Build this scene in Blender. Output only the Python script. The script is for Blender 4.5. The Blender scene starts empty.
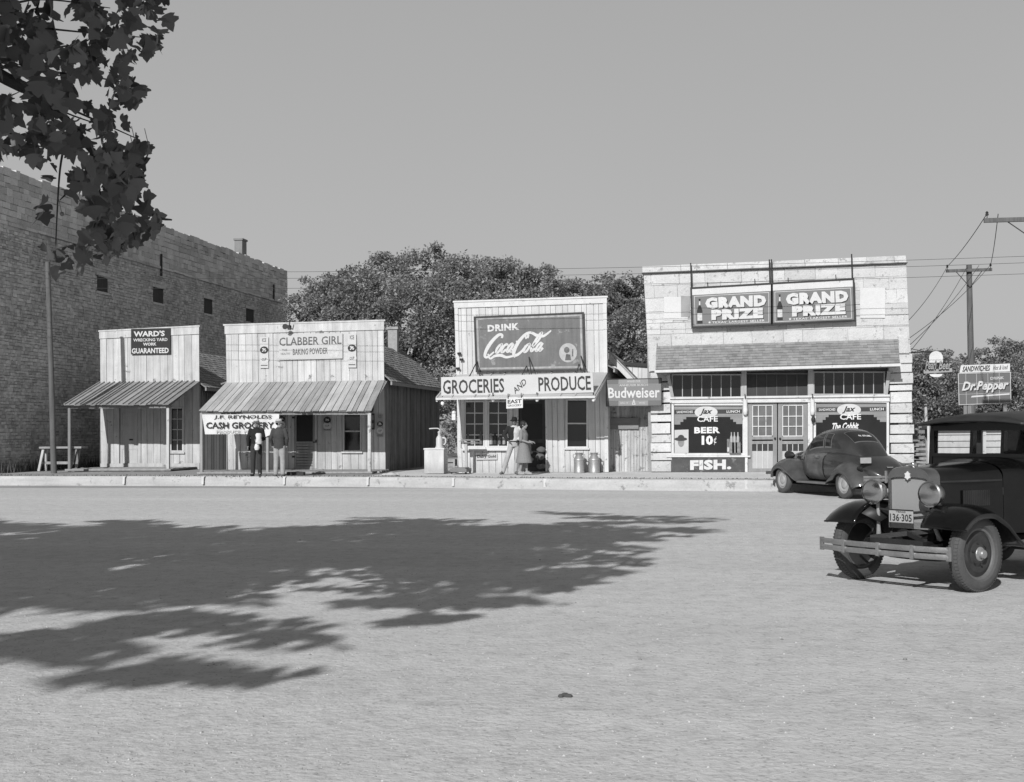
import bpy, bmesh, math, random
import numpy as np
from math import sin, cos, pi, radians
from mathutils import Vector, Matrix, noise as mnoise

random.seed(7)
SC = bpy.context.scene
COL = SC.collection

# ------------------------------------------------------------------ camera
F, CX, CY, H = 1200., 512., 391., 1.7
R = (Matrix.Rotation(radians(9.5), 3, 'Z') @ Matrix.Rotation(pi/2 + math.atan(38/1200), 3, 'X')
     @ Matrix.Rotation(-0.008, 3, 'Z'))
cd = bpy.data.cameras.new('camera')
cd.sensor_width = 36; cd.lens = 36*F/1024; cd.clip_end = 6000; cd.clip_start = .05
cam = bpy.data.objects.new('camera', cd); COL.objects.link(cam)
cam.matrix_world = Matrix.Translation((0, 0, H)) @ R.to_4x4()
SC.camera = cam

def ray(x, y): return R @ Vector(((x-CX)/F, (CY-y)/F, -1))
def A(x, y, Y):            # point of the photo on the plane Y = const (facades)
    d = ray(x, y); return Vector((0, 0, H)) + d*(Y/d.y)
def G(x, y, z=0.):         # ... on the ground at height z
    d = ray(x, y); return Vector((0, 0, H)) + d*((z-H)/d.z)
def S(x, y, X):            # ... on a wall running in depth
    d = ray(x, y); return Vector((0, 0, H)) + d*(X/d.x)
def proj(p):
    c = R.transposed() @ (Vector(p)-Vector((0, 0, H)))
    return CX-F*c.x/c.z, CY+F*c.y/c.z, -c.z

# ------------------------------------------------------------------ light
w = bpy.data.worlds.new('World'); SC.world = w; w.use_nodes = True
nt = w.node_tree; nt.nodes.clear()
out = nt.nodes.new('ShaderNodeOutputWorld'); bg = nt.nodes.new('ShaderNodeBackground')
sky = nt.nodes.new('ShaderNodeTexSky'); sky.sky_type = 'NISHITA'; sky.sun_disc = False
SUN_EL, SUN_AZ = radians(31), radians(11)      # sun stands behind the camera, to the left
sky.sun_elevation = SUN_EL; sky.sun_rotation = pi + SUN_AZ
sky.dust_density = 2.5; sky.air_density = 1.2
bw = nt.nodes.new('ShaderNodeRGBToBW'); pw = nt.nodes.new('ShaderNodeMath'); pw.operation = 'POWER'; pw.inputs[1].default_value = .15
mu = nt.nodes.new('ShaderNodeMath'); mu.operation = 'MULTIPLY'; mu.inputs[1].default_value = 3.35
nt.links.new(sky.outputs[0], bw.inputs[0]); nt.links.new(bw.outputs[0], pw.inputs[0])
nt.links.new(pw.outputs[0], mu.inputs[0]); tcw = nt.nodes.new('ShaderNodeTexCoord'); sxw = nt.nodes.new('ShaderNodeSeparateXYZ'); mrw = nt.nodes.new('ShaderNodeMapRange')
mrw.inputs[1].default_value = 0; mrw.inputs[2].default_value = .45; mrw.inputs[3].default_value = 1.17; mrw.inputs[4].default_value = .97   # haze pales the sky toward the horizon
nzw = nt.nodes.new('ShaderNodeTexNoise'); nzw.inputs['Scale'].default_value = 2.2; nzw.inputs['Detail'].default_value = 3; mnw = nt.nodes.new('ShaderNodeMapRange'); mnw.inputs[3].default_value = .97; mnw.inputs[4].default_value = 1.03
nt.links.new(tcw.outputs['Generated'], nzw.inputs[0]); nt.links.new(nzw.outputs[0], mnw.inputs[0])
nt.links.new(tcw.outputs['Generated'], sxw.inputs[0]); nt.links.new(sxw.outputs[2], mrw.inputs[0])
mm1 = nt.nodes.new('ShaderNodeMath'); mm1.operation = 'MULTIPLY'; mm2 = nt.nodes.new('ShaderNodeMath'); mm2.operation = 'MULTIPLY'
nt.links.new(mrw.outputs[0], mm1.inputs[0]); nt.links.new(mnw.outputs[0], mm1.inputs[1]); nt.links.new(mu.outputs[0], mm2.inputs[0]); nt.links.new(mm1.outputs[0], mm2.inputs[1])
mrz = nt.nodes.new('ShaderNodeMapRange'); mrz.inputs[1].default_value = .42; mrz.inputs[2].default_value = .9; mrz.inputs[3].default_value = 1; mrz.inputs[4].default_value = .36   # deeper toward the zenith
mm3 = nt.nodes.new('ShaderNodeMath'); mm3.operation = 'MULTIPLY'; nt.links.new(sxw.outputs[2], mrz.inputs[0]); nt.links.new(mm2.outputs[0], mm3.inputs[0]); nt.links.new(mrz.outputs[0], mm3.inputs[1])
nt.links.new(mm3.outputs[0], bg.inputs[0])
bg.inputs[1].default_value = 0.1
nt.links.new(bg.outputs[0], out.inputs[0])
sl = bpy.data.lights.new('sun', 'SUN'); sl.energy = 4.45; sl.angle = radians(.55); sl.color = (1, 1, 1)
so = bpy.data.objects.new('sun', sl); COL.objects.link(so)
SUND = Vector((-sin(SUN_AZ)*cos(SUN_EL), -cos(SUN_AZ)*cos(SUN_EL), sin(SUN_EL)))
so.rotation_euler = SUND.to_track_quat('Z', 'Y').to_euler(); so.location = (-20, -40, 40)
SC.view_settings.view_transform = 'Standard'; SC.view_settings.look = 'None'; SC.view_settings.exposure = 0
SC.cycles.max_bounces = 6

# ------------------------------------------------------------------ materials
MATS = {}
def mat(name, g, rough=.85, var=.18, scale=2.5, grain=0., gscale=(9, 9, .7), island=0., chip=0., chipg=.1, chipscale=6.,
        bump=.25, bscale=40, metal=0., spec=.3, dirt=0., dirtz=(.3, 1.0), fine=.1, coat=0., trans=0., glaze=None, world=False):
    if name in MATS: return MATS[name]
    m = bpy.data.materials.new(name); m.use_nodes = True; MATS[name] = m
    n = m.node_tree.nodes; L = m.node_tree.links
    b = n['Principled BSDF']
    geo = n.new('ShaderNodeNewGeometry'); tc = n.new('ShaderNodeTexCoord')
    P = geo.outputs['Position'] if world else tc.outputs['Object']
    def math_(op, a, c=None):
        k = n.new('ShaderNodeMath'); k.operation = op
        for i, v in enumerate((a, c)):
            if v is None: continue
            if isinstance(v, (int, float)): k.inputs[i].default_value = v
            else: L.new(v, k.inputs[i])
        return k.outputs[0]
    def noi(sc, det=5, sca=None, rough_=.6):
        t = n.new('ShaderNodeTexNoise'); t.inputs['Scale'].default_value = sc; t.inputs['Detail'].default_value = det
        t.inputs['Roughness'].default_value = rough_
        if sca:
            mp = n.new('ShaderNodeMapping'); mp.inputs['Scale'].default_value = sca; L.new(P, mp.inputs[0]); L.new(mp.outputs[0], t.inputs[0])
        else: L.new(P, t.inputs[0])
        return t.outputs[0]
    def cent(v, amp): return math_('MULTIPLY', math_('SUBTRACT', v, .5), 2*amp)
    tot = 1.0
    terms = []
    if var: terms.append(cent(noi(scale), var*1.6))
    if fine: terms.append(cent(noi(scale*14, 3), fine*1.6))
    if grain: terms.append(cent(noi(1., 4, gscale), grain*1.6))
    if island: terms.append(cent(geo.outputs['Random Per Island'], island))
    v = None
    for t in terms: v = t if v is None else math_('ADD', v, t)
    v = math_('ADD', v, 1.0) if v is not None else math_('ADD', 1.0, 0.0)
    v = math_('MULTIPLY', v, g)
    if dirt:
        sx = n.new('ShaderNodeSeparateXYZ'); L.new(geo.outputs['Position'], sx.inputs[0])
        mr = n.new('ShaderNodeMapRange'); mr.inputs[1].default_value = dirtz[0]; mr.inputs[2].default_value = dirtz[1]
        mr.inputs[3].default_value = 1-dirt; mr.inputs[4].default_value = 1
        L.new(math_('ADD', sx.outputs[2], cent(noi(1.6, 4), .5)), mr.inputs[0])
        v = math_('MULTIPLY', v, mr.outputs[0])
    if chip:
        mr = n.new('ShaderNodeMapRange'); mr.inputs[1].default_value = .62-chip*.25; mr.inputs[2].default_value = .68-chip*.25
        L.new(noi(chipscale, 8, None, .7), mr.inputs[0])
        mx = n.new('ShaderNodeMix'); mx.data_type = 'FLOAT'
        L.new(mr.outputs[0], mx.inputs[0]); L.new(v, mx.inputs[2]); mx.inputs[3].default_value = chipg
        v = mx.outputs[0]
    v = math_('MAXIMUM', v, .004)
    cr = n.new('ShaderNodeCombineColor')
    for i in range(3): L.new(v, cr.inputs[i])
    L.new(cr.outputs[0], b.inputs['Base Color'])
    b.inputs['Roughness'].default_value = rough; b.inputs['Metallic'].default_value = metal
    b.inputs['Specular IOR Level'].default_value = spec
    if coat: b.inputs['Coat Weight'].default_value = coat; b.inputs['Coat Roughness'].default_value = .06
    if trans:
        b.inputs['Transmission Weight'].default_value = trans
    if bump:
        bp = n.new('ShaderNodeBump'); bp.inputs['Strength'].default_value = bump; bp.inputs['Distance'].default_value = .02
        L.new(noi(bscale if not grain else bscale*.5, 4), bp.inputs['Height']); L.new(bp.outputs[0], b.inputs['Normal'])
    return m

def glass_mat(name, g=.012, rough=.08, see=0.):
    if name in MATS: return MATS[name]
    m = mat(name, g, rough=rough, var=.5, scale=1.3, bump=0, spec=.6, fine=0)
    if see:
        n = m.node_tree.nodes; L = m.node_tree.links
        mix = n.new('ShaderNodeMixShader'); tr = n.new('ShaderNodeBsdfTransparent'); mix.inputs[0].default_value = see
        L.new(n['Principled BSDF'].outputs[0], mix.inputs[1]); L.new(tr.outputs[0], mix.inputs[2])
        L.new(mix.outputs[0], n['Material Output'].inputs[0])
    return m

M_white = lambda: mat('white painted boards', .52, var=.1, grain=.14, island=.05, chip=.05, chipg=.22, chipscale=3.2, dirt=.3, dirtz=(.3, .8))
M_grey = lambda: mat('weathered pale boards', .46, var=.14, grain=.26, island=.14, chip=.08, chipg=.2, chipscale=2.6, dirt=.15)
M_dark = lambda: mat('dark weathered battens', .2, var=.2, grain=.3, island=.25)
M_plank = lambda: mat('raw grey planks', .26, var=.15, grain=.3, island=.22)
M_trim = lambda: mat('white trim paint', .56, var=.08, grain=.08, chip=.06, chipg=.25)
M_black = lambda: mat('black sign paint', .018, var=.2, fine=.1, bump=.05, rough=.6)
M_letterw = lambda: mat('white sign paint', .55, var=.1, bump=.02, rough=.7, fine=.12, chip=.1, chipg=.3, chipscale=7)
M_glass = lambda: glass_mat('dark window glass')
M_iron = lambda: mat('dark iron', .03, rough=.6, var=.2)
M_wood = lambda: mat('weathered post wood', .2, var=.15, grain=.3, gscale=(20, 20, 1))
M_shing = lambda: mat('weathered wood shingles', .2, var=.2, island=.32, grain=.1)

# ------------------------------------------------------------------ mesh building
def wloc(o):
    v = Vector((0, 0, 0))
    while o is not None: v += o.location; o = o.parent
    return v
def tag(o, label=None, cat=None, group=None, kind=None):
    if label: o['label'] = label
    if cat: o['category'] = cat
    if group: o['group'] = group
    if kind: o['kind'] = kind
    return o
def thing(name, label, cat, loc=(0, 0, 0), group=None):
    o = bpy.data.objects.new(name, None); COL.objects.link(o); o.location = loc; o.empty_display_size = .2
    return tag(o, label, cat, group)
def copy_tree(o, parent=None):
    c = o.copy(); COL.objects.link(c); c.parent = parent
    for ch in o.children: copy_tree(ch, c)
    return c
def smooth_curve(pts, k=6):
    pts = [Vector(p) for p in pts]; n = len(pts); res = []
    if n < 3: return pts
    for i in range(n-1):
        p0 = pts[max(i-1, 0)]; p1 = pts[i]; p2 = pts[i+1]; p3 = pts[min(i+2, n-1)]
        for j in range(k):
            t = j/k
            res.append(.5*((2*p1)+(p2-p0)*t+(2*p0-5*p1+4*p2-p3)*t*t+(3*p1-p0-3*p2+p3)*t**3))
    res.append(pts[-1]); return res

class MB:
    def __init__(s): s.V = []; s.Fc = []
    def add(s, vs, fs):
        b = len(s.V); s.V += [Vector(v) for v in vs]; s.Fc += [[i+b for i in f] for f in fs]; return s
    def hexa(s, b, t):
        return s.add(list(b)+list(t), [(3, 2, 1, 0), (4, 5, 6, 7), (0, 1, 5, 4), (1, 2, 6, 5), (2, 3, 7, 6), (3, 0, 4, 7)])
    def box(s, x0, x1, y0, y1, z0, z1):
        return s.hexa([(x0, y0, z0), (x1, y0, z0), (x1, y1, z0), (x0, y1, z0)], [(x0, y0, z1), (x1, y0, z1), (x1, y1, z1), (x0, y1, z1)])
    def cbox(s, c, sx, sy, sz): return s.box(c[0]-sx/2, c[0]+sx/2, c[1]-sy/2, c[1]+sy/2, c[2]-sz/2, c[2]+sz/2)
    def poly(s, pts): return s.add(pts, [list(range(len(pts)))])
    def slab(s, pts, off):
        n = len(pts); off = Vector(off); a = [Vector(p) for p in pts]
        return s.add(a+[p+off for p in a], [list(range(n))[::-1], list(range(n, 2*n))]+[(i, (i+1) % n, n+(i+1) % n, n+i) for i in range(n)])
    def bar(s, p, q, wd, ht, up=(0, 0, 1)):
        p = Vector(p); q = Vector(q); d = (q-p).normalized(); up = Vector(up)
        if abs(d.dot(up)) > .95: up = Vector((0, 1, 0))
        r = d.cross(up).normalized(); u = r.cross(d)
        c = [r*(-wd/2)-u*(ht/2), r*(wd/2)-u*(ht/2), r*(wd/2)+u*(ht/2), r*(-wd/2)+u*(ht/2)]
        return s.hexa([p+k for k in c], [q+k for k in c])
    def tube(s, pts, r, n=8, cap=True):
        pts = [Vector(p) for p in pts]; m = len(pts); rs = r if isinstance(r, (list, tuple)) else [r]*m
        t0 = (pts[1]-pts[0]).normalized(); a = Vector((0, 0, 1)) if abs(t0.z) < .9 else Vector((1, 0, 0))
        u = t0.cross(a).normalized(); vs = []
        for i in range(m):
            t = (pts[min(i+1, m-1)]-pts[max(i-1, 0)]).normalized()
            u = (u-t*u.dot(t)).normalized(); v = t.cross(u)
            vs += [pts[i]+(u*cos(2*pi*k/n)+v*sin(2*pi*k/n))*rs[i] for k in range(n)]
        fs = [(i*n+k, i*n+(k+1) % n, (i+1)*n+(k+1) % n, (i+1)*n+k) for i in range(m-1) for k in range(n)]
        if cap: fs += [list(range(n))[::-1], list(range((m-1)*n, m*n))]
        return s.add(vs, fs)
    def lathe(s, prof, o=(0, 0, 0), ax='Z', n=24, cap=True):
        vs = []; o = Vector(o)
        for r, h in prof:
            for k in range(n):
                a = 2*pi*k/n; c, d = r*cos(a), r*sin(a)
                vs.append(o+Vector({'Z': (c, d, h), 'Y': (c, h, d), 'X': (h, c, d)}[ax]))
        m = len(prof)
        fs = [(i*n+k, i*n+(k+1) % n, (i+1)*n+(k+1) % n, (i+1)*n+k) for i in range(m-1) for k in range(n)]
        if cap: fs += [list(range(n))[::-1], list(range((m-1)*n, m*n))]
        return s.add(vs, fs)
    def ball(s, c, rx, ry=None, rz=None, nu=14, nv=9):
        ry = ry or rx; rz = rz or rx; vs = []
        for i in range(1, nv):
            p = pi*i/nv
            vs += [(c[0]+rx*sin(p)*cos(2*pi*k/nu), c[1]+ry*sin(p)*sin(2*pi*k/nu), c[2]+rz*cos(p)) for k in range(nu)]
        vs += [(c[0], c[1], c[2]+rz), (c[0], c[1], c[2]-rz)]
        fs = [(i*nu+k, (i+1)*nu+k, (i+1)*nu+(k+1) % nu, i*nu+(k+1) % nu) for i in range(nv-2) for k in range(nu)]
        T = (nv-1)*nu
        fs += [(T, k, (k+1) % nu) for k in range(nu)]+[(T+1, (nv-2)*nu+(k+1) % nu, (nv-2)*nu+k) for k in range(nu)]
        return s.add(vs, fs)
    def grid(s, rows, closed=False, capends=False):
        n = len(rows[0]); m = len(rows); vs = [p for r in rows for p in r]; e = n if closed else n-1
        fs = [(i*n+k, i*n+(k+1) % n, (i+1)*n+(k+1) % n, (i+1)*n+k) for i in range(m-1) for k in range(e)]
        if capends: fs += [list(range(n))[::-1], list(range((m-1)*n, m*n))]
        return s.add(vs, fs)
    def build(s, name, m, parent=None, smooth=False, label=None, recalc=True, bevel=0., ang=40):
        me = bpy.data.meshes.new(name); o_ = wloc(parent) if parent else Vector((0, 0, 0))
        me.from_pydata([tuple(v-o_) for v in s.V], [], s.Fc); me.update()
        if recalc:
            bm = bmesh.new(); bm.from_mesh(me); bmesh.ops.recalc_face_normals(bm, faces=bm.faces); bm.to_mesh(me); bm.free()
        if m: me.materials.append(m)
        if smooth:
            me.polygons.foreach_set('use_smooth', [True]*len(me.polygons)); me.set_sharp_from_angle(angle=radians(ang))
        o = bpy.data.objects.new(name, me); COL.objects.link(o); o.parent = parent
        if bevel:
            k = o.modifiers.new('bevel', 'BEVEL'); k.width = bevel; k.segments = 2; k.limit_method = 'ANGLE'
        if label: o['label'] = label
        return o

class Quad:           # a planar four-cornered area of a facade: corners from the photo, s to the right, t downwards
    def __init__(q, Y, TL, TR, BR, BL):
        q.Y = Y; q.c = [A(p[0], p[1], Y) for p in (TL, TR, BR, BL)]
    def pt(q, s, t, dy=0.):
        a, b, c, d = q.c; p = (a*(1-s)+b*s)*(1-t)+(d*(1-s)+c*s)*t; return Vector((p.x, p.y+dy, p.z))
    def inv(q, x, y):
        P = A(x, y, q.Y); s = t = .5
        for _ in range(8):
            e = P-q.pt(s, t); h = 1e-3
            ds = (q.pt(s+h, t)-q.pt(s, t))/h; dt = (q.pt(s, t+h)-q.pt(s, t))/h
            det = ds.x*dt.z-dt.x*ds.z
            s += (e.x*dt.z-dt.x*e.z)/det; t += (ds.x*e.z-e.x*ds.z)/det
        return s, t
    def prism(q, mb, s0, s1, t0, t1, y0, y1):
        mb.hexa([q.pt(s0, t1, y0), q.pt(s1, t1, y0), q.pt(s1, t1, y1), q.pt(s0, t1, y1)],
                [q.pt(s0, t0, y0), q.pt(s1, t0, y0), q.pt(s1, t0, y1), q.pt(s0, t0, y1)])

def cut(a0, a1, holes):   # interval minus holes
    segs = [(a0, a1)]
    for h0, h1 in holes:
        ns = []
        for x0, x1 in segs:
            if h1 <= x0 or h0 >= x1: ns.append((x0, x1)); continue
            if h0 > x0: ns.append((x0, h0))
            if h1 < x1: ns.append((h1, x1))
        segs = ns
    return [s for s in segs if s[1]-s[0] > 1e-4]
def planks(q, n, holes_px=(), gap=.012, depth=.03, jit=.006, seed=1, s0=0., s1=1., t0=0., t1=1.):
    rn = random.Random(seed); mb = MB(); W = (q.pt(1, .5)-q.pt(0, .5)).length
    holes = []
    for (x0, y0, x1, y1) in holes_px:
        ym = (y0+y1)/2; xm = (x0+x1)/2
        holes.append((q.inv(x0, ym)[0], q.inv(xm, y0)[1], q.inv(x1, ym)[0], q.inv(xm, y1)[1]))
    e = [0]
    for i in range(n): e.append(e[-1]+rn.uniform(.75, 1.25))
    e = [s0+(s1-s0)*k/e[-1] for k in e]; g = gap/W
    for i in range(n):
        a, b = e[i]+g/2, e[i+1]-g/2; dy = rn.uniform(-jit, jit)
        xs = sorted({a, b}|{h for H_ in holes for h in (H_[0], H_[2]) if a < h < b})
        for x0, x1 in zip(xs[:-1], xs[1:]):
            m_ = (x0+x1)/2
            for u0, u1 in cut(t0, t1, [(H_[1], H_[3]) for H_ in holes if H_[0] < m_ < H_[2]]):
                q.prism(mb, x0, x1, u0, u1, dy, depth)
    return mb

# ------------------------------------------------------------------ lettering
def text2d(s, bold=0., shear=0., spacing=1., res=2, squash=1.):
    c = bpy.data.curves.new('t', 'FONT'); c.body = s; c.offset = bold; c.shear = shear; c.space_character = spacing
    c.resolution_u = res; c.dimensions = '2D'; c.fill_mode = 'FRONT'
    o = bpy.data.objects.new('t', c); COL.objects.link(o); dg = bpy.context.evaluated_depsgraph_get(); dg.update()
    me = bpy.data.meshes.new_from_object(o.evaluated_get(dg))
    V = [(v.co.x, v.co.y) for v in me.vertices]; Fs = [list(p.vertices) for p in me.polygons]
    bpy.data.objects.remove(o); bpy.data.curves.remove(c); bpy.data.meshes.remove(me)
    x0 = min(v[0] for v in V); x1 = max(v[0] for v in V); y0 = min(v[1] for v in V); y1 = max(v[1] for v in V)
    return [((x-x0)/(x1-x0), (y1-y)/(y1-y0)) for x, y in V], Fs
def lettering(parent, s, c, m=None, name='lettering', **k):     # c: four world corners TL TR BR BL
    V, Fs = text2d(s, **k); mb = MB()
    mb.add([(c[0]*(1-u)+c[1]*u)*(1-v)+(c[3]*(1-u)+c[2]*u)*v for u, v in V], Fs)
    return mb.build(name, m or M_black(), parent, recalc=False)
def Q4(Y, x0, y0, x1, y1, rise=0.):      # box on the facade plane with its right end raised by rise pixels
    return [A(x0, y0, Y), A(x1, y0-rise, Y), A(x1, y1-rise, Y), A(x0, y1, Y)]
def strokes(parent, lines, c, m, name='lettering', off=(0, -1, 0), closed=()):
    mb = MB(); off = Vector(off); n = 0
    def P(u, v): return (c[0]*(1-u)+c[1]*u)*(1-v)+(c[3]*(1-u)+c[2]*u)*v
    asp = (c[1]-c[0]).length/max((c[3]-c[0]).length, 1e-6)
    for li, (pts, wd) in enumerate(lines):
        cp = smooth_curve([(p[0]*asp, p[1], 0) for p in pts], 7); m_ = len(cp); L_ = []; R_ = []
        for i, p in enumerate(cp):
            t = (cp[min(i+1, m_-1)]-cp[max(i-1, 0)])
            t = t.normalized() if t.length > 1e-9 else Vector((1, 0, 0))
            nn = Vector((-t.y, t.x, 0))
            f = i/(m_-1); ww = wd if isinstance(wd, (int, float)) else wd[0]+(wd[1]-wd[0])*f if len(wd) == 2 else \
                (wd[0]+(wd[1]-wd[0])*2*f if f < .5 else wd[1]+(wd[2]-wd[1])*2*(f-.5))
            L_.append(p+nn*ww/2); R_.append(p-nn*ww/2)
        d = off*(.0008*li)
        mb.grid([[P(a.x/asp, a.y)+d, P(b.x/asp, b.y)+d] for a, b in zip(L_, R_)])
    return mb.build(name, m, parent, recalc=False)
def board_sign(name, label, cat, Y, TL, TR, BR, BL, g, thick=.04, frame=None, framew=.04, group=None, **mk):
    q = Quad(Y, TL, TR, BR, BL); t = thing(name, label, cat, tuple(q.pt(.5, 1)), group)
    mb = MB(); q.prism(mb, 0, 1, 0, 1, 0, thick)
    mb.build('panel', mat(name+' face %.3f' % g, g, **dict(dict(var=.12, rough=.6, bump=.05), **mk)), t)
    if frame:
        W = (q.pt(1, .5)-q.pt(0, .5)).length; Hh = (q.pt(.5, 1)-q.pt(.5, 0)).length; a = framew/W; b = framew/Hh; mb = MB()
        q.prism(mb, -a, 1+a, -b, 0, -.02, thick+.003); q.prism(mb, -a, 1+a, 1, 1+b, -.02, thick+.003)
        q.prism(mb, -a, 0, 0, 1, -.02, thick+.003); q.prism(mb, 1, 1+a, 0, 1, -.02, thick+.003)
        mb.build('frame', frame, t)
    return t, q

# ------------------------------------------------------------------ building pieces
def px_box(mb, Y, x0, y0, x1, y1, d0, d1):     # box on a facade: photo rectangle, from depth Y+d0 to Y+d1
    q = Quad(Y, (x0, y0), (x1, y0), (x1, y1), (x0, y1)); q.prism(mb, 0, 1, 0, 1, d0, d1)
def window(par, Y, x0, y0, x1, y1, cols, rows, fw=2., mw=.8, frame=None, name='window', sill=True, rec=.05, glass=None, label=None):
    frame = frame or M_trim(); q = Quad(Y, (x0, y0), (x1, y0), (x1, y1), (x0, y1)); mb = MB()
    W = x1-x0; Hh = y1-y0; a = fw/W; b = fw/Hh
    q.prism(mb, 0, 1, 0, b, -.025, rec+.03); q.prism(mb, 0, 1, 1-b, 1, -.025, rec+.03)
    q.prism(mb, 0, a, b, 1-b, -.025, rec+.03); q.prism(mb, 1-a, 1, b, 1-b, -.025, rec+.03)
    for i in range(1, cols):
        s = a+(1-2*a)*i/cols; q.prism(mb, s-mw/W/2, s+mw/W/2, b, 1-b, rec-.02, rec+.02)
    for j in range(1, rows):
        t = b+(1-2*b)*j/rows; k = mw/Hh/2
        q.prism(mb, a, 1-a, t-k, t+k, rec-.023, rec+.023)
    o = mb.build(name, frame, par, label=label)
    g = MB(); q.prism(g, a*.9, 1-a*.9, b*.9, 1-b*.9, rec+.001, rec+.008); g.build('pane', glass or M_glass(), o)
    if sill:
        g = MB(); q.prism(g, -.07, 1.07, 1.002, 1+1.6/Hh, -.07, .02); g.build('sill', frame, o)
    return o
def post(par, x, y0, y1, Y, wd=.1, m=None, name='post', x2=None):
    p, q = A(x, y0, Y), A(x2 if x2 else x, y1, Y); mb = MB().bar(p, q, wd, wd, (0, 1, 0)); return mb.build(name, m or M_wood(), par)
def shingle_roof(p00, p10, p11, p01, rows, cols, seed=1, th=.018, back=True):
    """p00-p10 is the lower edge, p01-p11 the upper one"""
    rn = random.Random(seed); mb = MB(); a, b, c, d = [Vector(p) for p in (p00, p10, p11, p01)]
    nrm = (b-a).cross(d-a).normalized()
    if nrm.z < 0: nrm = -nrm
    def P(u, v): return (a*(1-u)+b*u)*(1-v)+(d*(1-u)+c*u)*v
    if back: mb.slab([P(0, 0), P(1, 0), P(1, 1), P(0, 1)], -nrm*.03)
    for i in range(rows):
        u = rn.uniform(-.5, 0)/cols
        while u < 1:
            w_ = rn.uniform(.6, 1.5)/cols; u0, u1 = max(u, 0), min(u+w_, 1)-.0005; u += w_
            if u1-u0 < .002: continue
            v0 = max(i/rows-rn.uniform(0, .12)/rows, 0); v1 = min((i+1.25)/rows, 1); l = rn.uniform(.8, 1.6)*th
            q0, q1, q2, q3 = P(u0, v0), P(u1, v0), P(u1, v1), P(u0, v1)
            mb.hexa([q0+nrm*.002, q1+nrm*.002, q2+nrm*.002, q3+nrm*.002], [q0+nrm*(l+.004), q1+nrm*(l+.004), q2+nrm*.006, q3+nrm*.006])
    return mb
def strip_roof(p00, p10, p11, p01, n, seed, th=.025, seam=.0, gap=.012):   # boards / sheets running down the slope
    rn = random.Random(seed); mb = MB(); a, b, c, d = [Vector(p) for p in (p00, p10, p11, p01)]
    nrm = (b-a).cross(d-a).normalized()
    if nrm.z < 0: nrm = -nrm
    W = (b-a).length; e = [0]
    for i in range(n): e.append(e[-1]+rn.uniform(.7, 1.3))
    e = [k/e[-1] for k in e]
    for i in range(n):
        u0, u1 = e[i]+gap/W/2, e[i+1]-gap/W/2; j = rn.uniform(0, .014); v0 = rn.uniform(-.02, .02)
        q = [a*(1-u0)+b*u0, a*(1-u1)+b*u1, d*(1-u1)+c*u1, d*(1-u0)+c*u0]
        dn = (q[0]-q[3]); q[0] = q[0]+dn*v0; q[1] = q[1]+dn*(v0+rn.uniform(-.006, .006))
        mb.hexa([k+nrm*j for k in q], [k+nrm*(j+th) for k in q])
        if seam:
            for s_ in (u0,):
                r0 = a*(1-s_)+b*s_+nrm*(j+th); r1 = d*(1-s_)+c*s_+nrm*(j+th); mb.bar(r0+nrm*seam/2, r1+nrm*seam/2, .045, seam, nrm)
    return mb
#==PART2==
# ------------------------------------------------------------------ the setting
def struct(name, mb, m, parent=None, **k):
    o = mb.build(name, m, parent, **k)
    if parent is None: tag(o, kind='structure')
    return o
def grain_ground(name, g, tracks=False):
    m = mat(name, g, rough=.95, var=.05, scale=.25, fine=.12, grain=.11, gscale=(.03, .55, 1), bump=.7, bscale=34, spec=.1, world=True)
    n = m.node_tree.nodes; L = m.node_tree.links; b = n['Principled BSDF']; src = b.inputs['Base Color'].links[0].from_socket
    geo = n.new('ShaderNodeNewGeometry')
    v = n.new('ShaderNodeTexVoronoi'); v.inputs['Scale'].default_value = 21; L.new(geo.outputs['Position'], v.inputs[0])
    r = n.new('ShaderNodeMapRange'); r.inputs[1].default_value = .06; r.inputs[2].default_value = .3; r.inputs[3].default_value = .66; r.inputs[4].default_value = 1
    L.new(v.outputs['Distance'], r.inputs[0])
    v2 = n.new('ShaderNodeTexNoise'); v2.inputs['Scale'].default_value = 6.5; v2.inputs['Detail'].default_value = 9; v2.inputs['Roughness'].default_value = .75
    L.new(geo.outputs['Position'], v2.inputs[0])
    r2 = n.new('ShaderNodeMapRange'); r2.inputs[1].default_value = .34; r2.inputs[2].default_value = .5; r2.inputs[3].default_value = .78; r2.inputs[4].default_value = 1.0
    L.new(v2.outputs[0], r2.inputs[0])
    k = n.new('ShaderNodeMath'); k.operation = 'MULTIPLY'; L.new(r.outputs[0], k.inputs[0]); L.new(r2.outputs[0], k.inputs[1])
    mx = n.new('ShaderNodeMix'); mx.data_type = 'RGBA'; mx.blend_type = 'MULTIPLY'; mx.inputs[0].default_value = 1
    L.new(src, mx.inputs[6]); L.new(k.outputs[0], mx.inputs[7]); L.new(mx.outputs[2], b.inputs['Base Color'])
    return m
M_street = grain_ground('packed gravel street', .51)
M_earth = mat('bare earth', .30, rough=.95, var=.3, scale=.8, fine=.25, bump=.6, bscale=14, world=True)
M_conc = mat('old concrete', .56, rough=.9, var=.12, scale=1.2, fine=.14, chip=.1, chipg=.35, chipscale=3, bump=.1, bscale=20, world=True)
M_curb = mat('pale concrete curb', .40, rough=.9, var=.1, scale=1.5, fine=.12, grain=.16, gscale=(.5, 6, 9), chip=.16, chipg=.22, chipscale=3.2, bump=.3, world=True)

mb = MB(); xs = [-900, -200, -60, -40, -30, -20, -10, 0, 10, 20, 40, 60, 200, 900]; ys = [-600, -100, -30, -10, 0, 8, 16, 24, 32, 34.0]
struct('street', mb.grid([[(x, y, 0) for x in xs] for y in ys]), M_street)
mb = MB(); struct('ground', mb.grid([[(x, y, -.004) for x in (-3000, -300, 0, 300, 3000)] for y in (-3000, -601, 30, 300, 3000)]), M_earth)
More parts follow.
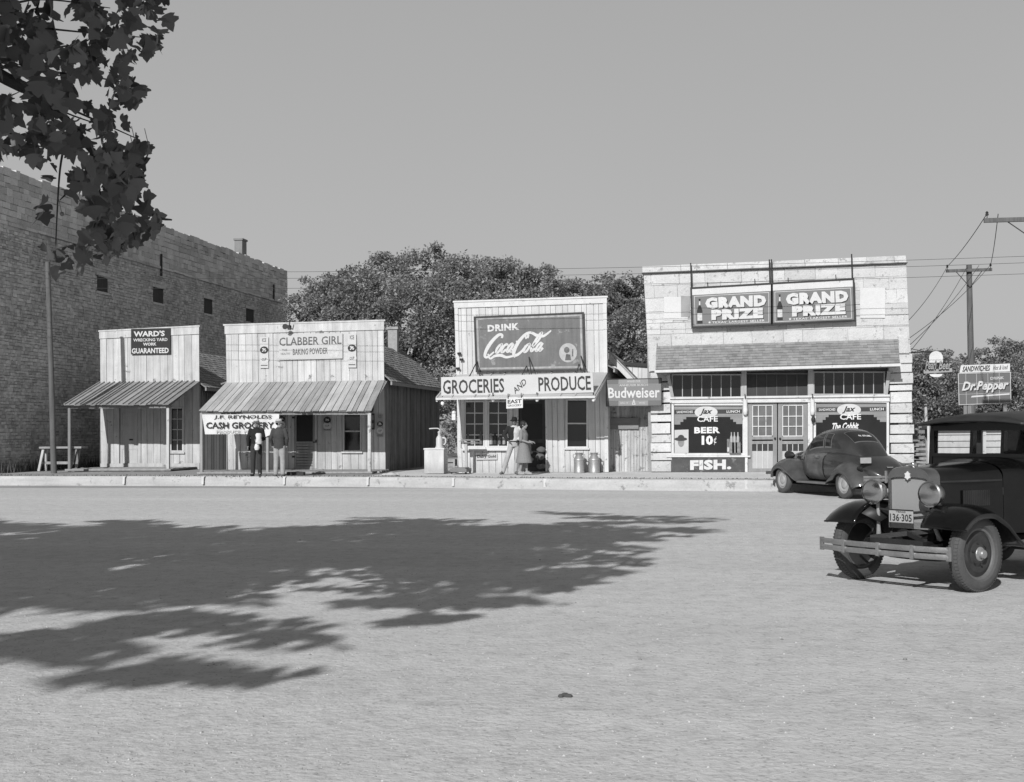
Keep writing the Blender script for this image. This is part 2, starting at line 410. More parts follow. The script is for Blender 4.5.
# kerb line fitted to the photo
CURB = [(-90, 37.0), (-45, 36.3), (-21.3, 35.74), (-13.9, 35.3), (-8.8, 34.5), (-3.1, 33.1), (1.7, 32.35), (3.2, 32.15), (5.6, 32.0), (6.3, 32.25)]
ZC = .3
def curb_y(x):
    for (a, b), (c, d) in zip(CURB[:-1], CURB[1:]):
        if a <= x <= c: return b+(d-b)*(x-a)/(c-a)
    return CURB[-1][1]
mb = MB(); rows = []
cp = smooth_curve([(x, y, 0) for x, y in CURB], 8)
for p in cp:
    rows.append([(p.x, p.y-.0, -.02), (p.x, p.y+.01, ZC*.55), (p.x, p.y+.03, ZC-.04), (p.x, p.y+.06, ZC-.008), (p.x, p.y+.1, ZC), (p.x, p.y+.42, ZC), (p.x, p.y+.43, ZC-.1)])
curb = struct('curb', mb.grid(rows, capends=True), M_curb, smooth=True)
for px in (94, 179, 267, 358, 450, 546, 644, 745):      # white parking ticks painted on the kerb face
    p = G(px, 487, .05); y = min(curb_y(p.x-.06), curb_y(p.x+.06))-.004; mb = MB()
    mb.add([(p.x-.035, y+.003, .06), (p.x+.035, y+.003, .06), (p.x+.035, y+.026, ZC-.04), (p.x-.035, y+.026, ZC-.04),
            (p.x+.05, y+.056, ZC-.006), (p.x-.05, y+.056, ZC-.006), (p.x+.05, y+.3, ZC+.004), (p.x-.05, y+.3, ZC+.004)], [(0, 1, 2, 3), (3, 2, 4, 5), (5, 4, 6, 7)])
    mb.V = [v+Vector((0, -.005, 0)) for v in mb.V]
    mb.build('painted_mark', mat('kerb paint', .52, var=.2, chip=.12, chipg=.5, chipscale=20), curb, recalc=False)
# strip of earth behind the kerb, then the concrete walk
mb = MB(); struct('earth_strip', mb.grid([[(p.x, p.y+.36, ZC-.012), (p.x, p.y+.95+.18*sin(p.x*1.3)+.1*sin(p.x*3.1), ZC-.012)] for p in cp]), M_earth)
mb = MB(); struct('sidewalk', mb.grid([[(p.x, p.y+.6, ZC-.016), (p.x, 39.5 if p.x > -9.5 else 48, ZC-.016)] for p in smooth_curve([(-10.5, 34.8, 0), (-8.8, 34.5, 0), (-3.1, 33.1, 0), (1.7, 32.35, 0), (6.3, 32.0, 0)], 10)]), M_conc)
mb = MB(); struct('shop_yard', mb.grid([[(p.x, p.y+.5, ZC-.03), (p.x, 60, ZC-.03)] for p in smooth_curve([(-120, 37.5, 0), (-45, 36.3, 0), (-21.3, 35.74, 0), (-13.9, 35.3, 0), (-8.0, 34.4, 0)], 6)]), M_earth)
# loose grit lying on the packed street: uncountable, one object
gr_ = np.random.default_rng(2); n_g = 15000
gy_ = 4.5+28*gr_.uniform(0, 1, n_g)**1.6; gx_ = (gr_.uniform(-.75, .42, n_g))*gy_; sz = gr_.uniform(.003, .0065, n_g)*gr_.choice([1, 1, 1, 1, 1, 1.7], n_g)
tet = np.array([(1, 0, 0), (.3, 1, 0), (-.9, .6, 0), (-.8, -.6, 0), (.4, -.9, 0), (.5, .2, .75), (-.5, .25, .8), (-.1, -.5, .7)]); an = gr_.uniform(0, 6.28, n_g); ca, sa = np.cos(an), np.sin(an)
VX = np.stack([np.stack([gx_+sz*(ca*t[0]-sa*t[1]), gy_+sz*(sa*t[0]+ca*t[1]), sz*t[2]-.001+0*gx_], 1) for t in tet], 1).reshape(-1, 3)
me_ = bpy.data.meshes.new('gravel'); me_.from_pydata(VX.tolist(), [], [[8*i+a for a in f] for i in range(n_g) for f in ((5, 6, 7), (0, 1, 5), (1, 2, 6, 5), (2, 3, 6), (3, 4, 7, 6), (4, 0, 5, 7))]); me_.materials.append(mat('loose grit', .36, var=0, island=.4, fine=0, bump=0))
og = bpy.data.objects.new('gravel', me_); COL.objects.link(og); tag(og, 'fine loose grit scattered over the packed street', 'gravel', kind='stuff')
# manhole-like dark spot, and clods on the street
rn = random.Random(4)
p = G(565, 696); mb = MB()
for i in range(16):
    a = rn.uniform(0, 6.3); r = rn.uniform(0, .045); s_ = rn.uniform(.006, .014)
    mb.ball((p.x+r*cos(a), p.y+r*sin(a)*1.6, s_*.6), s_*1.5, s_*1.3, s_, 7, 5)
tag(mb.build('earth_clod', mat('dark clod', .08, var=.3), None, smooth=True), 'small dark clump of earth lying alone on the open street', 'clod')
for k, (px, py) in enumerate([(704, 707), (640, 660), (540, 560), (430, 655), (782, 640), (310, 655), (905, 660), (300, 540)]):
    p = G(px, py); mb = MB()
    s_ = rn.uniform(.006, .012)
    mb.ball((p.x, p.y, s_*.5), s_*1.4, s_, s_, 6, 4)
    tag(mb.build('pebble', mat('street pebble', .22, var=.3)), 'one of the few small pebbles scattered on the gravel street', 'pebble', 'pebbles scattered on the street')

# ------------------------------------------------------------------ stone building on the left, its long side wall running back
XW = -25.5; Y0, Y1, ZT = 37.2, 69.7, 11.45
M_stone = mat('grey rubble stone', .44, rough=.95, var=.34, scale=.55, fine=.34, bump=1., bscale=11, island=.22, world=True)
M_stone2 = mat('coursed stone', .48, rough=.95, var=.2, scale=1.4, fine=.25, bump=.8, bscale=12, island=.22, world=True)
def side_blocks(z0, z1, hmin, hmax, lmin, lmax, seed, holes=(), top=None, dx=.0):
    rn = random.Random(seed); mb = MB(); z = z0
    while z < z1-.05:
        h = min(rn.uniform(hmin, hmax), z1-z)
        if z1-z-h < hmin*.5: h = z1-z
        y = Y0-rn.uniform(0, lmax)
        while y < Y1:
            l = rn.uniform(lmin, lmax); a, b = max(y, Y0), min(y+l, Y1); y += l
            if b-a < .05: continue
            for s0, s1 in cut(a+.004, b-.004, [(H_[0], H_[1]) for H_ in holes if H_[2] < z+h*.5 < H_[3]]):
                j = rn.uniform(-.012, .012)+dx; zz = z+h-.007+(rn.uniform(-.05, .06) if top and z+h > z1-.01 else 0)
                c = rn.uniform(.0, .02); dz0, dz1 = rn.uniform(-.03, .02), rn.uniform(-.02, .03)
                mb.hexa([(XW-.2, s0, z+dz0), (XW+j, s0, z+c+dz0), (XW+j*.5, s1, z+c), (XW-.2, s1, z)], [(XW-.2, s0, zz+dz1), (XW+j, s0, zz-c+dz1), (XW+j*.5, s1, zz), (XW-.2, s1, zz)])
        z += h
    return mb
t = thing('stone_building', 'long two storey rubble stone building with blank side wall and four tiny windows', 'building', (XW-6, 40, 0))
WPX = [(97, 276, 108, 292), (153, 288, 163.5, 303), (204, 299, 212.5, 314), (246, 309, 254, 323)]
holes = []
for x0, y0, x1, y1 in WPX:
    a = S(x0, (y0+y1)/2, XW); b = S(x1, (y0+y1)/2, XW); m_ = S((x0+x1)/2, y0, XW).z; n_ = S((x0+x1)/2, y1, XW).z
    holes.append((a.y, b.y, n_, m_))
ZL = 9.35
side_blocks(.1, ZL, .085, .15, .12, .36, 3, holes).build('wall', M_stone, t)
w2 = side_blocks(ZL+.12, ZT, .17, .27, .25, .7, 5, (), top=True).build('upper_wall', M_stone2, t)
mb = MB(); y = Y0
while y < Y1:
    l = rn.uniform(.5, 1.4); mb.box(XW-.2, XW+.07+rn.uniform(-.02, .02), y, min(y+l-.01, Y1), ZL+rn.uniform(-.02, .02), ZL+.11); y += l
mb.build('ledge', M_stone2, t)
mb = MB(); mb.box(XW-14, XW-.03, Y0+.02, Y1-.05, 0, ZT-.6); mb.box(XW-14, XW-.02, Y0-.3, Y0-.01, 0, ZT); mb.build('core', mat('stone mortar', .3, var=.2, fine=.2, world=True), t)
for i, (a, b, c, d) in enumerate(holes):
    mb = MB(); mb.box(XW-.16, XW-.022, a, b, c, d)
    wn = mb.build('window', mat('shuttered window board', .05, grain=.3), t)
    mb = MB(); mb.box(XW-.16, XW+.05, a-.12, b+.12, d, d+.14); mb.build('lintel', M_stone2, wn)
    mb = MB(); mb.box(XW-.1, XW+.05, a-.06, b+.06, c-.1, c); mb.build('sill', M_stone2, wn)
for px, ya, yb in ((161.5, 254, 276), (274, 284.5, 300.5)):
    a = S(px, ya, XW+.06); b = S(px, yb, XW+.06); MB().bar(a, b, .1, .06, (1, 0, 0)).build('tie_plate', M_iron(), t)
a = S(233.5, 252, XW-.6); b = S(241, 240, XW-.6); mb = MB(); mb.box(XW-.75, XW-.3, a.y+.5, a.y+1.15, ZT-.7, b.z-.1)
mb.box(XW-.8, XW-.25, a.y+.45, a.y+1.2, b.z-.1, b.z)
mb.build('chimney', mat('chimney brick', .2, var=.2, island=.1, bump=.6), t)

# ------------------------------------------------------------------ the two raw board shops on the left
def rear(t, q, Yb, ze, zr, m, dirn=1, seed=1, Xl=None, Xr=None, xm=None, roof_over=.25, rows=16, cols=70, side_n=40):
    """closed body behind a false front: side walls, rear wall, gable roof with its ridge running back"""
    Xl = q.pt(0, .6).x if Xl is None else Xl; Xr = q.pt(1, .6).x if Xr is None else Xr; Yf = q.Y+.04
    rn = random.Random(seed); xm = (Xl+Xr)/2 if xm is None else xm
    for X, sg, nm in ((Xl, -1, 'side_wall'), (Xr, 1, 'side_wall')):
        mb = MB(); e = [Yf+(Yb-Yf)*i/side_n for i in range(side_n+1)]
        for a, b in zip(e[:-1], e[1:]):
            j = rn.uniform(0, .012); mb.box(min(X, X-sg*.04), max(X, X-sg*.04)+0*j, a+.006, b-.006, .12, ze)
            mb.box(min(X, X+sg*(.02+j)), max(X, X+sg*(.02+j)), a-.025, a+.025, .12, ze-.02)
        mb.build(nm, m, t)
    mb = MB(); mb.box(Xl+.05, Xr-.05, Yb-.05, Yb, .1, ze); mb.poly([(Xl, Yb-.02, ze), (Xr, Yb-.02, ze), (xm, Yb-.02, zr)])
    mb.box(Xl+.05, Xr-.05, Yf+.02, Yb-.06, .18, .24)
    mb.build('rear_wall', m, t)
    rl = shingle_roof((Xr+roof_over, Yf, ze-.08), (Xr+roof_over, Yb+.2, ze-.08), (xm, Yb+.2, zr), (xm, Yf, zr), rows, cols, seed).build('roof', M_shing(), t)
    shingle_roof((Xl-roof_over, Yf, ze-.08), (Xl-roof_over, Yb+.2, ze-.08), (xm, Yb+.2, zr), (xm, Yf, zr), rows, cols, seed+1).build('roof', M_shing(), t)
    mb = MB(); mb.box(Xr+roof_over-.05, Xr+roof_over+.01, Yf, Yb+.2, ze-.2, ze-.09); mb.build('eave_board', M_plank(), t)
    return rl
def false_front_cap(t, q, Hpx, band, m):      # horizontal boards across the top
    mb = MB(); q.prism(mb, -.004, 1.004, -.0, band, -.035, -.008); q.prism(mb, -.012, 1.012, -.012, -.0015, -.05, .06)
    mb.build('cornice', m, t)

# --- Ward's
YW = 43.; q = Quad(YW, (100, 332), (199, 327), (200, 468), (101, 468))
ward = thing('wooden_shop', 'small pale board shop with corrugated porch roof, nearest to the stone side wall', 'shop', tuple(q.pt(.5, 1)))
wdoor = (119.5, 408, 139, 467.5); wwin = (170, 407, 184, 452)
planks(q, 15, [wdoor, wwin], seed=11).build('front_wall', M_grey(), ward)
false_front_cap(ward, q, 140, .05, M_grey())
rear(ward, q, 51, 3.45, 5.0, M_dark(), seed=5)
window(ward, YW, *wwin, 2, 4, fw=1.6, frame=M_grey(), label=None)
dq = Quad(YW, (wdoor[0], wdoor[1]), (wdoor[2], wdoor[1]), (wdoor[2], wdoor[3]), (wdoor[0], wdoor[3])); mb = MB()
dq.prism(mb, .02, .98, .0, .995, .03, .07)
for a, b in ((.08, .30), (.36, .62), (.68, .93)): 
    dq.prism(mb, .1, .9, a, a+.012, .018, .031); dq.prism(mb, .1, .9, b-.012, b, .018, .031); dq.prism(mb, .1, .13, a+.012, b-.012, .018, .031); dq.prism(mb, .87, .9, a+.012, b-.012, .018, .031)
d = mb.build('door', mat('pale door paint', .42, var=.1, grain=.15), ward)
mb = MB(); dq.prism(mb, .5, .68, .52, .545, .0, .02); mb.build('letter_slot', M_iron(), d)
mb = MB(); dq.prism(mb, -.07, .0, -.03, 1, -.03, .02); dq.prism(mb, 1.0, 1.07, -.03, 1, -.03, .02); mb.build('door_frame', M_grey(), ward)
e0, e1 = A(69, 405.5, 40.8), A(168, 405, 40.8); zw = A(150, 382.5, YW).z
M_tin = lambda: mat('dull roofing sheet', .28, var=.14, island=.2, grain=.12, rough=.55, metal=.1, chip=.05, chipg=.16)
strip_roof((e0.x-.1, 40.65, e0.z), (e1.x+.1, 40.65, e1.z), (q.pt(1, .4).x+.02, YW+.02, zw+.01), (q.pt(0, .4).x-.02, YW+.02, zw+.01), 19, 3, th=.012, seam=.045, gap=.0).build('porch_roof', M_tin(), ward)
mb = MB(); mb.bar((e0.x-.05, 40.85, e0.z-.05), (e1.x+.05, 40.85, e1.z-.05), .06, .12)
for s in (0, .33, .66, 1): mb.bar((e0.x+(e1.x-e0.x)*s, 40.9, e0.z-.02), (e0.x+(e1.x-e0.x)*s, YW, zw-.06), .05, .1)
mb.build('porch_beam', M_wood(), ward)
post(ward, 69.8, 407, 472.5, 40.85, .1); post(ward, 168.3, 407, 472.3, 40.85, .1, M_grey())
mb = MB(); rn = random.Random(8); y = 40.7
while y < YW: mb.box(e0.x-.1, e1.x+.15, y, y+.17, ZC+.0, ZC+.06+rn.uniform(0, .015)); y += .185
for s in (.05, .35, .65, .95): mb.box(e0.x+(e1.x-e0.x)*s-.06, e0.x+(e1.x-e0.x)*s+.06, 40.74, YW, ZC-.12, ZC-.001)
mb.build('porch_floor', M_plank(), ward)
mb = MB(); mb.box(q.pt(0, 1).x, q.pt(1, 1).x, YW-.05, YW-.012, ZC-.05, ZC+.2); mb.build('skirting', M_grey(), ward)

# --- Reynolds' grocery
YC = 40.; q = Quad(YC, (225.5, 326), (383.5, 321.5), (385.5, 473), (228, 473)); qc = q
clab = thing('wooden_shop', 'wide pale board shop with plank porch roof and pale flue behind its false front', 'shop', tuple(q.pt(.5, 1)))
cdoor = (294.5, 411, 315, 468.5); cwin = (343, 411, 361.5, 451.5); cwin2 = (246.5, 424, 263, 452)
planks(q, 24, [cdoor, cwin, cwin2], seed=21).build('front_wall', M_grey(), clab)
false_front_cap(clab, q, 150, .055, M_grey())
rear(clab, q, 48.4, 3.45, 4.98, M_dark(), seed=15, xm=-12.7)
window(clab, YC, *cwin, 1, 2, fw=1.3, mw=1.4, frame=M_grey(), label='window with pale sash beside the drum')
window(clab, YC, *cwin2, 2, 2, fw=1.3, frame=M_grey(), label='window behind the banner')
dq = Quad(YC, (cdoor[0], cdoor[1]), (cdoor[2], cdoor[1]), (cdoor[2], cdoor[3]), (cdoor[0], cdoor[3])); mb = MB()
dq.prism(mb, 0, .1, 0, 1, -.02, .03); dq.prism(mb, .9, 1, 0, 1, -.02, .03)
for a, b in ((0, .06), (.53, .57), (.96, 1)): dq.prism(mb, .1, .9, a, b, -.018, .03)
for i in range(8): dq.prism(mb, .1, .9, .575+i*.048, .615+i*.048, -.002, .028)
d = mb.build('screen_door', mat('grey door wood', .24, grain=.3), clab)
mb = MB(); dq.prism(mb, .1, .9, .06, .53, .01, .015); mb.build('screen', mat('dark fly screen', .02, rough=.5), d)
mb = MB(); dq.prism(mb, 1.04, 1.1, .5, .54, -.06, -.02); dq.prism(mb, .92, 1.1, .535, .55, -.06, -.02); mb.build('handle', M_iron(), d)
mb = MB(); dq.prism(mb, -.12, -.005, -.03, 1, -.03, .02); dq.prism(mb, 1.005, 1.09, -.03, 1, -.03, .02); mb.build('door_frame', M_grey(), clab)
mb = MB()
for yy in (.1, .78): dq.prism(mb, -.1, .02, yy, yy+.03, -.05, -.032)
mb.build('hinge', M_iron(), clab)
e0, e1 = A(201, 411.7, 37.9), A(370, 411.5, 37.9); zw = A(305, 382.3, YC).z
mb = MB(); mb.slab([(e0.x, 37.86, e0.z-.004), (e1.x, 37.86, e1.z-.004), (e1.x, YC+.015, zw-.004), (e0.x, YC+.015, zw-.004)], (0, 0, -.012)); mb.build('light_stop_sheet', M_plank(), clab)  # added thin sheet, keeps sun streaks from leaking between the roof planks
strip_roof((e0.x-.05, 37.8, e0.z), (e1.x+.08, 37.8, e1.z), (q.pt(1, .4).x+.03, YC+.02, zw+.01), (q.pt(0, .4).x-.03, YC+.02, zw+.01), 27, 6, th=.022, gap=.022).build('porch_roof', mat('bare roof planks', .33, var=.12, grain=.3, gscale=(9, 1.2, 1.2), island=.24), clab)
mb = MB(); mb.bar((e0.x, 37.95, e0.z-.05), (e1.x, 37.95, e1.z-.05), .06, .11)
for s in (.01, .25, .5, .75, .99): mb.bar((e0.x+(e1.x-e0.x)*s, 37.98, e0.z-.045), (e0.x+(e1.x-e0.x)*s, YC-.04, zw-.05), .05, .07)
mb.build('porch_beam', M_wood(), clab)
post(clab, 201.7, 413, 474, 37.95, .09, M_plank()); post(clab, 267.7, 413, 474, 37.95, .085, M_plank()); post(clab, 369.6, 413, 473.5, 37.95, .1, M_grey())
mb = MB(); rn = random.Random(9); y = 37.8
while y < YC-.02: mb.box(e0.x-.1, e1.x+.1+rn.uniform(-.1, .1), y, min(y+.17, YC-.03), ZC-.01, ZC+.045+rn.uniform(0, .012)); y += .185
mb.build('porch_floor', M_plank(), clab)
a = A(389, 348, 47); b = A(398, 329.5, 47); mb = MB(); mb.box(a.x, b.x, 46.85, 47.15, 3.9, b.z); mb.box(a.x-.05, b.x+.05, 46.8, 47.2, b.z, b.z+.1)
mb.build('flue', mat('pale flue brick', .3, var=.25, island=.1, bump=.6, scale=6), clab)
mb = MB(); p = A(289.5, 328, YC); mb.bar(p+Vector((-.06, -.06, .04)), p+Vector((.07, -.06, .03)), .12, .12); mb.tube([p+Vector((.06, -.05, 0)), p+Vector((.09, -.25, .08)), p+Vector((.12, -.28, .25))], .02)
mb.lathe([(.02, 0), (.09, -.12), (.1, -.13)], p+Vector((-.02, -.26, .02)), 'Y', 12)
tag(mb.build('lamp_bracket', M_iron(), None), 'small dark lamp bracket fixed on top of the wide false front', 'bracket')

# --- dark plank fence closing the gap between the two shops
q = Quad(42.2, (199.5, 412), (229.5, 412), (229.5, 471), (199.5, 471)); mb = planks(q, 10, seed=31)
tag(mb.build('plank_fence', mat('dark fence boards', .05, grain=.3, island=.3), None), 'dark plank fence closing the gap between the two raw board shops', 'fence')

# ------------------------------------------------------------------ the white grocery
YK = 38.5; q = Quad(YK, (455, 303), (606, 298), (608, 472), (459.5, 473)); qk = q
M_w = M_white()
coke = thing('grocery_store', 'white painted board grocery with a square false front and small sheet metal awning', 'shop', tuple(q.pt(.5, 1)))
kw1 = (464.5, 401, 484.5, 447); kw2 = (488, 401, 508.5, 447); kd = (518.5, 400, 545.5, 471.5); kw3 = (566, 399, 588, 448)
planks(q, 24, [kw1, kw2, kd, kw3], seed=41).build('front_wall', M_w, coke)
mb = MB(); q.prism(mb, -.006, 1.006, 0, .03, -.04, -.01); q.prism(mb, -.012, 1.012, -.012, -.0015, -.06, .06); q.prism(mb, -.004, .02, .03, 1, -.03, -.008); q.prism(mb, .98, 1.004, .03, 1, -.03, -.008)
mb.build('trim', M_trim(), coke)
rear(coke, q, 47, 3.7, 5.0, M_w, seed=25)
for kk in (kw1, kw2): window(coke, YK, *kk, 2, 4, fw=1.2, mw=.9, frame=M_trim(), label='many paned display window beside the shop door')
window(coke, YK, *kw3, 1, 2, fw=1.5, mw=1.4, frame=M_trim(), label='single sash window right of the shop door')
mb = MB(); px_box(mb, YK, 462.5, 448.5, 511, 450.5, -.12, -.01); mb.build('counter_ledge', M_trim(), coke)
mb = MB()
for x0, x1 in ((461, 464.3), (484.7, 487.8), (508.8, 512)): px_box(mb, YK, x0, 400, x1, 448, -.03, -.009)
px_box(mb, YK, 461, 397.5, 512, 399.8, -.03, -.009); mb.build('window_casing', M_trim(), coke)
mb = MB(); px_box(mb, YK, 516.3, 398, 518.4, 471.5, -.03, .03); px_box(mb, YK, 545.6, 398, 547.6, 471.5, -.03, .03); px_box(mb, YK, 516.3, 396, 547.6, 397.9, -.03, .03); mb.build('door_frame', M_trim(), coke)
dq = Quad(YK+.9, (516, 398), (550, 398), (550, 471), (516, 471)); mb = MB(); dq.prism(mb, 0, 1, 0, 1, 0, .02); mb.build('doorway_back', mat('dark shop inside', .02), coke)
dq = Quad(YK, (519, 400), (545, 400), (545, 471.5), (519, 471.5)); mb = MB()
for a, b, c, d_ in ((0, .11, 0, 1), (.89, 1, 0, 1), (.11, .89, 0, .05), (.11, .89, .55, .6), (.11, .89, .94, 1)): dq.prism(mb, a, b, c, d_, .04, .08)
sd = mb.build('screen_door', mat('dark door wood', .05, grain=.3), coke)
mb = MB(); dq.prism(mb, .11, .89, .05, .94, .055, .06); mb.build('screen', mat('dark fly screen', .02, rough=.5), sd)
e0, e1 = A(436.5, 398.6, 36.4), A(594.5, 396.6, 36.4); zw = A(530, 374, YK).z
aw = strip_roof((e0.x, 36.4, e0.z), (e1.x, 36.4, e1.z), (q.pt(1, .4).x+.03, YK+.02, zw+.01), (q.pt(0, .4).x-.03, YK+.02, zw+.01), 9, 8, th=.012, seam=.03, gap=0).build('awning', mat('painted awning sheet', .4, var=.1, rough=.5, island=.08), coke)
mb = MB(); mb.bar((e0.x-.02, 36.39, e0.z-.01), (e1.x+.02, 36.39, e1.z-.01), .03, .06); mb.build('fascia', M_trim(), aw)
mb = MB()
for s in (.0, .5, 1): mb.bar((e0.x+(e1.x-e0.x)*s, 36.42, e0.z-.06), (q.pt(s, .4).x, YK-.05, zw-.1), .05, .08)
mb.build('rafter', M_trim(), aw)
mb = MB(); p = A(454, 414, YK-.1); mb.tube([p+Vector((0, .05, -.1)), p+Vector((.2, .1, -.1))], .02, 6); mb.box(p.x-.06, p.x+.06, p.y-.08, p.y+.05, p.z-.2, p.z); mb.ball((p.x-.0, p.y-.02, p.z+.04), .075, .075, .07); tag(mb.build('wall_lantern', mat('milk glass', .6, rough=.3, bump=0)), 'small white lantern on the left corner of the white grocery', 'lamp')
for k, (px, py) in enumerate(((442.5, 403.3), (493, 399.8), (537, 399.6), (593.5, 399.6))):
    p = A(px, py, 36.5); b = thing('light_bulb', ('bare white bulb under the left end of the grocery awning', 'bare bulb under the awning in front of the paned windows', 'bare bulb hanging at the grocery doorway just right of the little white sign', 'bare bulb under the right end of the grocery awning')[k], 'bulb', tuple(p), 'bulbs under the grocery awning')
    MB().ball(p, .055, .055, .07).build('globe', mat('bulb glass', .75, rough=.2, bump=0), b, smooth=True)
    MB().tube([p+Vector((0, 0, .05)), p+Vector((0, 0, .22))], .02, 6).build('socket', M_iron(), b)

# --- wooden gate and lean-to between grocery and cafe
q = Quad(39.3, (608.5, 396), (651.5, 396), (651.5, 471), (608.5, 472)); mb = planks(q, 15, seed=51, jit=.012, gap=.008)
gate = thing('plank_gate', 'peeling vertical plank gate between the white grocery and the stone cafe', 'gate', tuple(q.pt(.5, 1)))
mb.build('boards', mat('peeling whitewash boards', .42, var=.2, grain=.4, gscale=(16, 16, .8), island=.16, chip=.3, chipg=.2, chipscale=5), gate)
mb = MB(); q.prism(mb, .3, .97, .02, .07, .035, .07); q.prism(mb, .03, .97, .8, .85, .035, .07); mb.build('rail', M_plank(), gate)
t = thing('lean_to', 'low white shed with a slanting sheet roof squeezed between grocery and cafe', 'shed', (-2.7, 43, .3))
a, b = A(607.3, 349, 39.6), A(642, 385, 39.6); mb = MB()
mb.slab([a, b, b+Vector((0, 7, 0)), a+Vector((0, 7, 0))], (0, 0, -.06)); mb.build('roof', mat('lean-to sheet', .36, var=.15, grain=.2, rough=.5), t)
mb = MB(); n_ = Vector((0, 0, -.09)); c = a+n_*.9; d = b+n_*.9; mb.slab([c, d, d+Vector((0, 0, -.22)), c+Vector((0, 0, -.22))], (0, .06, 0)); mb.build('barge_board', M_trim(), t)
q = Quad(43.0, (604, 364), (652, 367), (652, 471), (604, 471)); planks(q, 10, seed=52).build('wall', M_white(), t)
mb = MB(); q.prism(mb, 0, 1, -.03, .0, -.1, .1); mb.build('wall_cap', M_iron(), t)
# ------------------------------------------------------------------ the stone cafe
YF = 38.5
cafe = thing('stone_cafe', 'whitewashed stone block cafe with lettered show windows and shingled pent roof', 'cafe', (2, YF, ZC))
M_block = mat('whitewashed stone block', .505, rough=.9, var=.16, scale=1.6, fine=.14, island=.10, chip=.2, chipg=.3, chipscale=5.5, bump=1.0, bscale=11, dirt=.15)
M_joint = mat('dark mortar', .2, rough=.95, var=.3, world=True)
def courses(q, n, seed, lmin=.5, lmax=1.3, proud=0., gap=.016, rough=.014, holes=(), rag=0.):
    rn = random.Random(seed); mb = MB(); W = (q.pt(1, .5)-q.pt(0, .5)).length; Hh = (q.pt(.5, 1)-q.pt(.5, 0)).length
    e = [0]
    for i in range(n): e.append(e[-1]+rn.uniform(.8, 1.2))
    e = [k/e[-1] for k in e]
    for i in range(n):
        u = -rn.uniform(0, lmax)/W if lmin < 5 else 0
        while u < 1:
            l = rn.uniform(lmin, lmax)/W; a, b = max(u, 0), min(u+l, 1); u += l
            if b-a < .01: continue
            g = gap/W/2*rn.uniform(.2, 1.1); gz = gap/Hh/2*rn.uniform(.3, 1.4); j = rn.uniform(-rough, rough)-proud
            rl = rn.uniform(-rag, rag)/W if a == 0 else 0; rr = rn.uniform(-rag, rag)/W if b == 1 else 0
            t0, t1 = e[i]+gz, e[i+1]-gz; k = .012
            A4 = [q.pt(a+g+rl, t1, .25), q.pt(b-g+rr, t1, .25), q.pt(b-g+rr, t0, .25), q.pt(a+g+rl, t0, .25)]
            B4 = [q.pt(a+g+rl, t1, j+k), q.pt(b-g+rr, t1, j+k), q.pt(b-g+rr, t0, j+k), q.pt(a+g+rl, t0, j+k)]
            kx, kz = k/W, k/Hh
            C4 = [q.pt(a+g+kx+rl, t1-kz, j), q.pt(b-g-kx+rr, t1-kz, j+rn.uniform(-.008, .008)), q.pt(b-g-kx+rr, t0+kz, j), q.pt(a+g+kx+rl, t0+kz, j+rn.uniform(-.008, .008))]
            mb.add(A4+B4+C4, [(3, 2, 1, 0)]+[(m, (m+1) % 4, 4+(m+1) % 4, 4+m) for m in range(4)]+[(4+m, 4+(m+1) % 4, 8+(m+1) % 4, 8+m) for m in range(4)]+[(8, 9, 10, 11)])
    return mb
q = Quad(YF, (643.5, 274), (906.5, 263.5), (911, 364), (649, 372)); courses(q, 8, 61, .5, 1.4, gap=.007, rough=.008).build('upper_wall', M_block, cafe)
q = Quad(YF, (642.5, 266.5), (906, 255.5), (906.8, 262.6), (642.8, 273)); courses(q, 1, 62, .6, 1.5, proud=.05, rag=.04, gap=.008).build('parapet', M_block, cafe)
mb = MB(); q = Quad(YF, (641.8, 272.9), (907.3, 262.6), (907.3, 263.3), (641.8, 273.7)); q.prism(mb, 0, 1, 0, 1, -.1, .2); mb.build('ledge', mat('stained ledge', .12, var=.3), cafe)
q = Quad(YF, (649.5, 372), (671, 371), (672, 472), (651, 472)); courses(q, 10, 63, 6, 7, proud=.03, gap=.045, rough=.012, rag=.02).build('pilaster', M_block, cafe)
q = Quad(YF, (888, 345), (912, 344), (914.5, 472), (889.5, 472)); courses(q, 13, 64, 6, 7, proud=.04, gap=.05, rough=.02, rag=.03).build('pilaster', M_block, cafe)
q = Quad(YF, (649, 343), (657.3, 342.5), (657.8, 371.5), (650, 371.8)); courses(q, 1, 65, 6, 7, proud=.1, gap=.02).build('corbel', M_block, cafe)
q = Quad(YF, (897.5, 336), (908, 335.5), (909, 354), (898.5, 354)); courses(q, 1, 66, 6, 7, proud=.1, gap=.02).build('corbel', M_block, cafe)
xl, xr = A(644, 400, YF).x+.12, A(909, 400, YF).x-.02
mb = MB(); q = Quad(YF, (644, 268), (905.5, 257), (910, 363), (650, 371)); q.prism(mb, 0, 1, 0, 1, .022, .2); mb.build('wall_core', mat('joint whitewash', .4, var=.3, fine=.3, world=True), cafe)  # greyer whitewashed backing behind the block joints
mb = MB(); mb.box(xl, xr, YF+.26, YF+.34, 3.3, 6.7); mb.box(xl, xl+.3, YF+.05, YF+16, .1, 6.5); mb.box(xr-.3, xr, YF+.05, YF+16, .1, 6.5); mb.box(xl, xr, YF+15.7, YF+16, .1, 6.2)
mb.box(xl+.3, xr-.3, YF+.5, YF+15.7, 6.0, 6.1); mb.box(xl+.3, xr-.3, YF+2.2, YF+2.3, .2, 5.9); mb.box(xl+.3, xr-.3, YF+.1, YF+2.2, .2, .32)
mb.build('shell', mat('grey stone shell', .25, var=.25, fine=.2, bump=.7, bscale=10), cafe)
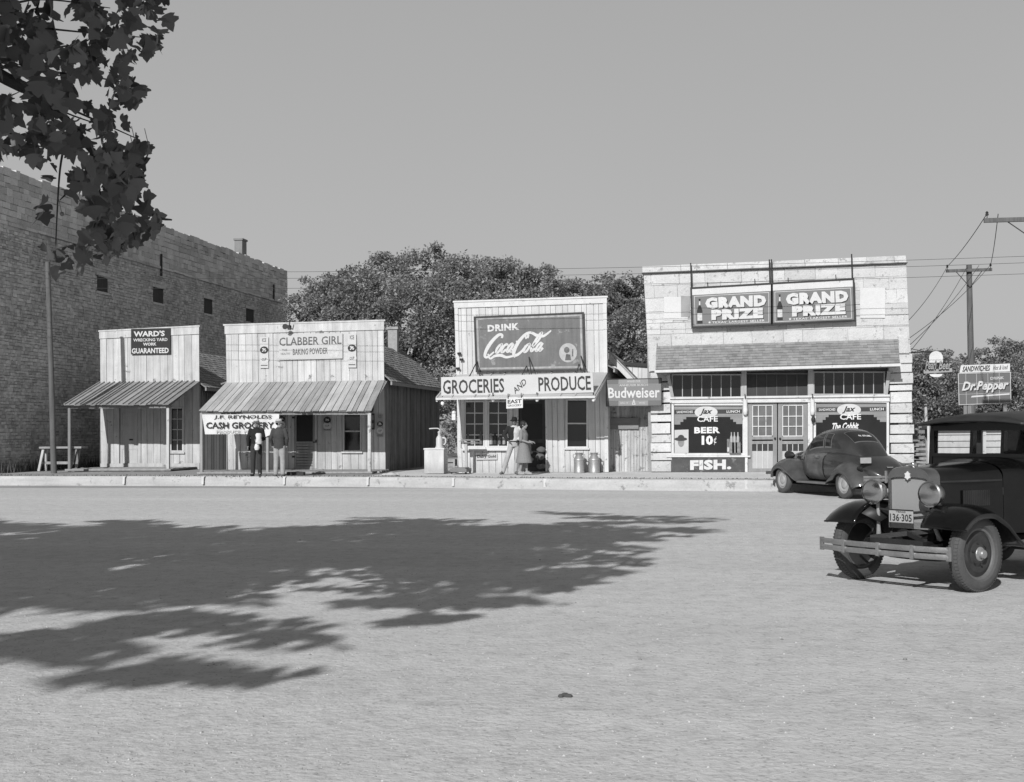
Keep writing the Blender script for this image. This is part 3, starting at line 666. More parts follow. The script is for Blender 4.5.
for k, (px0, py0, px1, py1) in enumerate([(664, 297, 688, 320), (860, 288, 885, 318)]):     # smoother plastered patches left by old signs
    mb = MB(); px_box(mb, YF, px0, py0, px1, py1, -.022, -.0145); mb.build('plaster_patch', mat('plaster patch', .57, var=.06, bump=.1), cafe)
mb = MB(); px_box(mb, YF, 681, 296, 690, 317, -.027, -.0235); mb.build('plaster_patch', mat('old sign ghost', .3, var=.2), cafe, label='darker ghost of a removed sign')
# pent roof
a0, a1 = A(655.5, 369.6, 37.75), A(900, 363, 37.75); b1, b0 = A(897.5, 339.2, YF-.03), A(656.5, 346.3, YF-.03)
shingle_roof(a0, a1, b1, b0, 9, 42, 7, th=.02).build('pent_roof', mat('worn dark shingles', .23, var=.3, scale=2, island=.16, grain=.12, gscale=(1.5, 5, 5)), cafe)
mb = MB(); mb.bar(a0+Vector((-.03, -.02, -.055)), a1+Vector((.03, -.02, -.055)), .03, .085); mb.build('fascia', M_trim(), cafe)
mb = MB(); zz = min(a0.z, a1.z)-.07; mb.slab([(a0.x, 37.8, a0.z-.1), (a1.x, 37.8, a1.z-.1), (a1.x, YF, a1.z-.1), (a0.x, YF, a0.z-.1)], (0, 0, .03)); mb.build('soffit', M_plank(), cafe)
# shop front timber
M_fr = mat('grey shop timber', .36, var=.12, grain=.16)
tr = [(671.5, 374, 742, 398), (745.5, 373, 808.5, 397), (813, 371.5, 885, 395)]
for i, (x0, y0, x1, y1) in enumerate(tr):
    window(cafe, YF, x0, y0, x1, y1, (7, 6, 7)[i], 1, fw=1.3, mw=(.8, .6, .8)[i], frame=M_fr if i != 1 else mat('dull sash wood', .13, grain=.2), name='transom', sill=False,
           glass=None if i != 1 else mat('dull board', .05, var=.2), label=('transom over the left show window', 'boarded transom over the doors', 'transom over the right show window')[i])
mb = MB()
for x0, x1 in ((741.5, 746.5), (808, 813.2)): mb = MB(); px_box(mb, YF, x0, 368, x1, 401, -.05, .06); mb.build('mullion_post', M_fr, cafe)
mb = MB(); p = A(668, 375, YF-.17); r_ = A(672.5, 397, YF); mb.bar(p, r_, .1, .06); mb.build('bracket', M_fr, cafe); mb = MB(); p = A(889, 371, YF-.17); r_ = A(886, 394, YF); mb.bar(p, r_, .1, .06); mb.build('bracket', M_fr, cafe)
q = Quad(YF, (670, 397.4), (889.5, 394.5), (889.5, 401.5), (670, 403.2)); mb = MB(); q.prism(mb, 0, 1, 0, .3, -.1, .05); q.prism(mb, 0, 1, .31, .75, -.04, .05); q.prism(mb, 0, 1, .76, 1, -.07, .05); mb.build('lintel', M_trim(), cafe)
# show windows
def oval(c, rx, rz, y, n=28): return [(c.x+rx*cos(2*pi*k/n), y, c.z+rz*sin(2*pi*k/n)) for k in range(n)]
def show_window(x0, y0, x1, y1, right):
    o = window(cafe, YF, x0, y0, x1, y1, 1, 1, fw=2.4, frame=M_trim(), name='show_window', rec=.04, sill=True, label='right show window behind the coupe' if right else 'left show window with BEER lettering')
    W = x1-x0; Hh = y1-y0
    def X(u): return x0+W*u
    def Yp(v): return y0+Hh*v
    yy = YF+.034
    # pale painted blind with stepped edge on the glass
    V = [(.035, .05), (.965, .05), (.965, .40), (.88, .40), (.88, .36), (.84, .36), (.84, .31), (.80, .31), (.80, .265), (.20, .265), (.20, .31), (.16, .31), (.16, .36), (.12, .36), (.12, .41), (.035, .41)]
    mb = MB(); P = [A(X(u), Yp(v), yy) for u, v in V]
    mb.poly([P[0], P[1], P[8], P[9]]); mb.poly([P[1], P[2], P[3], P[4], P[5], P[6], P[7], P[8]]); mb.poly([P[9], P[10], P[11], P[12], P[13], P[14], P[15], P[0]])
    mb.build('painted_border', mat('grey window paint', .22, var=.12, bump=0, grain=.3, gscale=(.3, 1, 14)), o, recalc=False)
    mb = MB(); mb.poly([A(X(.04), Yp(.13), yy-.002), A(X(.96), Yp(.12), yy-.002), A(X(.96), Yp(.20), yy-.002), A(X(.04), Yp(.215), yy-.002)]); mb.build('painted_band', mat('dark band paint', .05, bump=0), o)
    lw = mat('pale window lettering', .62, var=.12, bump=0)
    lettering(o, 'SANDWICHES', Q4(yy-.004, X(.07), Yp(.15), X(.29), Yp(.195), .3), lw, bold=.01); lettering(o, 'LUNCH', Q4(yy-.004, X(.75), Yp(.14), X(.93), Yp(.188), .3), lw, bold=.02)
    c = A(X(.47), Yp(.175), yy-.006); mb = MB(); mb.poly(oval(c, .36, .19, yy-.006)); mb.build('oval', mat('pale oval paint', .5, bump=0), o)
    lettering(o, 'Jax', Q4(yy-.009, X(.38), Yp(.11), X(.56), Yp(.245), .5), M_black(), bold=.03, shear=.35)
    lettering(o, 'CAFE', Q4(yy-.011, X(.35), Yp(.255), X(.63), Yp(.36), .3), lw, bold=.02)
    return o, X, Yp, yy, lw
o, X, Yp, yy, lw = show_window(671.5, 403, 745, 455.5, False)
lettering(o, 'BEER', Q4(yy-.004, X(.31), Yp(.46), X(.66), Yp(.58), .3), lw, bold=.045, spacing=1.08)
lettering(o, '10', Q4(yy-.004, X(.41), Yp(.62), X(.565), Yp(.80), .2), lw, bold=.05); lettering(o, '¢', Q4(yy-.004, X(.575), Yp(.64), X(.61), Yp(.80), .1), lw)
o2, X2, Yp2, yy2, _ = show_window(813.5, 400.5, 889, 454, True)
lettering(o2, 'The Cobbit', Q4(yy2-.004, X2(.25), Yp2(.42), X2(.60), Yp2(.55), .8), lw, bold=.03, shear=.4)
for x0, x1, lab, txt in ((671, 746.5, 'dark bulkhead lettered FISH', 'FISH.'), (813, 889, 'bulkhead below the right show window', None)):
    q = Quad(YF, (x0, 456.6), (x1, 455.4), (x1, 471.8), (x0, 472.6)); mb = MB(); q.prism(mb, 0, 1, 0, 1, -.02, .06)
    bk = mb.build('bulkhead', mat('dark bulkhead paint', .075, var=.3, scale=3, fine=.2, chip=.15, chipg=.16, chipscale=4), cafe, label=lab)
    if txt: lettering(bk, txt, [q.pt(.255, .24, -.025), q.pt(.80, .22, -.025), q.pt(.80, .84, -.025), q.pt(.255, .86, -.025)], M_letterw(), bold=.06, spacing=1.1)
# double doors
M_dr = mat('grey door timber', .23, var=.12, grain=.2)
for x0, x1 in ((748, 777), (778, 807.5)):
    q = Quad(YF+.02, (x0, 402.5), (x1, 402), (x1, 472), (x0, 472)); mb = MB()
    def bar_(a, b, c, d_, y_=.0): q.prism(mb, a, b, c, d_, y_, .05)
    bar_(0, .14, 0, 1); bar_(.86, 1, 0, 1)
    for c, d_ in ((0, .04), (.49, .535), (.555, .60), (.95, 1)): bar_(.14, .86, c, d_)
    dd = mb.build('door', M_dr, cafe); mb = MB()
    for s in (.36, .62): q.prism(mb, s-.013, s+.013, .04, .49, .004, .03)
    for s in (.2, .345): q.prism(mb, .14, .86, s-.006, s+.006, .006, .032)
    for a, b, c, d_ in ((.145, .175, .04, .49), (.825, .855, .04, .49), (.145, .855, .04, .052), (.145, .855, .478, .49), (.3, .32, .60, .95), (.49, .51, .60, .95), (.68, .7, .60, .95)): q.prism(mb, a, b, c, d_, .008, .035)
    mb.build('glazing_bars', M_trim(), dd)
    mb = MB(); q.prism(mb, .14, .86, .04, .49, .036, .042); mb.build('pane', mat('dull screened glass', .12, var=.3, rough=.4, bump=0), dd)
    mb = MB(); q.prism(mb, .14, .86, .6, .7, .036, .042); mb.build('pane', mat('dark lower glass', .04, rough=.3), dd)
    mb = MB(); q.prism(mb, .14, .86, .7, .95, .036, .042); mb.build('panel', mat('pale door panel', .4, var=.1), dd)
    mb = MB(); p = q.pt(.93 if x0 < 760 else .07, .52, -.04); mb.ball(p, .035); mb.build('knob', M_iron(), dd)
mb = MB(); px_box(mb, YF, 745, 402, 747.6, 472, -.04, .05); mb.build('door_frame', M_trim(), cafe); mb = MB(); px_box(mb, YF, 807.8, 401, 812.5, 472, -.04, .05); mb.build('door_frame', M_trim(), cafe)
for px, lab in ((745.2, 'slim white sconce on the post left of the cafe doors'), (812.5, 'slim white sconce on the post right of the cafe doors')):
    p = A(px, 410, YF-.12); t = thing('wall_lamp', lab, 'lamp', tuple(p), 'sconces beside the cafe doors')
    MB().lathe([(.02, .38), (.06, .34), (.08, 0), (.07, -.12), (.03, -.16)], p, 'Z', 12).build('shade', mat('enamel white', .6, rough=.3, bump=0), t, smooth=True)
    MB().tube([p+Vector((0, .12, .5)), p+Vector((0, -.1, .48)), p+Vector((0, -.1, .36))], .015, 6).build('arm', M_iron(), t)
    if px > 800: MB().ball(p+Vector((.02, -.03, -.3)), .07, .06, .1).build('dark_globe', M_iron(), t)
# things standing in the left show window
q = Quad(YF-.035, (674.5, 430), (688.5, 429.5), (688.5, 453), (674.5, 453)); t = thing('poster', 'pale poster of a head in a wide hat inside the cafe show window', 'poster', tuple(q.pt(.5, 1)))
mb = MB(); q.prism(mb, 0, 1, 0, 1, 0, .01); mb.build('card', mat('poster card', .46, var=.1, bump=0), t)
mb = MB(); c = q.pt(.47, .55, -.003); mb.poly(oval(c, .1, .14, c.y)); mb.build('portrait', mat('printed face', .22, var=.4, scale=8, bump=0), t)
mb = MB(); c = q.pt(.45, .4, -.006); mb.poly(oval(c, .2, .06, c.y)); mb.poly(oval(q.pt(.47, .34, -.007), .1, .09, c.y-.001)); mb.build('printed_hat', mat('printed dark', .05, bump=0), t)
q = Quad(YF-.04, (727, 439), (739.5, 438.5), (739.5, 453), (727, 453)); t = thing('display_card', 'printed counter card with pictures beside the bottles in the show window', 'card', tuple(q.pt(.5, 1)))
mb = MB(); q.prism(mb, 0, 1, 0, 1, 0, .01); mb.build('card', mat('grey card', .16, var=.6, scale=9, bump=0), t)
mb = MB()
for a, b, c, d_ in ((.25, .9, .12, .3), (.3, .85, .4, .9), (.02, .3, .6, .9)): q.prism(mb, a, b, c, d_, -.004, -.001)
mb.build('print', mat('pale print', .5, var=.5, scale=12, bump=0), t)
for i, px in enumerate((731.5, 734.5, 738)):
    p = A(px, 441, YF-.1); r = .045; prof = [(r, -.02), (r, .14), (.02, .2), (.02, .29), (.024, .3)]
    q_ = p-Vector((0, 0, .02)); 
    tag(MB().lathe(prof, q_, 'Z', 10).build('bottle', mat('pale bottle', .35, rough=.2, bump=0), None, smooth=True), 'one of the row of pale bottles standing behind the card in the cafe window', 'bottle', 'bottles in the cafe window')
    p2 = A(px, 453, YF-.1)
    tag(MB().box(p.x-.075, p.x+.075, YF-.14, YF-.05, p2.z, p.z-.041).build('carton', mat('printed carton', .2, var=.5, scale=9, bump=0), None), 'one of the row of printed cartons with bottles on top in the cafe window', 'carton', 'cartons in the cafe window')

# the two beer signs in iron frames
M_sg = dict(rough=.5, bump=0, var=.05, fine=.03)
for i, (TL, TR, BR, BL, lab) in enumerate([((692, 289), (771, 284.5), (771, 323.6), (693, 326.5), 'left of the two framed GRAND PRIZE beer signs on the cafe parapet'),
                                           ((772.6, 284.3), (852.6, 280), (854, 319.6), (772.8, 323.4), 'right of the two framed GRAND PRIZE beer signs on the cafe parapet')]):
    t, q = board_sign('beer_sign', lab, 'sign', YF-.2, TL, TR, BR, BL, .155, thick=.08, frame=M_iron(), framew=.055, group='beer signs on the cafe parapet', **M_sg)
    def P4(a, b, c, d_, y_=-.006): return [q.pt(a, c, y_), q.pt(b, c, y_), q.pt(b, d_, y_), q.pt(a, d_, y_)]
    MB().slab(P4(.0, 1, .0, .165), (0, .004, 0)).build('top_band', M_letterw(), t)
    mb = MB()
    for a, b, c, d_ in ((.025, .975, .195, .207), (.025, .975, .955, .967), (.025, .031, .207, .955), (.969, .975, .207, .955)): mb.poly(P4(a, b, c, d_, -.003))
    mb.build('border_line', M_letterw(), t, recalc=False)
    kb = mat('sign shade', .03, bump=0)
    for s_, bx, sp in (('GRAND', (.165, .94, .25, .55), 1.02), ('PRIZE', (.24, .90, .58, .85), 1.05)):
        dx, dz = .008, .02; V = [q.pt(bx[0]+dx, bx[2]+dz, -.003), q.pt(bx[1]+dx, bx[2]+dz, -.003), q.pt(bx[1]+dx, bx[3]+dz, -.003), q.pt(bx[0]+dx, bx[3]+dz, -.003)]
        lettering(t, s_, V, kb, name='letter_shade', bold=.085, spacing=sp+.1)
        lettering(t, s_, P4(*bx, -.007), M_letterw(), bold=.078, spacing=sp+.1)
    lettering(t, 'TEXAS\' LARGEST SELLER', P4(.25, .92, .885, .94), mat('sign small lettering', .6, bump=0), bold=.01, spacing=1.1)
    c = q.pt(.215, .91, -.005); mb = MB(); st = [(c.x+(.05 if k % 2 == 0 else .02)*sin(pi*k/5), c.y, c.z+(.05 if k % 2 == 0 else .02)*cos(pi*k/5)) for k in range(10)]; mb.poly(st); mb.build('star', M_letterw(), t)
    c = q.pt(.09, .93, -.004); h = (q.pt(.09, .27)-q.pt(.09, .93)).length; wd = .085
    pr = [(wd, .0), (wd, .52), (.6*wd, .66), (.3*wd, .74), (.28*wd, .95), (.36*wd, .97), (.36*wd, 1.)]
    mb = MB(); mb.poly([(c.x+r, c.y, c.z+z*h) for r, z in pr]+[(c.x-r, c.y, c.z+z*h) for r, z in pr[::-1]]); mb.build('bottle', mat('bottle paint', .035, bump=0), t)
    mb = MB(); mb.poly([(c.x-wd*.9, c.y-.003, c.z+.12*h), (c.x+wd*.9, c.y-.003, c.z+.12*h), (c.x+wd*.9, c.y-.003, c.z+.42*h), (c.x-wd*.9, c.y-.003, c.z+.42*h)]); mb.poly([(c.x-wd*.26, c.y-.003, c.z+.74*h), (c.x+wd*.26, c.y-.003, c.z+.74*h), (c.x+wd*.26, c.y-.003, c.z+.9*h), (c.x-wd*.26, c.y-.003, c.z+.9*h)])
    mb.build('bottle_label', mat('label paint', .5, var=.3, scale=14, bump=0), t)
    for px, ya in (((690.7, 263), (769.3, 259.5)) if i == 0 else ((771.4, 259.3), (851.6, 254))):
        a = A(px, ya, YF-.17); b = A(px+.7, 288 if i == 0 else 284, YF-.17); MB().tube([a, b], .022, 6).build('hanger_rod', M_iron(), t)
    for s in (.2, .8):
        a = q.pt(s, 0, .1); MB().tube([a, a+Vector((0, .2, .4))], .014, 5).build('stay', M_iron(), t)

# ------------------------------------------------------------------ signs of the board shops
lw = M_letterw()
t, q = board_sign('painted_sign', 'black board lettered WARD\'S on the false front of the smallest shop', 'sign', YW-.08, (131, 329), (170.3, 328), (170.3, 353.8), (131, 354.4), .022, **M_sg)
def T4(q, a, b, c, d_, rise=0.): return [q.pt(a, c, -.004), q.pt(b, c-rise, -.004), q.pt(b, d_-rise, -.004), q.pt(a, d_, -.004)]
for s_, bx, bo in (("WARD'S", (.07, .86, .09, .31), .035), ('WRECKING YARD', (.06, .93, .38, .50), .02), ('WORK', (.31, .65, .55, .67), .03), ('GUARANTEED', (.02, .96, .76, .97), .03)):
    lettering(t, s_, T4(q, *bx), lw, bold=bo)
t, q = board_sign('tin_sign', 'pale tin sign lettered CLABBER GIRL BAKING POWDER on the wide false front', 'sign', YC-.06, (279, 334), (342.5, 333), (342.5, 358.4), (279, 360.2), .46, thick=.02, **M_sg)
gy = mat('grey sign lettering', .11, bump=0)
lettering(t, 'CLABBER GIRL', T4(q, .005, .985, .14, .46, .03), gy, bold=.012)
lettering(t, 'BAKING POWDER', T4(q, .22, .77, .58, .82, .02), gy, bold=.012); lettering(t, 'THE', T4(q, .05, .13, .58, .66), gy); lettering(t, 'HEALTHY', T4(q, .03, .18, .72, .8), gy)
mb = MB(); c = q.pt(.86, .7, -.004); mb.poly(oval(c, .22, .23, c.y)); mb.poly([(c.x-.12, c.y-.002, c.z-.02), (c.x+.1, c.y-.002, c.z-.02), (c.x+.1, c.y-.002, c.z+.06), (c.x-.12, c.y-.002, c.z+.06)]); mb.build('medallion', mat('medallion paint', .5, var=.2, scale=9, bump=0), t)
def bottle_sign(x0, y0, x1, y1, lab, Y_, tall=True, g=.5):
    q = Quad(Y_, (x0, y0), (x1, y0), (x1, y1), (x0, y1)); t = thing('bottle_sign', lab, 'sign', tuple(q.pt(.5, 1)), 'tall narrow bottle signs on the wide board shop')
    mb = MB(); q.prism(mb, 0, 1, 0, 1, 0, .015); mb.build('panel', mat('bottle sign panel %.2f' % g, g, var=.1, bump=0), t)
    W = (q.pt(1, 0)-q.pt(0, 0)).length
    lettering(t, 'ICE', T4(q, .25, .75, .04, .16), gy, bold=.02)
    c = q.pt(.5, .42, -.004); mb = MB(); mb.poly(oval(c, W*.5, W*.42, c.y)); mb.build('dark_disc', mat('dark disc paint', .04, bump=0), t)
    strokes(t, [([(.2, .3), (.4, .2), (.35, .7), (.2, .75)], .2), ([(.7, .2), (.5, .45), (.75, .55), (.6, .8)], .2)], [q.pt(.1, .34, -.007), q.pt(.9, .34, -.007), q.pt(.9, .5, -.007), q.pt(.1, .5, -.007)], lw, name='emblem')
    c = q.pt(.5, .72, -.004); mb = MB(); mb.poly(oval(c, W*.55, W*.52, c.y)); mb.build('pale_disc', mat('pale disc paint', .5, bump=0), t)
    lettering(t, 'CUP', [q.pt(.22, .69, -.007), q.pt(.78, .67, -.007), q.pt(.78, .76, -.007), q.pt(.22, .77, -.007)], gy, bold=.02)
    mb = MB(); q.prism(mb, .1, .9, .9, .93, -.004, -.001); mb.build('base_line', gy, t)
bottle_sign(260, 337, 268.3, 368, 'tall bottle sign left of the CLABBER GIRL sign', YC-.05)
bottle_sign(347.8, 334, 356.2, 367.5, 'tall bottle sign right of the CLABBER GIRL sign', YC-.05)
bottle_sign(323.5, 412, 331, 431, 'tall bottle sign under the porch between screen door and window', YC-.05, g=.3)
bottle_sign(377, 414.5, 383, 437, 'tall bottle sign at the right end of the porch wall', YC-.05, g=.3)
bottle_sign(278.5, 411, 285, 430, 'tall bottle sign under the porch left of the screen door', YC-.05, g=.2)
p = A(370, 409, YC-.06); mb = MB(); mb.lathe([(.0, -.01), (.13, -.01), (.13, .01)], p, 'Y', 20); tag(mb.build('round_sign', mat('dark round tin', .06, var=.5, scale=12, bump=0), None), 'small dark round tin sign high under the porch end', 'sign')
t, q = board_sign('square_sign', 'small dark square sign with two pale lines below the round sign', 'sign', YC-.06, (367.5, 413.5), (374.5, 413.5), (374.5, 429.5), (367.5, 429.5), .04, thick=.015, **M_sg)
mb = MB(); q.prism(mb, .12, .88, .1, .42, -.004, -.001); q.prism(mb, .15, .85, .6, .88, -.004, -.001); mb.build('print', mat('dull print', .2, var=.5, scale=15, bump=0), t)
# cloth banner below the porch edge
YB = 37.86
mb = MB(); rows = []
for j in range(7):
    v = j/6; row = []
    for i in range(41):
        u = i/40; xl_ = 201.8+3*v; yt = 413.8+(.6 if u < .5 else .2); yb = 434.3-.3*u+(3.2*max(0, 1-abs(u-.855)*9))
        x = xl_+(279.5-4.5*v*v-xl_)*u; y = yt+(yb-yt)*v; p = A(x, y, YB); p.y += .02*sin(u*23+v*2)+.012*sin(u*61); row.append(p)
    rows.append(row)
ban = thing('cloth_banner', 'white cloth banner lettered CASH GROCERY hung below the plank porch roof', 'banner', tuple(A(240, 434, YB)))
mb.grid(rows); mb.build('cloth', mat('white banner cloth', .58, var=.08, bump=.1), ban, smooth=True)
k1 = mat('banner black', .03, bump=0); k2 = mat('banner faded paint', .4, bump=0)
lettering(ban, 'J.F. REYNOLDS', Q4(YB-.045, 214, 415.2, 271.5, 419.6, .2), k1, bold=.02, shear=.1)
lettering(ban, 'CASH GROCERY', Q4(YB-.045, 206, 422.2, 274, 428.6, .2), k1, bold=.025)
lettering(ban, 'PRODUCE', Q4(YB-.045, 216.5, 430.2, 240, 433.3, 0), k2, bold=.02); lettering(ban, 'FEED', Q4(YB-.045, 244, 430.2, 258, 433.3, 0), k2, bold=.02)

# soft drink sign painted board
t, q = board_sign('painted_sign', 'large dark soft drink sign board on the white false front of the grocery', 'sign', YK-.09, (475, 317.5), (582.7, 313.2), (584.3, 369.2), (477, 371), .145, thick=.03, var=.2, scale=1.2, grain=.22, gscale=(7, 7, .6), rough=.7, chip=.12, chipg=.26, chipscale=2.2)
W_ = (q.pt(1, .5)-q.pt(0, .5)).length; mb = MB()
for a, b, c, d_ in ((-.012, 1.012, -.02, .006), (-.012, 1.012, .994, 1.022), (-.012, .004, .006, .994), (.996, 1.012, .006, .994)): q.prism(mb, a, b, c, d_, -.02, .035)
mb.build('frame', mat('dark sign frame', .06, grain=.2), t)
mb = MB()
for a, b, c, d_ in ((.01, .99, .02, .05), (.01, .99, .94, .975), (.01, .028, .05, .94), (.972, .99, .05, .94)): q.prism(mb, a, b, c, d_, -.004, -.001)
mb.build('border', mat('faded border paint', .32, var=.3, scale=5, grain=.3), t)
lettering(t, 'DRINK', T4(q, .115, .41, .15, .275, .02), lw, bold=.05, spacing=1.1)
q4 = [q.pt(.09, .30, -.005), q.pt(.725, .28, -.005), q.pt(.725, .76, -.005), q.pt(.09, .78, -.005)]
def sl(pts, k=.16): return [(x+(.5-y)*k, y) for x, y in pts]
CC = [(sl([(.20, .22), (.185, .10), (.13, .10), (.065, .35), (.035, .65), (.045, .88), (.09, .93), (.16, .74)]), (.08, .14, .06)),
      ([(.03, .80), (.06, .99), (.13, .90), (.22, .88), (.30, .96), (.40, .93), (.43, .98)], (.05, .12, .05)),
      (sl([(.235, .46), (.205, .50), (.185, .65), (.195, .76), (.225, .75), (.245, .58), (.235, .46), (.225, .45)]), .088),
      (sl([(.325, .52), (.31, .46), (.28, .52), (.265, .68), (.285, .77), (.33, .66)]), .088),
      (sl([(.405, .50), (.385, .45), (.355, .53), (.345, .68), (.365, .76), (.395, .64), (.408, .48)]), .088),
      (sl([(.41, .46), (.395, .66), (.41, .76), (.44, .66)]), .088),
      (sl([(.43, .38), (.455, .38)]), .07),
      (sl([(.585, .27), (.575, .14), (.53, .13), (.475, .38), (.455, .68), (.475, .88), (.53, .88), (.58, .72), (.60, .55)]), (.08, .14, .07)),
      ([(.60, .30), (.60, .10), (.68, .07), (.76, .18), (.85, .22), (.93, .10), (.97, .02)], (.06, .12, .05)),
      (sl([(.645, .50), (.615, .54), (.60, .68), (.61, .78), (.64, .77), (.66, .62), (.65, .50), (.64, .49)]), .088),
      (sl([(.70, .62), (.755, .40), (.775, .18), (.765, .08), (.735, .20), (.705, .50), (.70, .70), (.72, .77), (.75, .66)]), .088),
      (sl([(.835, .52), (.81, .47), (.78, .56), (.77, .70), (.79, .77), (.82, .66), (.838, .50)]), .088),
      (sl([(.84, .48), (.825, .68), (.84, .77), (.87, .66)]), .088)]
strokes(t, CC, q4, lw)
c = q.pt(.855, .70, -.004); mb = MB(); mb.poly(oval(c, .29, .31, c.y)); mb.build('pale_disc', mat('faded disc paint', .38, var=.3, scale=4, bump=0), t)
mb = MB(); mb.poly(oval(c+Vector((-.04, -.003, .09)), .09, .1, c.y-.003)); mb.poly([(c.x-.1, c.y-.005, c.z-.24), (c.x+.1, c.y-.005, c.z-.24), (c.x+.07, c.y-.005, c.z-.06), (c.x-.06, c.y-.005, c.z-.03)]); mb.poly([(c.x+.12, c.y-.004, c.z-.12), (c.x+.17, c.y-.004, c.z-.12), (c.x+.17, c.y-.004, c.z+.12), (c.x+.14, c.y-.004, c.z+.12)])
mb.build('figure', mat('faded dark figure', .12, var=.5, scale=8, bump=0), t)
# long white board over the awning
t, q = board_sign('painted_sign', 'long white board lettered GROCERIES AND PRODUCE standing on the awning', 'sign', 36.62, (441, 377.2), (592.6, 372.6), (593.6, 392.4), (441.3, 396.6), .5, thick=.04, var=.06, rough=.7)
kk = mat('sign dark lettering', .05, bump=0, var=.2)
lettering(t, 'GROCERIES', T4(q, .012, .42, .15, .88, .0), kk, bold=.018)
lettering(t, 'AND', [q.pt(.475, .70, -.005), q.pt(.555, .16, -.005), q.pt(.57, .45, -.005), q.pt(.49, .98, -.005)], kk, bold=.012)
lettering(t, 'PRODUCE', T4(q, .645, .985, .15, .88, .0), kk, bold=.018)
for x0, y0, x1, y1 in ((477, 361, 469.5, 376.5), (476, 362, 480, 376.5), (526.5, 366, 522, 375), (529, 357, 531.5, 375), (579, 364, 576.5, 373.5), (581, 356, 585, 373.5)):
    a = A(x0, y0, YK-.12); b = A(x1, y1, 36.66); MB().tube([a, b], .018, 5).build('stay_rod', M_iron(), t)
t, q = board_sign('hanging_sign', 'small white sign with dark lettering EAST hanging under the grocery awning', 'sign', 36.33, (506.3, 399), (522.8, 398), (522.8, 407.8), (506.3, 408.6), .6, thick=.03, **M_sg)
lettering(t, 'EAST', T4(q, .08, .93, .1, .5), kk, bold=.03); lettering(t, 'GROCERY', T4(q, .08, .93, .6, .82), gy, bold=.02)
for s in (.1, .9): a = q.pt(s, 0, .015); MB().tube([a, a+Vector((0, 0, .16))], .012, 5).build('hanger_rod', M_iron(), t)
t, q = board_sign('tin_placard', 'narrow pale placard with dark lettering below the grocery display windows', 'sign', YK-.05, (476, 454), (497.3, 453.6), (497.3, 459.6), (476, 460), .42, thick=.012, **M_sg)
lettering(t, 'Dairy Gold', T4(q, .06, .94, .18, .8), kk, bold=.03)
for k, (px, py) in enumerate(((457.3, 353.5), (459.6, 359.5), (456, 368.5))):
    p = A(px, py, YK-.1); tag(MB().lathe([(.02, 0), (.045, .02), (.03, .06), (.045, .09), (.03, .13)], p, 'X', 8).build('insulator', M_iron(), None, smooth=True), ('upper', 'middle', 'lowest')[k]+' dark insulator at the left edge of the white false front', 'insulator', 'insulators on the white false front')
# beer sign on the gate
t, q = board_sign('beer_sign', 'dark tin sign with white lettering Budweiser above the plank gate', 'sign', 38.25, (606, 379), (661.8, 378), (661.8, 406), (606, 406.5), .13, thick=.04, **M_sg)
def sp(a, b, c, d_, g, y_=-.003):
    mb = MB(); mb.slab([q.pt(a, c, y_), q.pt(b, c, y_), q.pt(b, d_, y_), q.pt(a, d_, y_)], (0, .002, 0)); return mb.build('panel_band', mat('tin band %.2f' % g, g, bump=0, var=.05), t)
sp(.0, 1., .19, .80, .2); sp(.225, .755, .0, .19, .25); sp(.225, .755, .80, 1, .25)
mb = MB()
for a, b, c, d_ in ((0, 1, 0, .02), (0, 1, .98, 1), (0, .012, .02, .98), (.988, 1, .02, .98)): q.prism(mb, a, b, c, d_, -.02, -.004)
mb.build('rim', mat('tin rim', .05, bump=0), t)
lettering(t, 'Budweiser', [q.pt(.04, .32, -.008), q.pt(.965, .31, -.008), q.pt(.965, .70, -.008), q.pt(.04, .70, -.008)], lw, bold=.02)
pl = mat('tin pale lettering', .5, bump=0)
lettering(t, 'ANHEUSER', [q.pt(.38, .06, -.007), q.pt(.62, .06, -.007), q.pt(.62, .14, -.007), q.pt(.38, .14, -.007)], pl); lettering(t, 'ANHEUSER BUSCH', [q.pt(.24, .2, -.007), q.pt(.75, .2, -.007), q.pt(.75, .275, -.007), q.pt(.24, .275, -.007)], pl, bold=.01)
lettering(t, 'KING OF', [q.pt(.26, .85, -.007), q.pt(.4, .85, -.007), q.pt(.4, .91, -.007), q.pt(.26, .91, -.007)], pl); lettering(t, 'BEERS', [q.pt(.6, .85, -.007), q.pt(.7, .85, -.007), q.pt(.7, .91, -.007), q.pt(.6, .91, -.007)], pl)
strokes(t, [([(.5, 0), (.2, .8)], .15), ([(.5, 0), (.8, .9)], .15), ([(.1, .9), (.9, .9)], .15), ([(.3, .5), (.75, .5)], .15)], [q.pt(.46, .76, -.007), q.pt(.54, .76, -.007), q.pt(.54, .95, -.007), q.pt(.46, .95, -.007)], pl, name='emblem')
t, q = board_sign('wooden_board', 'blank weathered board fixed flat on the plank gate below the beer sign', 'board', 39.22, (607.5, 418), (638.5, 418), (638.5, 429), (607.5, 429.2), .2, thick=.03, grain=.3, gscale=(.8, 9, 9))
# ------------------------------------------------------------------ small things along the walk
# tall bare post at the far left
p = G(54, 472.5, ZC); t_ = A(47.5, 262, p.y)
tag(MB().tube([p+Vector((0, 0, -.1)), (p*.5+t_*.5)+Vector((.01, 0, 0)), t_], [.105, .095, .085], 14).build('wooden_pole', mat('silvered pole wood', .11, grain=.35, gscale=(18, 18, .6)), None, smooth=True), 'tall bare round pole standing at the kerb before the stone wall', 'pole')
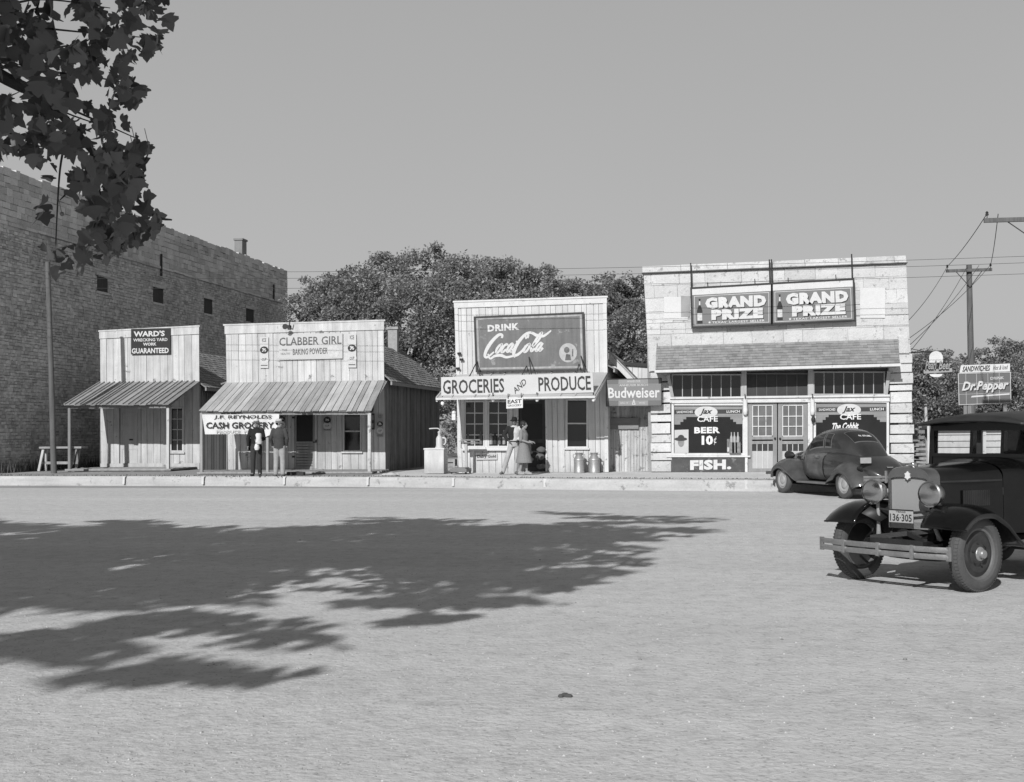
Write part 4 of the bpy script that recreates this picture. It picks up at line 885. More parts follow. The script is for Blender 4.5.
# trestle bench
b0 = A(61, 467.5, 41.2); b0.z = ZC; t = thing('trestle_bench', 'rough wooden trestle bench standing behind the round pole', 'bench', tuple(b0))
zt = A(62, 446.5, b0.y).z; xl, xr = A(42, 447, b0.y).x, A(84, 447, b0.y).x
MB().box(xl, xr, b0.y-.2, b0.y+.25, zt-.07, zt).build('seat', M_plank(), t)
for x, sg in ((xl+.12, -1), (xr-.25, 1)):
    for dy in (-.16, .2):
        MB().bar((x, b0.y+dy*.6, zt-.072), (x-sg*-.0+sg*(.0 if sg < 0 else -.22)-(.12 if sg < 0 else 0), b0.y+dy*1.3, ZC-.02), .09, .06).build('leg', M_grey() if sg < 0 else M_plank(), t)
MB().bar((xl+.02, b0.y, ZC+.28), (xr-.4, b0.y, ZC+.28), .05, .1).build('stretcher', M_plank(), t)
# weeds at the foot of the stone wall
def weeds(name, label, pts, n, h, seed, mm, group=None):
    rn = random.Random(seed); mb = MB()
    for i in range(n):
        a, b = pts; f = rn.random(); c = Vector(a)*(1-f)+Vector(b)*f+Vector((rn.uniform(-.3, .3), rn.uniform(-.3, .3), 0)); d = Vector((rn.uniform(-.2, .2), rn.uniform(-.2, .2), 1))*h*rn.uniform(.3, 1); r = Vector((rn.uniform(-1, 1), rn.uniform(-1, 1), 0)).normalized()*.025
        mb.poly([c-r, c+r, c+d])
    return tag(mb.build(name, mm, None, recalc=False), label, 'weeds', None, 'stuff')
M_weed = mat('dry weeds', .09, var=.3, island=.4, bump=0)
weeds('weeds', 'dark weeds along the foot of the stone wall', ((-25.1, 39, ZC-.02), (-25.1, 50, ZC-.02)), 700, .5, 3, M_weed)
weeds('dry_grass', 'short dry grass and litter along the back of the kerb', ((-24, 36.6, ZC-.02), (-9, 35.1, ZC-.02)), 900, .07, 5, M_weed)
weeds('dry_grass', 'short dry grass along the kerb before the grocery and cafe', ((-9, 35.1, ZC-.02), (2.5, 32.9, ZC-.02)), 500, .05, 6, M_weed)
# round iron drum on short legs under the porch
p = G(332, 468.3, ZC+.05); t = thing('iron_drum', 'round dark iron drum on short legs beside the grocery screen door', 'drum', tuple(p)); k = p.y/1200
M_drum = mat('grimy iron drum', .055, var=.4, fine=.2, rough=.5)
MB().lathe([(.0, .14), (.24, .14), (.29, .2), (.31, .4), (.32, .68), (.335, .70), (.335, .74), (.30, .76), (0, .79)], p, 'Z', 24).build('tank', M_drum, t, smooth=True)
for a in (.6, 2.2, 3.8, 5.4): MB().bar(p+Vector((.24*cos(a), .24*sin(a), .19)), p+Vector((.27*cos(a), .27*sin(a), 0)), .05, .05).build('leg', M_grey(), t)
mb = MB(); mb.ball(p+Vector((-.12, 0, .82)), .04); mb.build('knob', M_letterw(), t)
# dark crate and small keg behind the men
p = G(247, 469, ZC+.05); t = thing('wooden_crate', 'dark wooden crate on the porch behind the man in the dark shirt', 'crate', tuple(p)); mb = MB()
for i in range(4): mb.hexa([p+Vector((-.2-.012*i, -.2, .0+.125*i)), p+Vector((.2+.012*i, -.2, .125*i)), p+Vector((.2+.012*i, .2, .125*i)), p+Vector((-.2-.012*i, .2, .125*i))],
                            [p+Vector((-.21-.012*i, -.2, .115+.125*i)), p+Vector((.21+.012*i, -.2, .115+.125*i)), p+Vector((.21+.012*i, .2, .115+.125*i)), p+Vector((-.21-.012*i, .2, .115+.125*i))])
mb.build('slats', mat('dark crate wood', .05, grain=.3, island=.2), t)
mb = MB().box(p.x-.3, p.x-.255, p.y-.23, p.y-.2, p.z, p.z+.62); mb.build('batten', M_grey(), t)
p = G(271.5, 469, ZC+.05); t = thing('keg', 'small dark keg standing on the porch between the two men', 'keg', tuple(p))
MB().lathe([(.0, 0), (.15, 0), (.2, .16), (.21, .24), (.19, .36), (.16, .46), (.14, .44), (0, .44)], p, 'Z', 16).build('staves', mat('dark keg', .07, var=.4, island=.2), t, smooth=True)
for z in (.08, .36): MB().lathe([(.185 if z < .2 else .192, z), (.195 if z < .2 else .2, z+.02), (.195, z+.04)], p, 'Z', 16, cap=False).build('hoop', M_iron(), t, smooth=True)
# planks, stones by the kerb
p = G(398, 475.2, ZC)
for k, (px, py, s_) in enumerate(((386, 475.8, .10), (391, 476, .13), (395.5, 475.7, .09))):
    c = G(px, py, ZC); mb = MB(); mb.ball((c.x, c.y, c.z+s_*.3), s_*1.5, s_, s_*.6, 9, 6); mb.V = [v+Vector((mnoise.noise(v*9)*.03, 0, mnoise.noise(v*7)*.02)) for v in mb.V]
    tag(mb.build('stone', M_curb, None, smooth=True), ('leftmost', 'middle and largest', 'rightmost')[k]+' of three pale stones lying at the corner of the plank porch', 'stone', 'pale stones at the porch corner')
c = G(296, 475.2, ZC); tag(MB().cbox(c+Vector((0, 0, .05)), .55, .2, .1).build('iron_grate', M_iron(), None), 'flat dark iron piece lying on the kerb edge before the screen door', 'grate')
# white box with kerosene pump
p = G(436, 473.6, ZC); sc = p.y/1200; w_ = 20.5*sc; h_ = 26*sc
t = thing('white_box', 'tall white painted wooden box standing at the left corner of the white grocery', 'box', tuple(p)); mb = MB()
mb.box(p.x-w_*.6, p.x+w_*.4, p.y, p.y+.6, p.z, p.z+h_-.05); mb.build('body', M_white(), t, bevel=.01)
MB().box(p.x-w_*.6-.02, p.x+w_*.4+.02, p.y-.02, p.y+.62, p.z+h_-.049, p.z+h_).build('lid', M_trim(), t, bevel=.008)
c = Vector((p.x+.05, p.y+.28, p.z+h_)); t = thing('hand_pump', 'small pale hand pump with bent lever standing on the tall white box', 'pump', tuple(c)); M_pump = mat('pale pump enamel', .5, rough=.4, var=.15)
MB().lathe([(.14, 0), (.14, .03), (.11, .05), (.105, .3), (.08, .36), (.045, .4), (.045, .48), (.06, .5), (.03, .54)], c, 'Z', 16).build('barrel', M_pump, t, smooth=True)
MB().tube(smooth_curve([c+Vector((.1, 0, .33)), c+Vector((.2, 0, .3)), c+Vector((.2, 0, .16)), c+Vector((.15, 0, .1))]), .025, 8).build('spout', M_pump, t, smooth=True)
MB().tube(smooth_curve([c+Vector((.03, 0, .54)), c+Vector((-.02, -.02, .62)), c+Vector((-.16, -.03, .63)), c+Vector((-.32, -.04, .62))]), .02, 8).build('lever', M_pump, t, smooth=True)
# platform scale
p = G(457, 473.8, ZC); t = thing('platform_scale', 'cast iron platform scale with tall pillar and beam before the grocery windows', 'scale', tuple(p)); M_sc = mat('grey scale iron', .17, var=.3, rough=.6); M_pl = mat('pale scale pillar', .38, var=.15, grain=.15)
mb = MB(); mb.box(p.x-.22, p.x+.32, p.y-.05, p.y+.75, p.z+.05, p.z+.16); mb.build('base', M_sc, t, bevel=.015)
MB().box(p.x-.16, p.x+.27, p.y+.0, p.y+.6, p.z+.162, p.z+.19).build('platform', mat('worn scale plate', .22, var=.3), t)
for dx in (-.18, .28):
    for dy in (.02, .68): MB().lathe([(.05, -.025), (.05, .025)], (p.x+dx, p.y+dy, p.z+.05), 'X', 12).build('wheel', M_iron(), t)
MB().box(p.x+.12, p.x+.2, p.y+.62, p.y+.72, p.z+.16, p.z+1.02).build('pillar', M_pl, t)
MB().bar((p.x+.02, p.y+.67, p.z+1.06), (p.x+.62, p.y+.67, p.z+1.06), .05, .05).build('beam', M_sc, t)
MB().bar((p.x+.1, p.y+.6, p.z+.98), (p.x+.6, p.y+.66, p.z+.96), .08, .03).build('shelf', M_sc, t)
MB().lathe([(.05, 0), (.05, .08), (.02, .12)], (p.x+.06, p.y+.67, p.z+.93), 'Z', 10).build('poise_weight', M_sc, t)
# small crate of produce between box and scale
p = G(449, 471, ZC); t = thing('slatted_crate', 'low slatted crate between the white box and the scale', 'crate', tuple(p))
for z in (.02, .16, .3): MB().box(p.x-.24, p.x+.2, p.y, p.y+.3, p.z+z, p.z+z+.1).build('slat', M_plank(), t)
for dx in (-.22, .18): MB().box(p.x+dx-.03, p.x+dx+.03, p.y-.02, p.y-.001, p.z, p.z+.4).build('corner_post', M_plank(), t)
# milk cans
M_can = mat('tinned milk can', .34, metal=.5, rough=.45, var=.2, scale=5, chip=.1, chipg=.12)
def milk_can(c, label):
    t = thing('milk_can', label, 'milk can', tuple(c), 'milk cans below the grocery window')
    MB().lathe([(.165, 0), (.175, .01), (.175, .06), (.17, .07), (.17, .40), (.178, .405), (.178, .43), (.165, .45), (.115, .54), (.10, .56)], c, 'Z', 24).build('body', M_can, t, smooth=True)
    MB().lathe([(.101, .56), (.105, .60), (.135, .625), (.135, .645), (.09, .64), (.05, .65), (0, .65)], c, 'Z', 24).build('lid', M_can, t, smooth=True)
    for s in (-1, 1): MB().tube(smooth_curve([c+Vector((s*.1, 0, .58)), c+Vector((s*.175, 0, .6)), c+Vector((s*.185, 0, .5)), c+Vector((s*.15, 0, .47))], 4), .013, 6).build('handle', M_can, t, smooth=True)
c0 = A(579.2, 471.3, 38.1); c0.z = ZC-.016; c1 = A(594.3, 471.2, 38.1); c1.z = ZC-.016
milk_can(c0, 'left milk can, directly below the right hand grocery window'); milk_can(c1, 'right milk can, nearer to the plank gate')
# sacks inside the doorway
for k, (py, s_) in enumerate(((466.5, .0), (457, .03), (449.5, .0))):
    c = A(541-s_*30, py, 38.35); mb = MB(); mb.ball((c.x, c.y, c.z), .15, .1, .1, 14, 9); mb.V = [v+Vector((0, 0, mnoise.noise(v*6)*.05)) for v in mb.V]
    tag(mb.build('flour_sack', mat('dull sack cloth', .10, var=.3), None, smooth=True), ('lowest', 'middle', 'topmost')[k]+' of the pale sacks stacked in the dark grocery doorway', 'sack', 'sacks in the grocery doorway')
# goods in the grocery windows
rn = random.Random(12)
for k, px in enumerate((468, 472.5, 477, 481, 491, 495, 499.5, 504)):
    c = A(px, 444.3, YK+.03); r = rn.uniform(.045, .075); hh = rn.uniform(.12, .5)
    tag(MB().lathe([(r, 0), (r, hh*.7), (r*.5, hh*.85), (r*.5, hh)], c, 'Z', 10).build('jar', mat('window goods %d' % (k % 3), (.12, .3, .05)[k % 3], var=.4, scale=9, bump=0), None), 'one of the jars and tins standing in the paned grocery windows', 'jar', 'goods in the grocery windows')

# ------------------------------------------------------------------ people
def remesh_part(name, prims, voxel, m, parent, smooth_it=4):
    mb = MB()
    for pr in prims: pr(mb)
    me = bpy.data.meshes.new('tmp'); me.from_pydata([tuple(v) for v in mb.V], [], mb.Fc); bm = bmesh.new(); bm.from_mesh(me); bmesh.ops.recalc_face_normals(bm, faces=bm.faces); bm.to_mesh(me); bm.free()
    o = bpy.data.objects.new('tmp', me); COL.objects.link(o); r = o.modifiers.new('r', 'REMESH'); r.mode = 'VOXEL'; r.voxel_size = voxel; r.adaptivity = 0
    s = o.modifiers.new('s', 'SMOOTH'); s.factor = .5; s.iterations = smooth_it
    dg = bpy.context.evaluated_depsgraph_get(); dg.update(); nm = bpy.data.meshes.new_from_object(o.evaluated_get(dg)); bpy.data.objects.remove(o); bpy.data.meshes.remove(me)
    nm.name = name; nm.materials.clear(); nm.materials.append(m); nm.polygons.foreach_set('use_smooth', [True]*len(nm.polygons))
    ob = bpy.data.objects.new(name, nm); COL.objects.link(ob); ob.parent = parent
    return ob
def cap(a, b, r0, r1, n=10):
    def f(mb):
        A_, B_ = Vector(a), Vector(b); mb.tube([A_, A_*.5+B_*.5, B_], [r0, (r0+r1)/2, r1], n); mb.ball(A_, r0, None, None, n, 7); mb.ball(B_, r1, None, None, n, 7)
    return f
def ell(c, rx, ry, rz): return lambda mb: mb.ball(c, rx, ry, rz, 16, 10)
def loft(rings, n=18):
    def f(mb): mb.grid([[(cx+rx*cos(2*pi*k/n), cy+ry*sin(2*pi*k/n), z) for k in range(n)] for cx, cy, z, rx, ry in rings], closed=True, capends=True)
    return f
def hand(wr, d, side, curl):     # palm, four unequal bent fingers, thumb off the side near the base
    wr = Vector(wr); d = Vector(d).normalized(); sd = d.cross(Vector(side)).normalized(); cu = Vector(curl).normalized(); prs = [cap(wr-d*.02, wr+d*.03, .027, .03)]
    prs.append(cap(wr+d*.03-sd*.018, wr+d*.08-sd*.024, .02, .019)); prs.append(cap(wr+d*.03+sd*.018, wr+d*.08+sd*.024, .02, .019)); prs.append(cap(wr+d*.03, wr+d*.082, .022, .02))
    for k, (o_, l) in enumerate(((-.033, .062), (-.011, .076), (.011, .072), (.033, .056))):
        b = wr+d*.085+sd*o_; k1 = b+(d*.8+cu*.35).normalized()*l*.5; k2 = k1+(d*.45+cu*.85).normalized()*l*.5; prs += [cap(b, k1, .0095, .009, 7), cap(k1, k2, .009, .0075, 7)]
    b = wr+d*.03-sd*.03; k1 = b+(d*.6-sd*.7+cu*.2).normalized()*.04; k2 = k1+(d*.9-sd*.1+cu*.4).normalized()*.03; prs += [cap(b, k1, .012, .0105, 7), cap(k1, k2, .0105, .008, 7)]
    return prs
def person(label, loc, rot, J, skin, parts, hair=None, hat=None, headrot=0., scale=1., female=False):
    t = thing('person', label, 'person', (0, 0, 0)); hd = Vector(J['head']); prs = []
    Rm = Matrix.Rotation(headrot, 3, 'Z')
    def h(v): return tuple(hd+Rm @ Vector(v))
    def hell(c, rx, ry, rz):
        def f(mb):
            k = MB(); k.ball(c, rx, ry, rz, 16, 10); mb.add([h(v) for v in k.V], k.Fc)
        return f
    prs += [hell((0, .012, .02), .076, .092, .1), hell((0, -.02, -.05), .058, .068, .07), hell((0, -.05, -.095), .03, .03, .022),     # skull, face, chin
            hell((0, -.096, -.022), .013, .02, .024), hell((0, -.088, -.002), .01, .012, .03),                                                          # nose
            hell((-.03, -.078, .018), .022, .012, .008), hell((.03, -.078, .018), .022, .012, .008),                                                 # brow
            hell((0, -.083, -.062), .022, .008, .006), hell((0, -.082, -.073), .018, .008, .006),                                                   # lips
            hell((-.078, .01, -.012), .012, .022, .032), hell((.078, .01, -.012), .012, .022, .032)]                                                # ears
    ch = Vector(J['chest']); pv = Vector(J['pelvis']); nk = Vector(J['neck'])
    prs += [cap(tuple(nk), h((0, .01, -.06)), .055, .05), loft([(pv.x, pv.y, pv.z-.1, .15, .1), (pv.x, pv.y, pv.z, .15, .11), (pv.x*.5+ch.x*.5, pv.y*.5+ch.y*.5, pv.z*.5+ch.z*.5, .13, .1), (ch.x, ch.y, ch.z, .17, .115), (nk.x, nk.y, nk.z-.07, .15, .09), (nk.x, nk.y, nk.z-.02, .07, .06)])]
    for s in 'LR':
        sh, el, wr = J['sh'+s], J['el'+s], J['wr'+s]; hp, kn, an, to = J['hp'+s], J['kn'+s], J['an'+s], J['to'+s]
        prs += [cap(sh, el, .052, .04), cap(el, wr, .04, .027), cap(hp, kn, .085, .055), cap(kn, an, .055, .036)]
        d = (Vector(wr)-Vector(el)); prs += hand(wr, J.get('hd'+s, d), J.get('pn'+s, (1 if s == 'L' else -1, 0, 0)), J.get('cu'+s, (0, -1, 0)))
        prs += [cap(an, to, .042, .03)]
    body = remesh_part('body', prs, .0085, skin, t, 2)
    for s in (-1, 1):
        e = MB(); e.ball(h((s*.03, -.079, .004)), .013, .009, .007, 8, 6); e.build('eye', mat('dark eye', .02, bump=0), t, smooth=True)
    for nm, pr, m in parts: remesh_part(nm, pr, .011, m, t, 6)
    if hair: remesh_part('hair', [(lambda f: f)(hell(*a)) for a in hair], .009, mat('dark hair', .02, rough=.6), t, 2)
    if hat:
        m, br, tilt = hat; prof = [(0, .135), (.055, .135), (.078, .12), (.088, .075), (.092, .045), (br, .03), (br+.006, .034), (br, .022), (.088, .03), (.0, .03)]
        k = MB(); k.lathe(prof, (0, .012, .005), 'Z', 22, cap=False); T = Matrix.Rotation(tilt, 3, 'X')
        k.V = [Vector(h(T @ (Vector((v.x*.95, v.y*1.12, v.z))))) for v in k.V]; ho = k.build('hat', m, t, smooth=True, ang=60)
        k = MB(); k.lathe([(.0945, .045), (.0935, .07)], (0, .012, .005), 'Z', 22, cap=False); k.V = [Vector(h(T @ (Vector((v.x*.95, v.y*1.12, v.z))))) for v in k.V]; k.build('hat_band', mat('dark band', .02, bump=0), ho, smooth=True)
    t.location = loc; t.rotation_euler = (0, 0, rot); t.scale = (scale,)*3
    return t
def stand(px, py):
    p = G(px, py, ZC); y = max(p.y, curb_y(p.x)+.3); return Vector((A(px, 450, y).x, y, ZC))
skin = mat('fair skin', .24, rough=.6, var=.08, bump=0); skin2 = mat('tanned skin', .13, rough=.6, var=.08, bump=0)  # a paler and a darker skin tone
def base(**k):
    J = dict(pelvis=(0, 0, .97), chest=(0, .01, 1.3), neck=(0, .02, 1.5), head=(0, -.0, 1.635),
             shL=(.18, .02, 1.43), elL=(.25, .04, 1.15), wrL=(.24, -.06, .92), shR=(-.18, .02, 1.43), elR=(-.25, .04, 1.15), wrR=(-.24, -.06, .92),
             hpL=(.09, 0, .93), knL=(.1, -.02, .5), anL=(.11, .02, .09), toL=(.13, -.13, .035), hpR=(-.09, 0, .93), knR=(-.1, -.02, .5), anR=(-.11, .02, .09), toR=(-.13, -.13, .035))
    J.update(k); return J
def shirt(J, g=1.0, low=.93, sleeve=1.0, bulk=0.):
    pv, ch, nk = J['pelvis'], J['chest'], J['neck']; b = bulk; m1 = [(pv[i]+ch[i])/2 for i in range(3)]
    pr = [loft([(pv[0], pv[1], low, .165+b, .125+b), (pv[0], pv[1], pv[2]+.05, .158+b, .122+b), (m1[0], m1[1], m1[2], .155+b, .12+b), (ch[0], ch[1], ch[2], .185+b, .13+b), (nk[0], nk[1], nk[2]-.09, .185+b*.5, .105), (nk[0], nk[1], nk[2]-.035, .12, .08), (nk[0], nk[1]+.005, nk[2]+.015, .066, .066)])]
    for s in 'LR':
        sh, el, wr = Vector(J['sh'+s]), Vector(J['el'+s]), Vector(J['wr'+s]); pr += [cap(sh, el, .068, .056)]
        if sleeve > .5: pr += [cap(el, el*.08+wr*.92, .056, .042)]
    return pr
def trousers(J, w_=1.0):
    pv = J['pelvis']; pr = [loft([(pv[0], pv[1], pv[2]-.12, .165, .125), (pv[0], pv[1], pv[2]-.02, .168, .128), (pv[0], pv[1], pv[2]+.1, .15, .115)])]
    for s in 'LR':
        hp, kn, an = Vector(J['hp'+s]), Vector(J['kn'+s]), Vector(J['an'+s]); pr += [cap(hp-Vector((0, 0, .03)), kn, .098*w_, .078*w_), cap(kn, an-(an-kn).normalized()*.0, .078*w_, .066*w_)]
    return pr
def shoes(J): return [f for s in 'LR' for f in (cap(Vector(J['an'+s])-Vector((0, 0, .03)), J['an'+s], .05, .046), cap(Vector(J['an'+s])*1+Vector((0, .03, -.045)), J['to'+s], .045, .038))]
CL = lambda n, g: mat(n, g, var=.22, scale=9, fine=.06, bump=.35, bscale=12, rough=.9)
M_shoe = mat('dark shoe leather', .02, rough=.5)
# 1: dark shirt, pale hat, faces the street and carries a white paper sack
J = base(elL=(.24, .03, 1.16), wrL=(.12, -.17, 1.06), hdL=(-.6, -.5, .25), cuL=(-.2, 0, 1), elR=(-.27, .03, 1.16), wrR=(-.25, -.03, .93))
pm = stand(256.3, 477.6)
person('man in dark shirt and trousers with a pale hat, carrying a white paper sack', (pm.x, pm.y, ZC), radians(8), J, skin,
       [('shirt', shirt(J), CL('black work shirt', .016)), ('trousers', trousers(J), CL('dark trousers', .035)), ('shoes', shoes(J), M_shoe)], hair=[((0, .03, .03), .078, .085, .085)], hat=(CL('pale straw hat', .5), .15, -.1))
c = Vector((pm.x+.18, pm.y-.26, ZC+1.16)); rr = [(0, .17), (.07, .175), (.1, .12), (.085, .02), (.1, -.1), (.075, -.16), (0, -.165)]
k = MB(); k.lathe(rr[::-1], c, 'Z', 14); k.V = [v+Vector((mnoise.noise(v*8)*.03, mnoise.noise(v*9+Vector((5, 0, 0)))*.03, 0)) for v in k.V]
tag(k.build('paper_sack', mat('white paper sack', .6, var=.15, scale=9, bump=.6, bscale=10), None, smooth=True), 'crumpled white paper sack held by the man in the dark shirt', 'sack')
k = MB(); c = Vector((pm.x+.12, pm.y-.25, ZC+.94)); k.lathe([(0, -.13), (.06, -.125), (.085, -.05), (.06, .04), (.03, .09), (.045, .13)], c, 'Z', 14); tag(k.build('cloth_pouch', mat('white paper sack', .6), None, smooth=True), 'small white pouch hanging below the paper sack', 'pouch')
# 2: seen from behind, dark jacket, pale trousers
J = base(elL=(.26, .05, 1.16), wrL=(.23, -.05, .95), elR=(-.26, .05, 1.16), wrR=(-.22, -.06, .95), hpL=(.085, 0, .93))
pm = stand(279.3, 477.6)
person('man seen from behind in a dark jacket, pale trousers and pale cap', (pm.x, pm.y, ZC), radians(186), J, skin,
       [('jacket', shirt(J, low=.86, bulk=.018), CL('grey work jacket', .05)), ('trousers', trousers(J, 1.08), CL('pale khaki trousers', .30)), ('shoes', shoes(J), CL('pale dusty shoe', .12))], hair=[((0, .03, .015), .08, .088, .085)], hat=(CL('pale cap', .42), .125, .0), headrot=radians(-75))
# 3: leaning man in dark hat and white shirt
J = base(pelvis=(.02, 0, .97), chest=(.03, .01, 1.3), neck=(.03, .02, 1.5), head=(.03, 0, 1.635), shL=(.2, .02, 1.43), shR=(-.15, .02, 1.43), elR=(-.3, -.02, 1.22), wrR=(-.16, -.12, 1.05), elL=(.26, -.02, 1.16), wrL=(.14, -.15, 1.06),
         hpL=(.1, 0, .93), knL=(.1, -.05, .5), anL=(.06, 0, .09), toL=(.1, -.14, .035), hpR=(-.07, 0, .93), knR=(-.2, -.06, .5), anR=(-.33, -.02, .09), toR=(-.42, -.12, .035))
pm = stand(513.6, 474.3)
person('man in a dark hat and white shirt leaning beside the woman at the doorway', (pm.x, pm.y, ZC), radians(12), J, skin2,
       [('shirt', shirt(J), CL('white shirt', .5)), ('vest', [loft([(J['chest'][0]-.045, .015, 1.05, .125, .13), (J['chest'][0]-.06, .02, 1.3, .145, .142), (J['chest'][0]-.05, .02, 1.46, .11, .1)]), cap(J['shR'], J['elR'], .076, .064), cap(J['elR'], Vector(J['elR'])*.1+Vector(J['wrR'])*.9, .064, .05)], CL('black vest', .02)), ('trousers', trousers(J), CL('pale trousers', .34)), ('belt', [loft([(.02, 0, 1.0, .175, .135), (.02, 0, 1.04, .172, .132)])], M_shoe), ('shoes', shoes(J), CL('pale dusty shoe', .12))], hair=[((0, .03, .015), .08, .088, .085)], hat=(CL('black felt hat', .012), .145, -.05))
# 4: woman in a light print dress, in profile
J = base(pelvis=(0, 0, .92), chest=(0, -.0, 1.22), neck=(0, .015, 1.39), head=(0, -.015, 1.52), shL=(.15, .02, 1.32), elL=(.19, .03, 1.06), wrL=(.14, -.19, 1.0), shR=(-.15, .02, 1.32), elR=(-.2, .02, 1.06), wrR=(-.13, -.2, .99), hdR=(.1, -1, -.1), hdL=(-.1, -1, -.1), cuL=(0, 0, -1), cuR=(0, 0, -1), pnL=(0, 0, 1), pnR=(0, 0, 1),
         hpL=(.08, 0, .88), knL=(.09, -.04, .47), anL=(.08, -.06, .09), toL=(.09, -.2, .03), hpR=(-.08, 0, .88), knR=(-.09, .02, .47), anR=(-.08, .1, .09), toR=(-.09, -.03, .03))
pm = stand(523.8, 474.6); n_ = 24
skirt = [(0, 0, 1.02, .135, .11), (0, 0, .9, .165, .145), (0, 0, .7, .2, .19), (0, .0, .42, .25, .25), (0, .0, .36, .255, .26)]
dress = mat('pale print dress', .2, var=.2, scale=34, fine=.3, bump=.3, bscale=12)
person('dark haired woman in a pale print dress turned in profile toward the doorway', (pm.x, pm.y, ZC), radians(78), J, skin,
       [('dress', shirt(J, low=.9, sleeve=0)+[loft(skirt)], dress), ('shoes', shoes(J), CL('pale shoe', .3))], hair=[((0, .035, .035), .096, .108, .106), ((0, .075, -.035), .085, .07, .085), ((-.05, .0, .03), .04, .07, .07), ((.05, .0, .03), .04, .07, .07)], scale=1.0, female=True)
# ------------------------------------------------------------------ cars (built x forward, y to the car's left, z up)
M_blk = mat('old black car paint', .005, rough=.22, var=.6, scale=3, fine=.3, spec=.25, bump=.01, bscale=60, coat=.3)
M_blk2 = mat('dusty black paint', .022, rough=.5, var=.5, scale=4, fine=.2, spec=.4, bump=.02)
M_chrome = mat('dull nickel', .5, metal=1., rough=.22, var=.1, bump=.02)
M_nick = mat('worn bumper nickel', .28, metal=.7, rough=.42, var=.35, scale=6, fine=.2, bump=.05)
M_tyre = mat('dusty tyre rubber', .08, rough=.95, var=.2, scale=6, fine=.2, bump=.2)
M_wheel = mat('dark disc wheel', .035, rough=.5, var=.4, scale=8, fine=.2, bump=.05)
M_under = mat('black underside', .006, rough=.9, bump=0)
M_lens = mat('headlamp lens', .42, rough=.1, spec=.8, metal=.95, var=.1, scale=30, bump=.12, bscale=60, coat=.6)
M_see = glass_mat('car window glass', .02, .03, see=.88)
def ring_torus(mb, c, prof, n=40):       # profile (r, y) closed, about the y axis
    vs = []; c = Vector(c); m = len(prof)
    for k in range(n):
        a = 2*pi*k/n; vs += [c+Vector((r*cos(a), y, r*sin(a))) for r, y in prof]
    return mb.add(vs, [(k*m+j, k*m+(j+1) % m, ((k+1) % n)*m+(j+1) % m, ((k+1) % n)*m+j) for k in range(n) for j in range(m)])
def wheel(par, c, r, w_, sd, rim, style, steer=0., nm='wheel'):
    """sd = +1 when the outer face looks to +y"""
    T = Matrix.Rotation(steer, 3, 'Z'); c = Vector(c)
    def fin(mb, name, m, p, **k):
        mb.V = [c+T @ Vector(v) for v in mb.V]; return mb.build(name, m, p, smooth=True, **k)
    q = r*.15; h = w_/2
    pr = [(rim, -h*.7), (rim+q*.35, -h*.98), (rim+q, -h), (r-q*.4, -h*.86), (r-.008, -h*.62), (r, -h*.3), (r, h*.3), (r-.008, h*.62), (r-q*.4, h*.86), (rim+q, h), (rim+q*.35, h*.98), (rim, h*.7)]
    mb = MB(); ring_torus(mb, (0, 0, 0), pr, 48)
    if style == 'old':
        for k in range(64):
            a = 2*pi*(k+.5)/64
            for s in (-1, 1):
                b = Matrix.Rotation(-a, 3, 'Y'); z0 = []
                for dx, dy, dz in ((-.011, .34, 0), (.011, .34, 0), (.011, .80, -.012), (-.011, .80, -.012)): z0.append((dx, s*h*dy, r+dz))
                lo = [b @ Vector((x, y, z-.012)) for x, y, z in z0]; hi = [b @ Vector((x, y, z+.006)) for x, y, z in z0]; mb.hexa(lo, hi)
        for yy in (-.12, .12): ring_torus(mb, (0, h*yy, 0), [(r-.01, -.006), (r+.005, -.006), (r+.005, .006), (r-.01, .006)], 48)
    ty = fin(mb, 'tyre', M_tyre, par)
    mb = MB(); ring_torus(mb, (0, 0, 0), [(rim+.006, -h*.72), (rim-.02, -h*.6), (rim-.035, 0), (rim-.02, h*.6), (rim+.006, h*.72), (rim+.012, h*.62), (rim-.01, 0), (rim+.012, -h*.62)], 40)
    fin(mb, 'rim', mat('rim paint '+style, .12 if style == 'old' else .26, rough=.5, var=.2), ty)
    o = sd
    if style == 'old': prof = [(rim-.012, .3*h), (rim-.05, .42*h), (rim*.72, .62*h), (rim*.5, .45*h), (rim*.36, .8*h), (rim*.25, .85*h), (0, .85*h)]
    else: prof = [(rim-.012, .35*h), (rim-.04, .5*h), (rim*.78, .62*h), (rim*.6, .5*h), (rim*.5, .5*h), (0, .5*h)]
    mb = MB(); mb.lathe([(a, b*o) for a, b in prof], (0, 0, 0), 'Y', 32, cap=False); mb.lathe([(rim-.02, -.3*h*o), (0, -.3*h*o)], (0, 0, 0), 'Y', 20, cap=False)
    fin(mb, 'disc', M_wheel if style == 'old' else mat('dusty disc wheel', .34, var=.25, scale=8), ty)
    mb = MB()
    if style == 'old': mb.lathe([(.075, .82*h*o), (.07, .95*h*o), (.048, 1.05*h*o), (.046, 1.5*h*o), (.04, 1.62*h*o), (0, 1.66*h*o)], (0, 0, 0), 'Y', 20, cap=False)
    else: mb.lathe([(rim*.5, .55*h*o), (rim*.42, .78*h*o), (rim*.2, .9*h*o), (0, .92*h*o)], (0, 0, 0), 'Y', 24, cap=False)
    fin(mb, 'hub_cap', mat('hub '+style, .28 if style == 'old' else .42, metal=.4, rough=.4), ty)
    if style == 'old':
        for k in range(6):
            a = 2*pi*k/6+.3; mb = MB(); mb.lathe([(.013, .7*h*o), (.013, .9*h*o), (0, .92*h*o)], (rim*.44*cos(a), 0, rim*.44*sin(a)), 'Y', 8); fin(mb, 'wheel_nut', M_iron(), ty)
    return ty
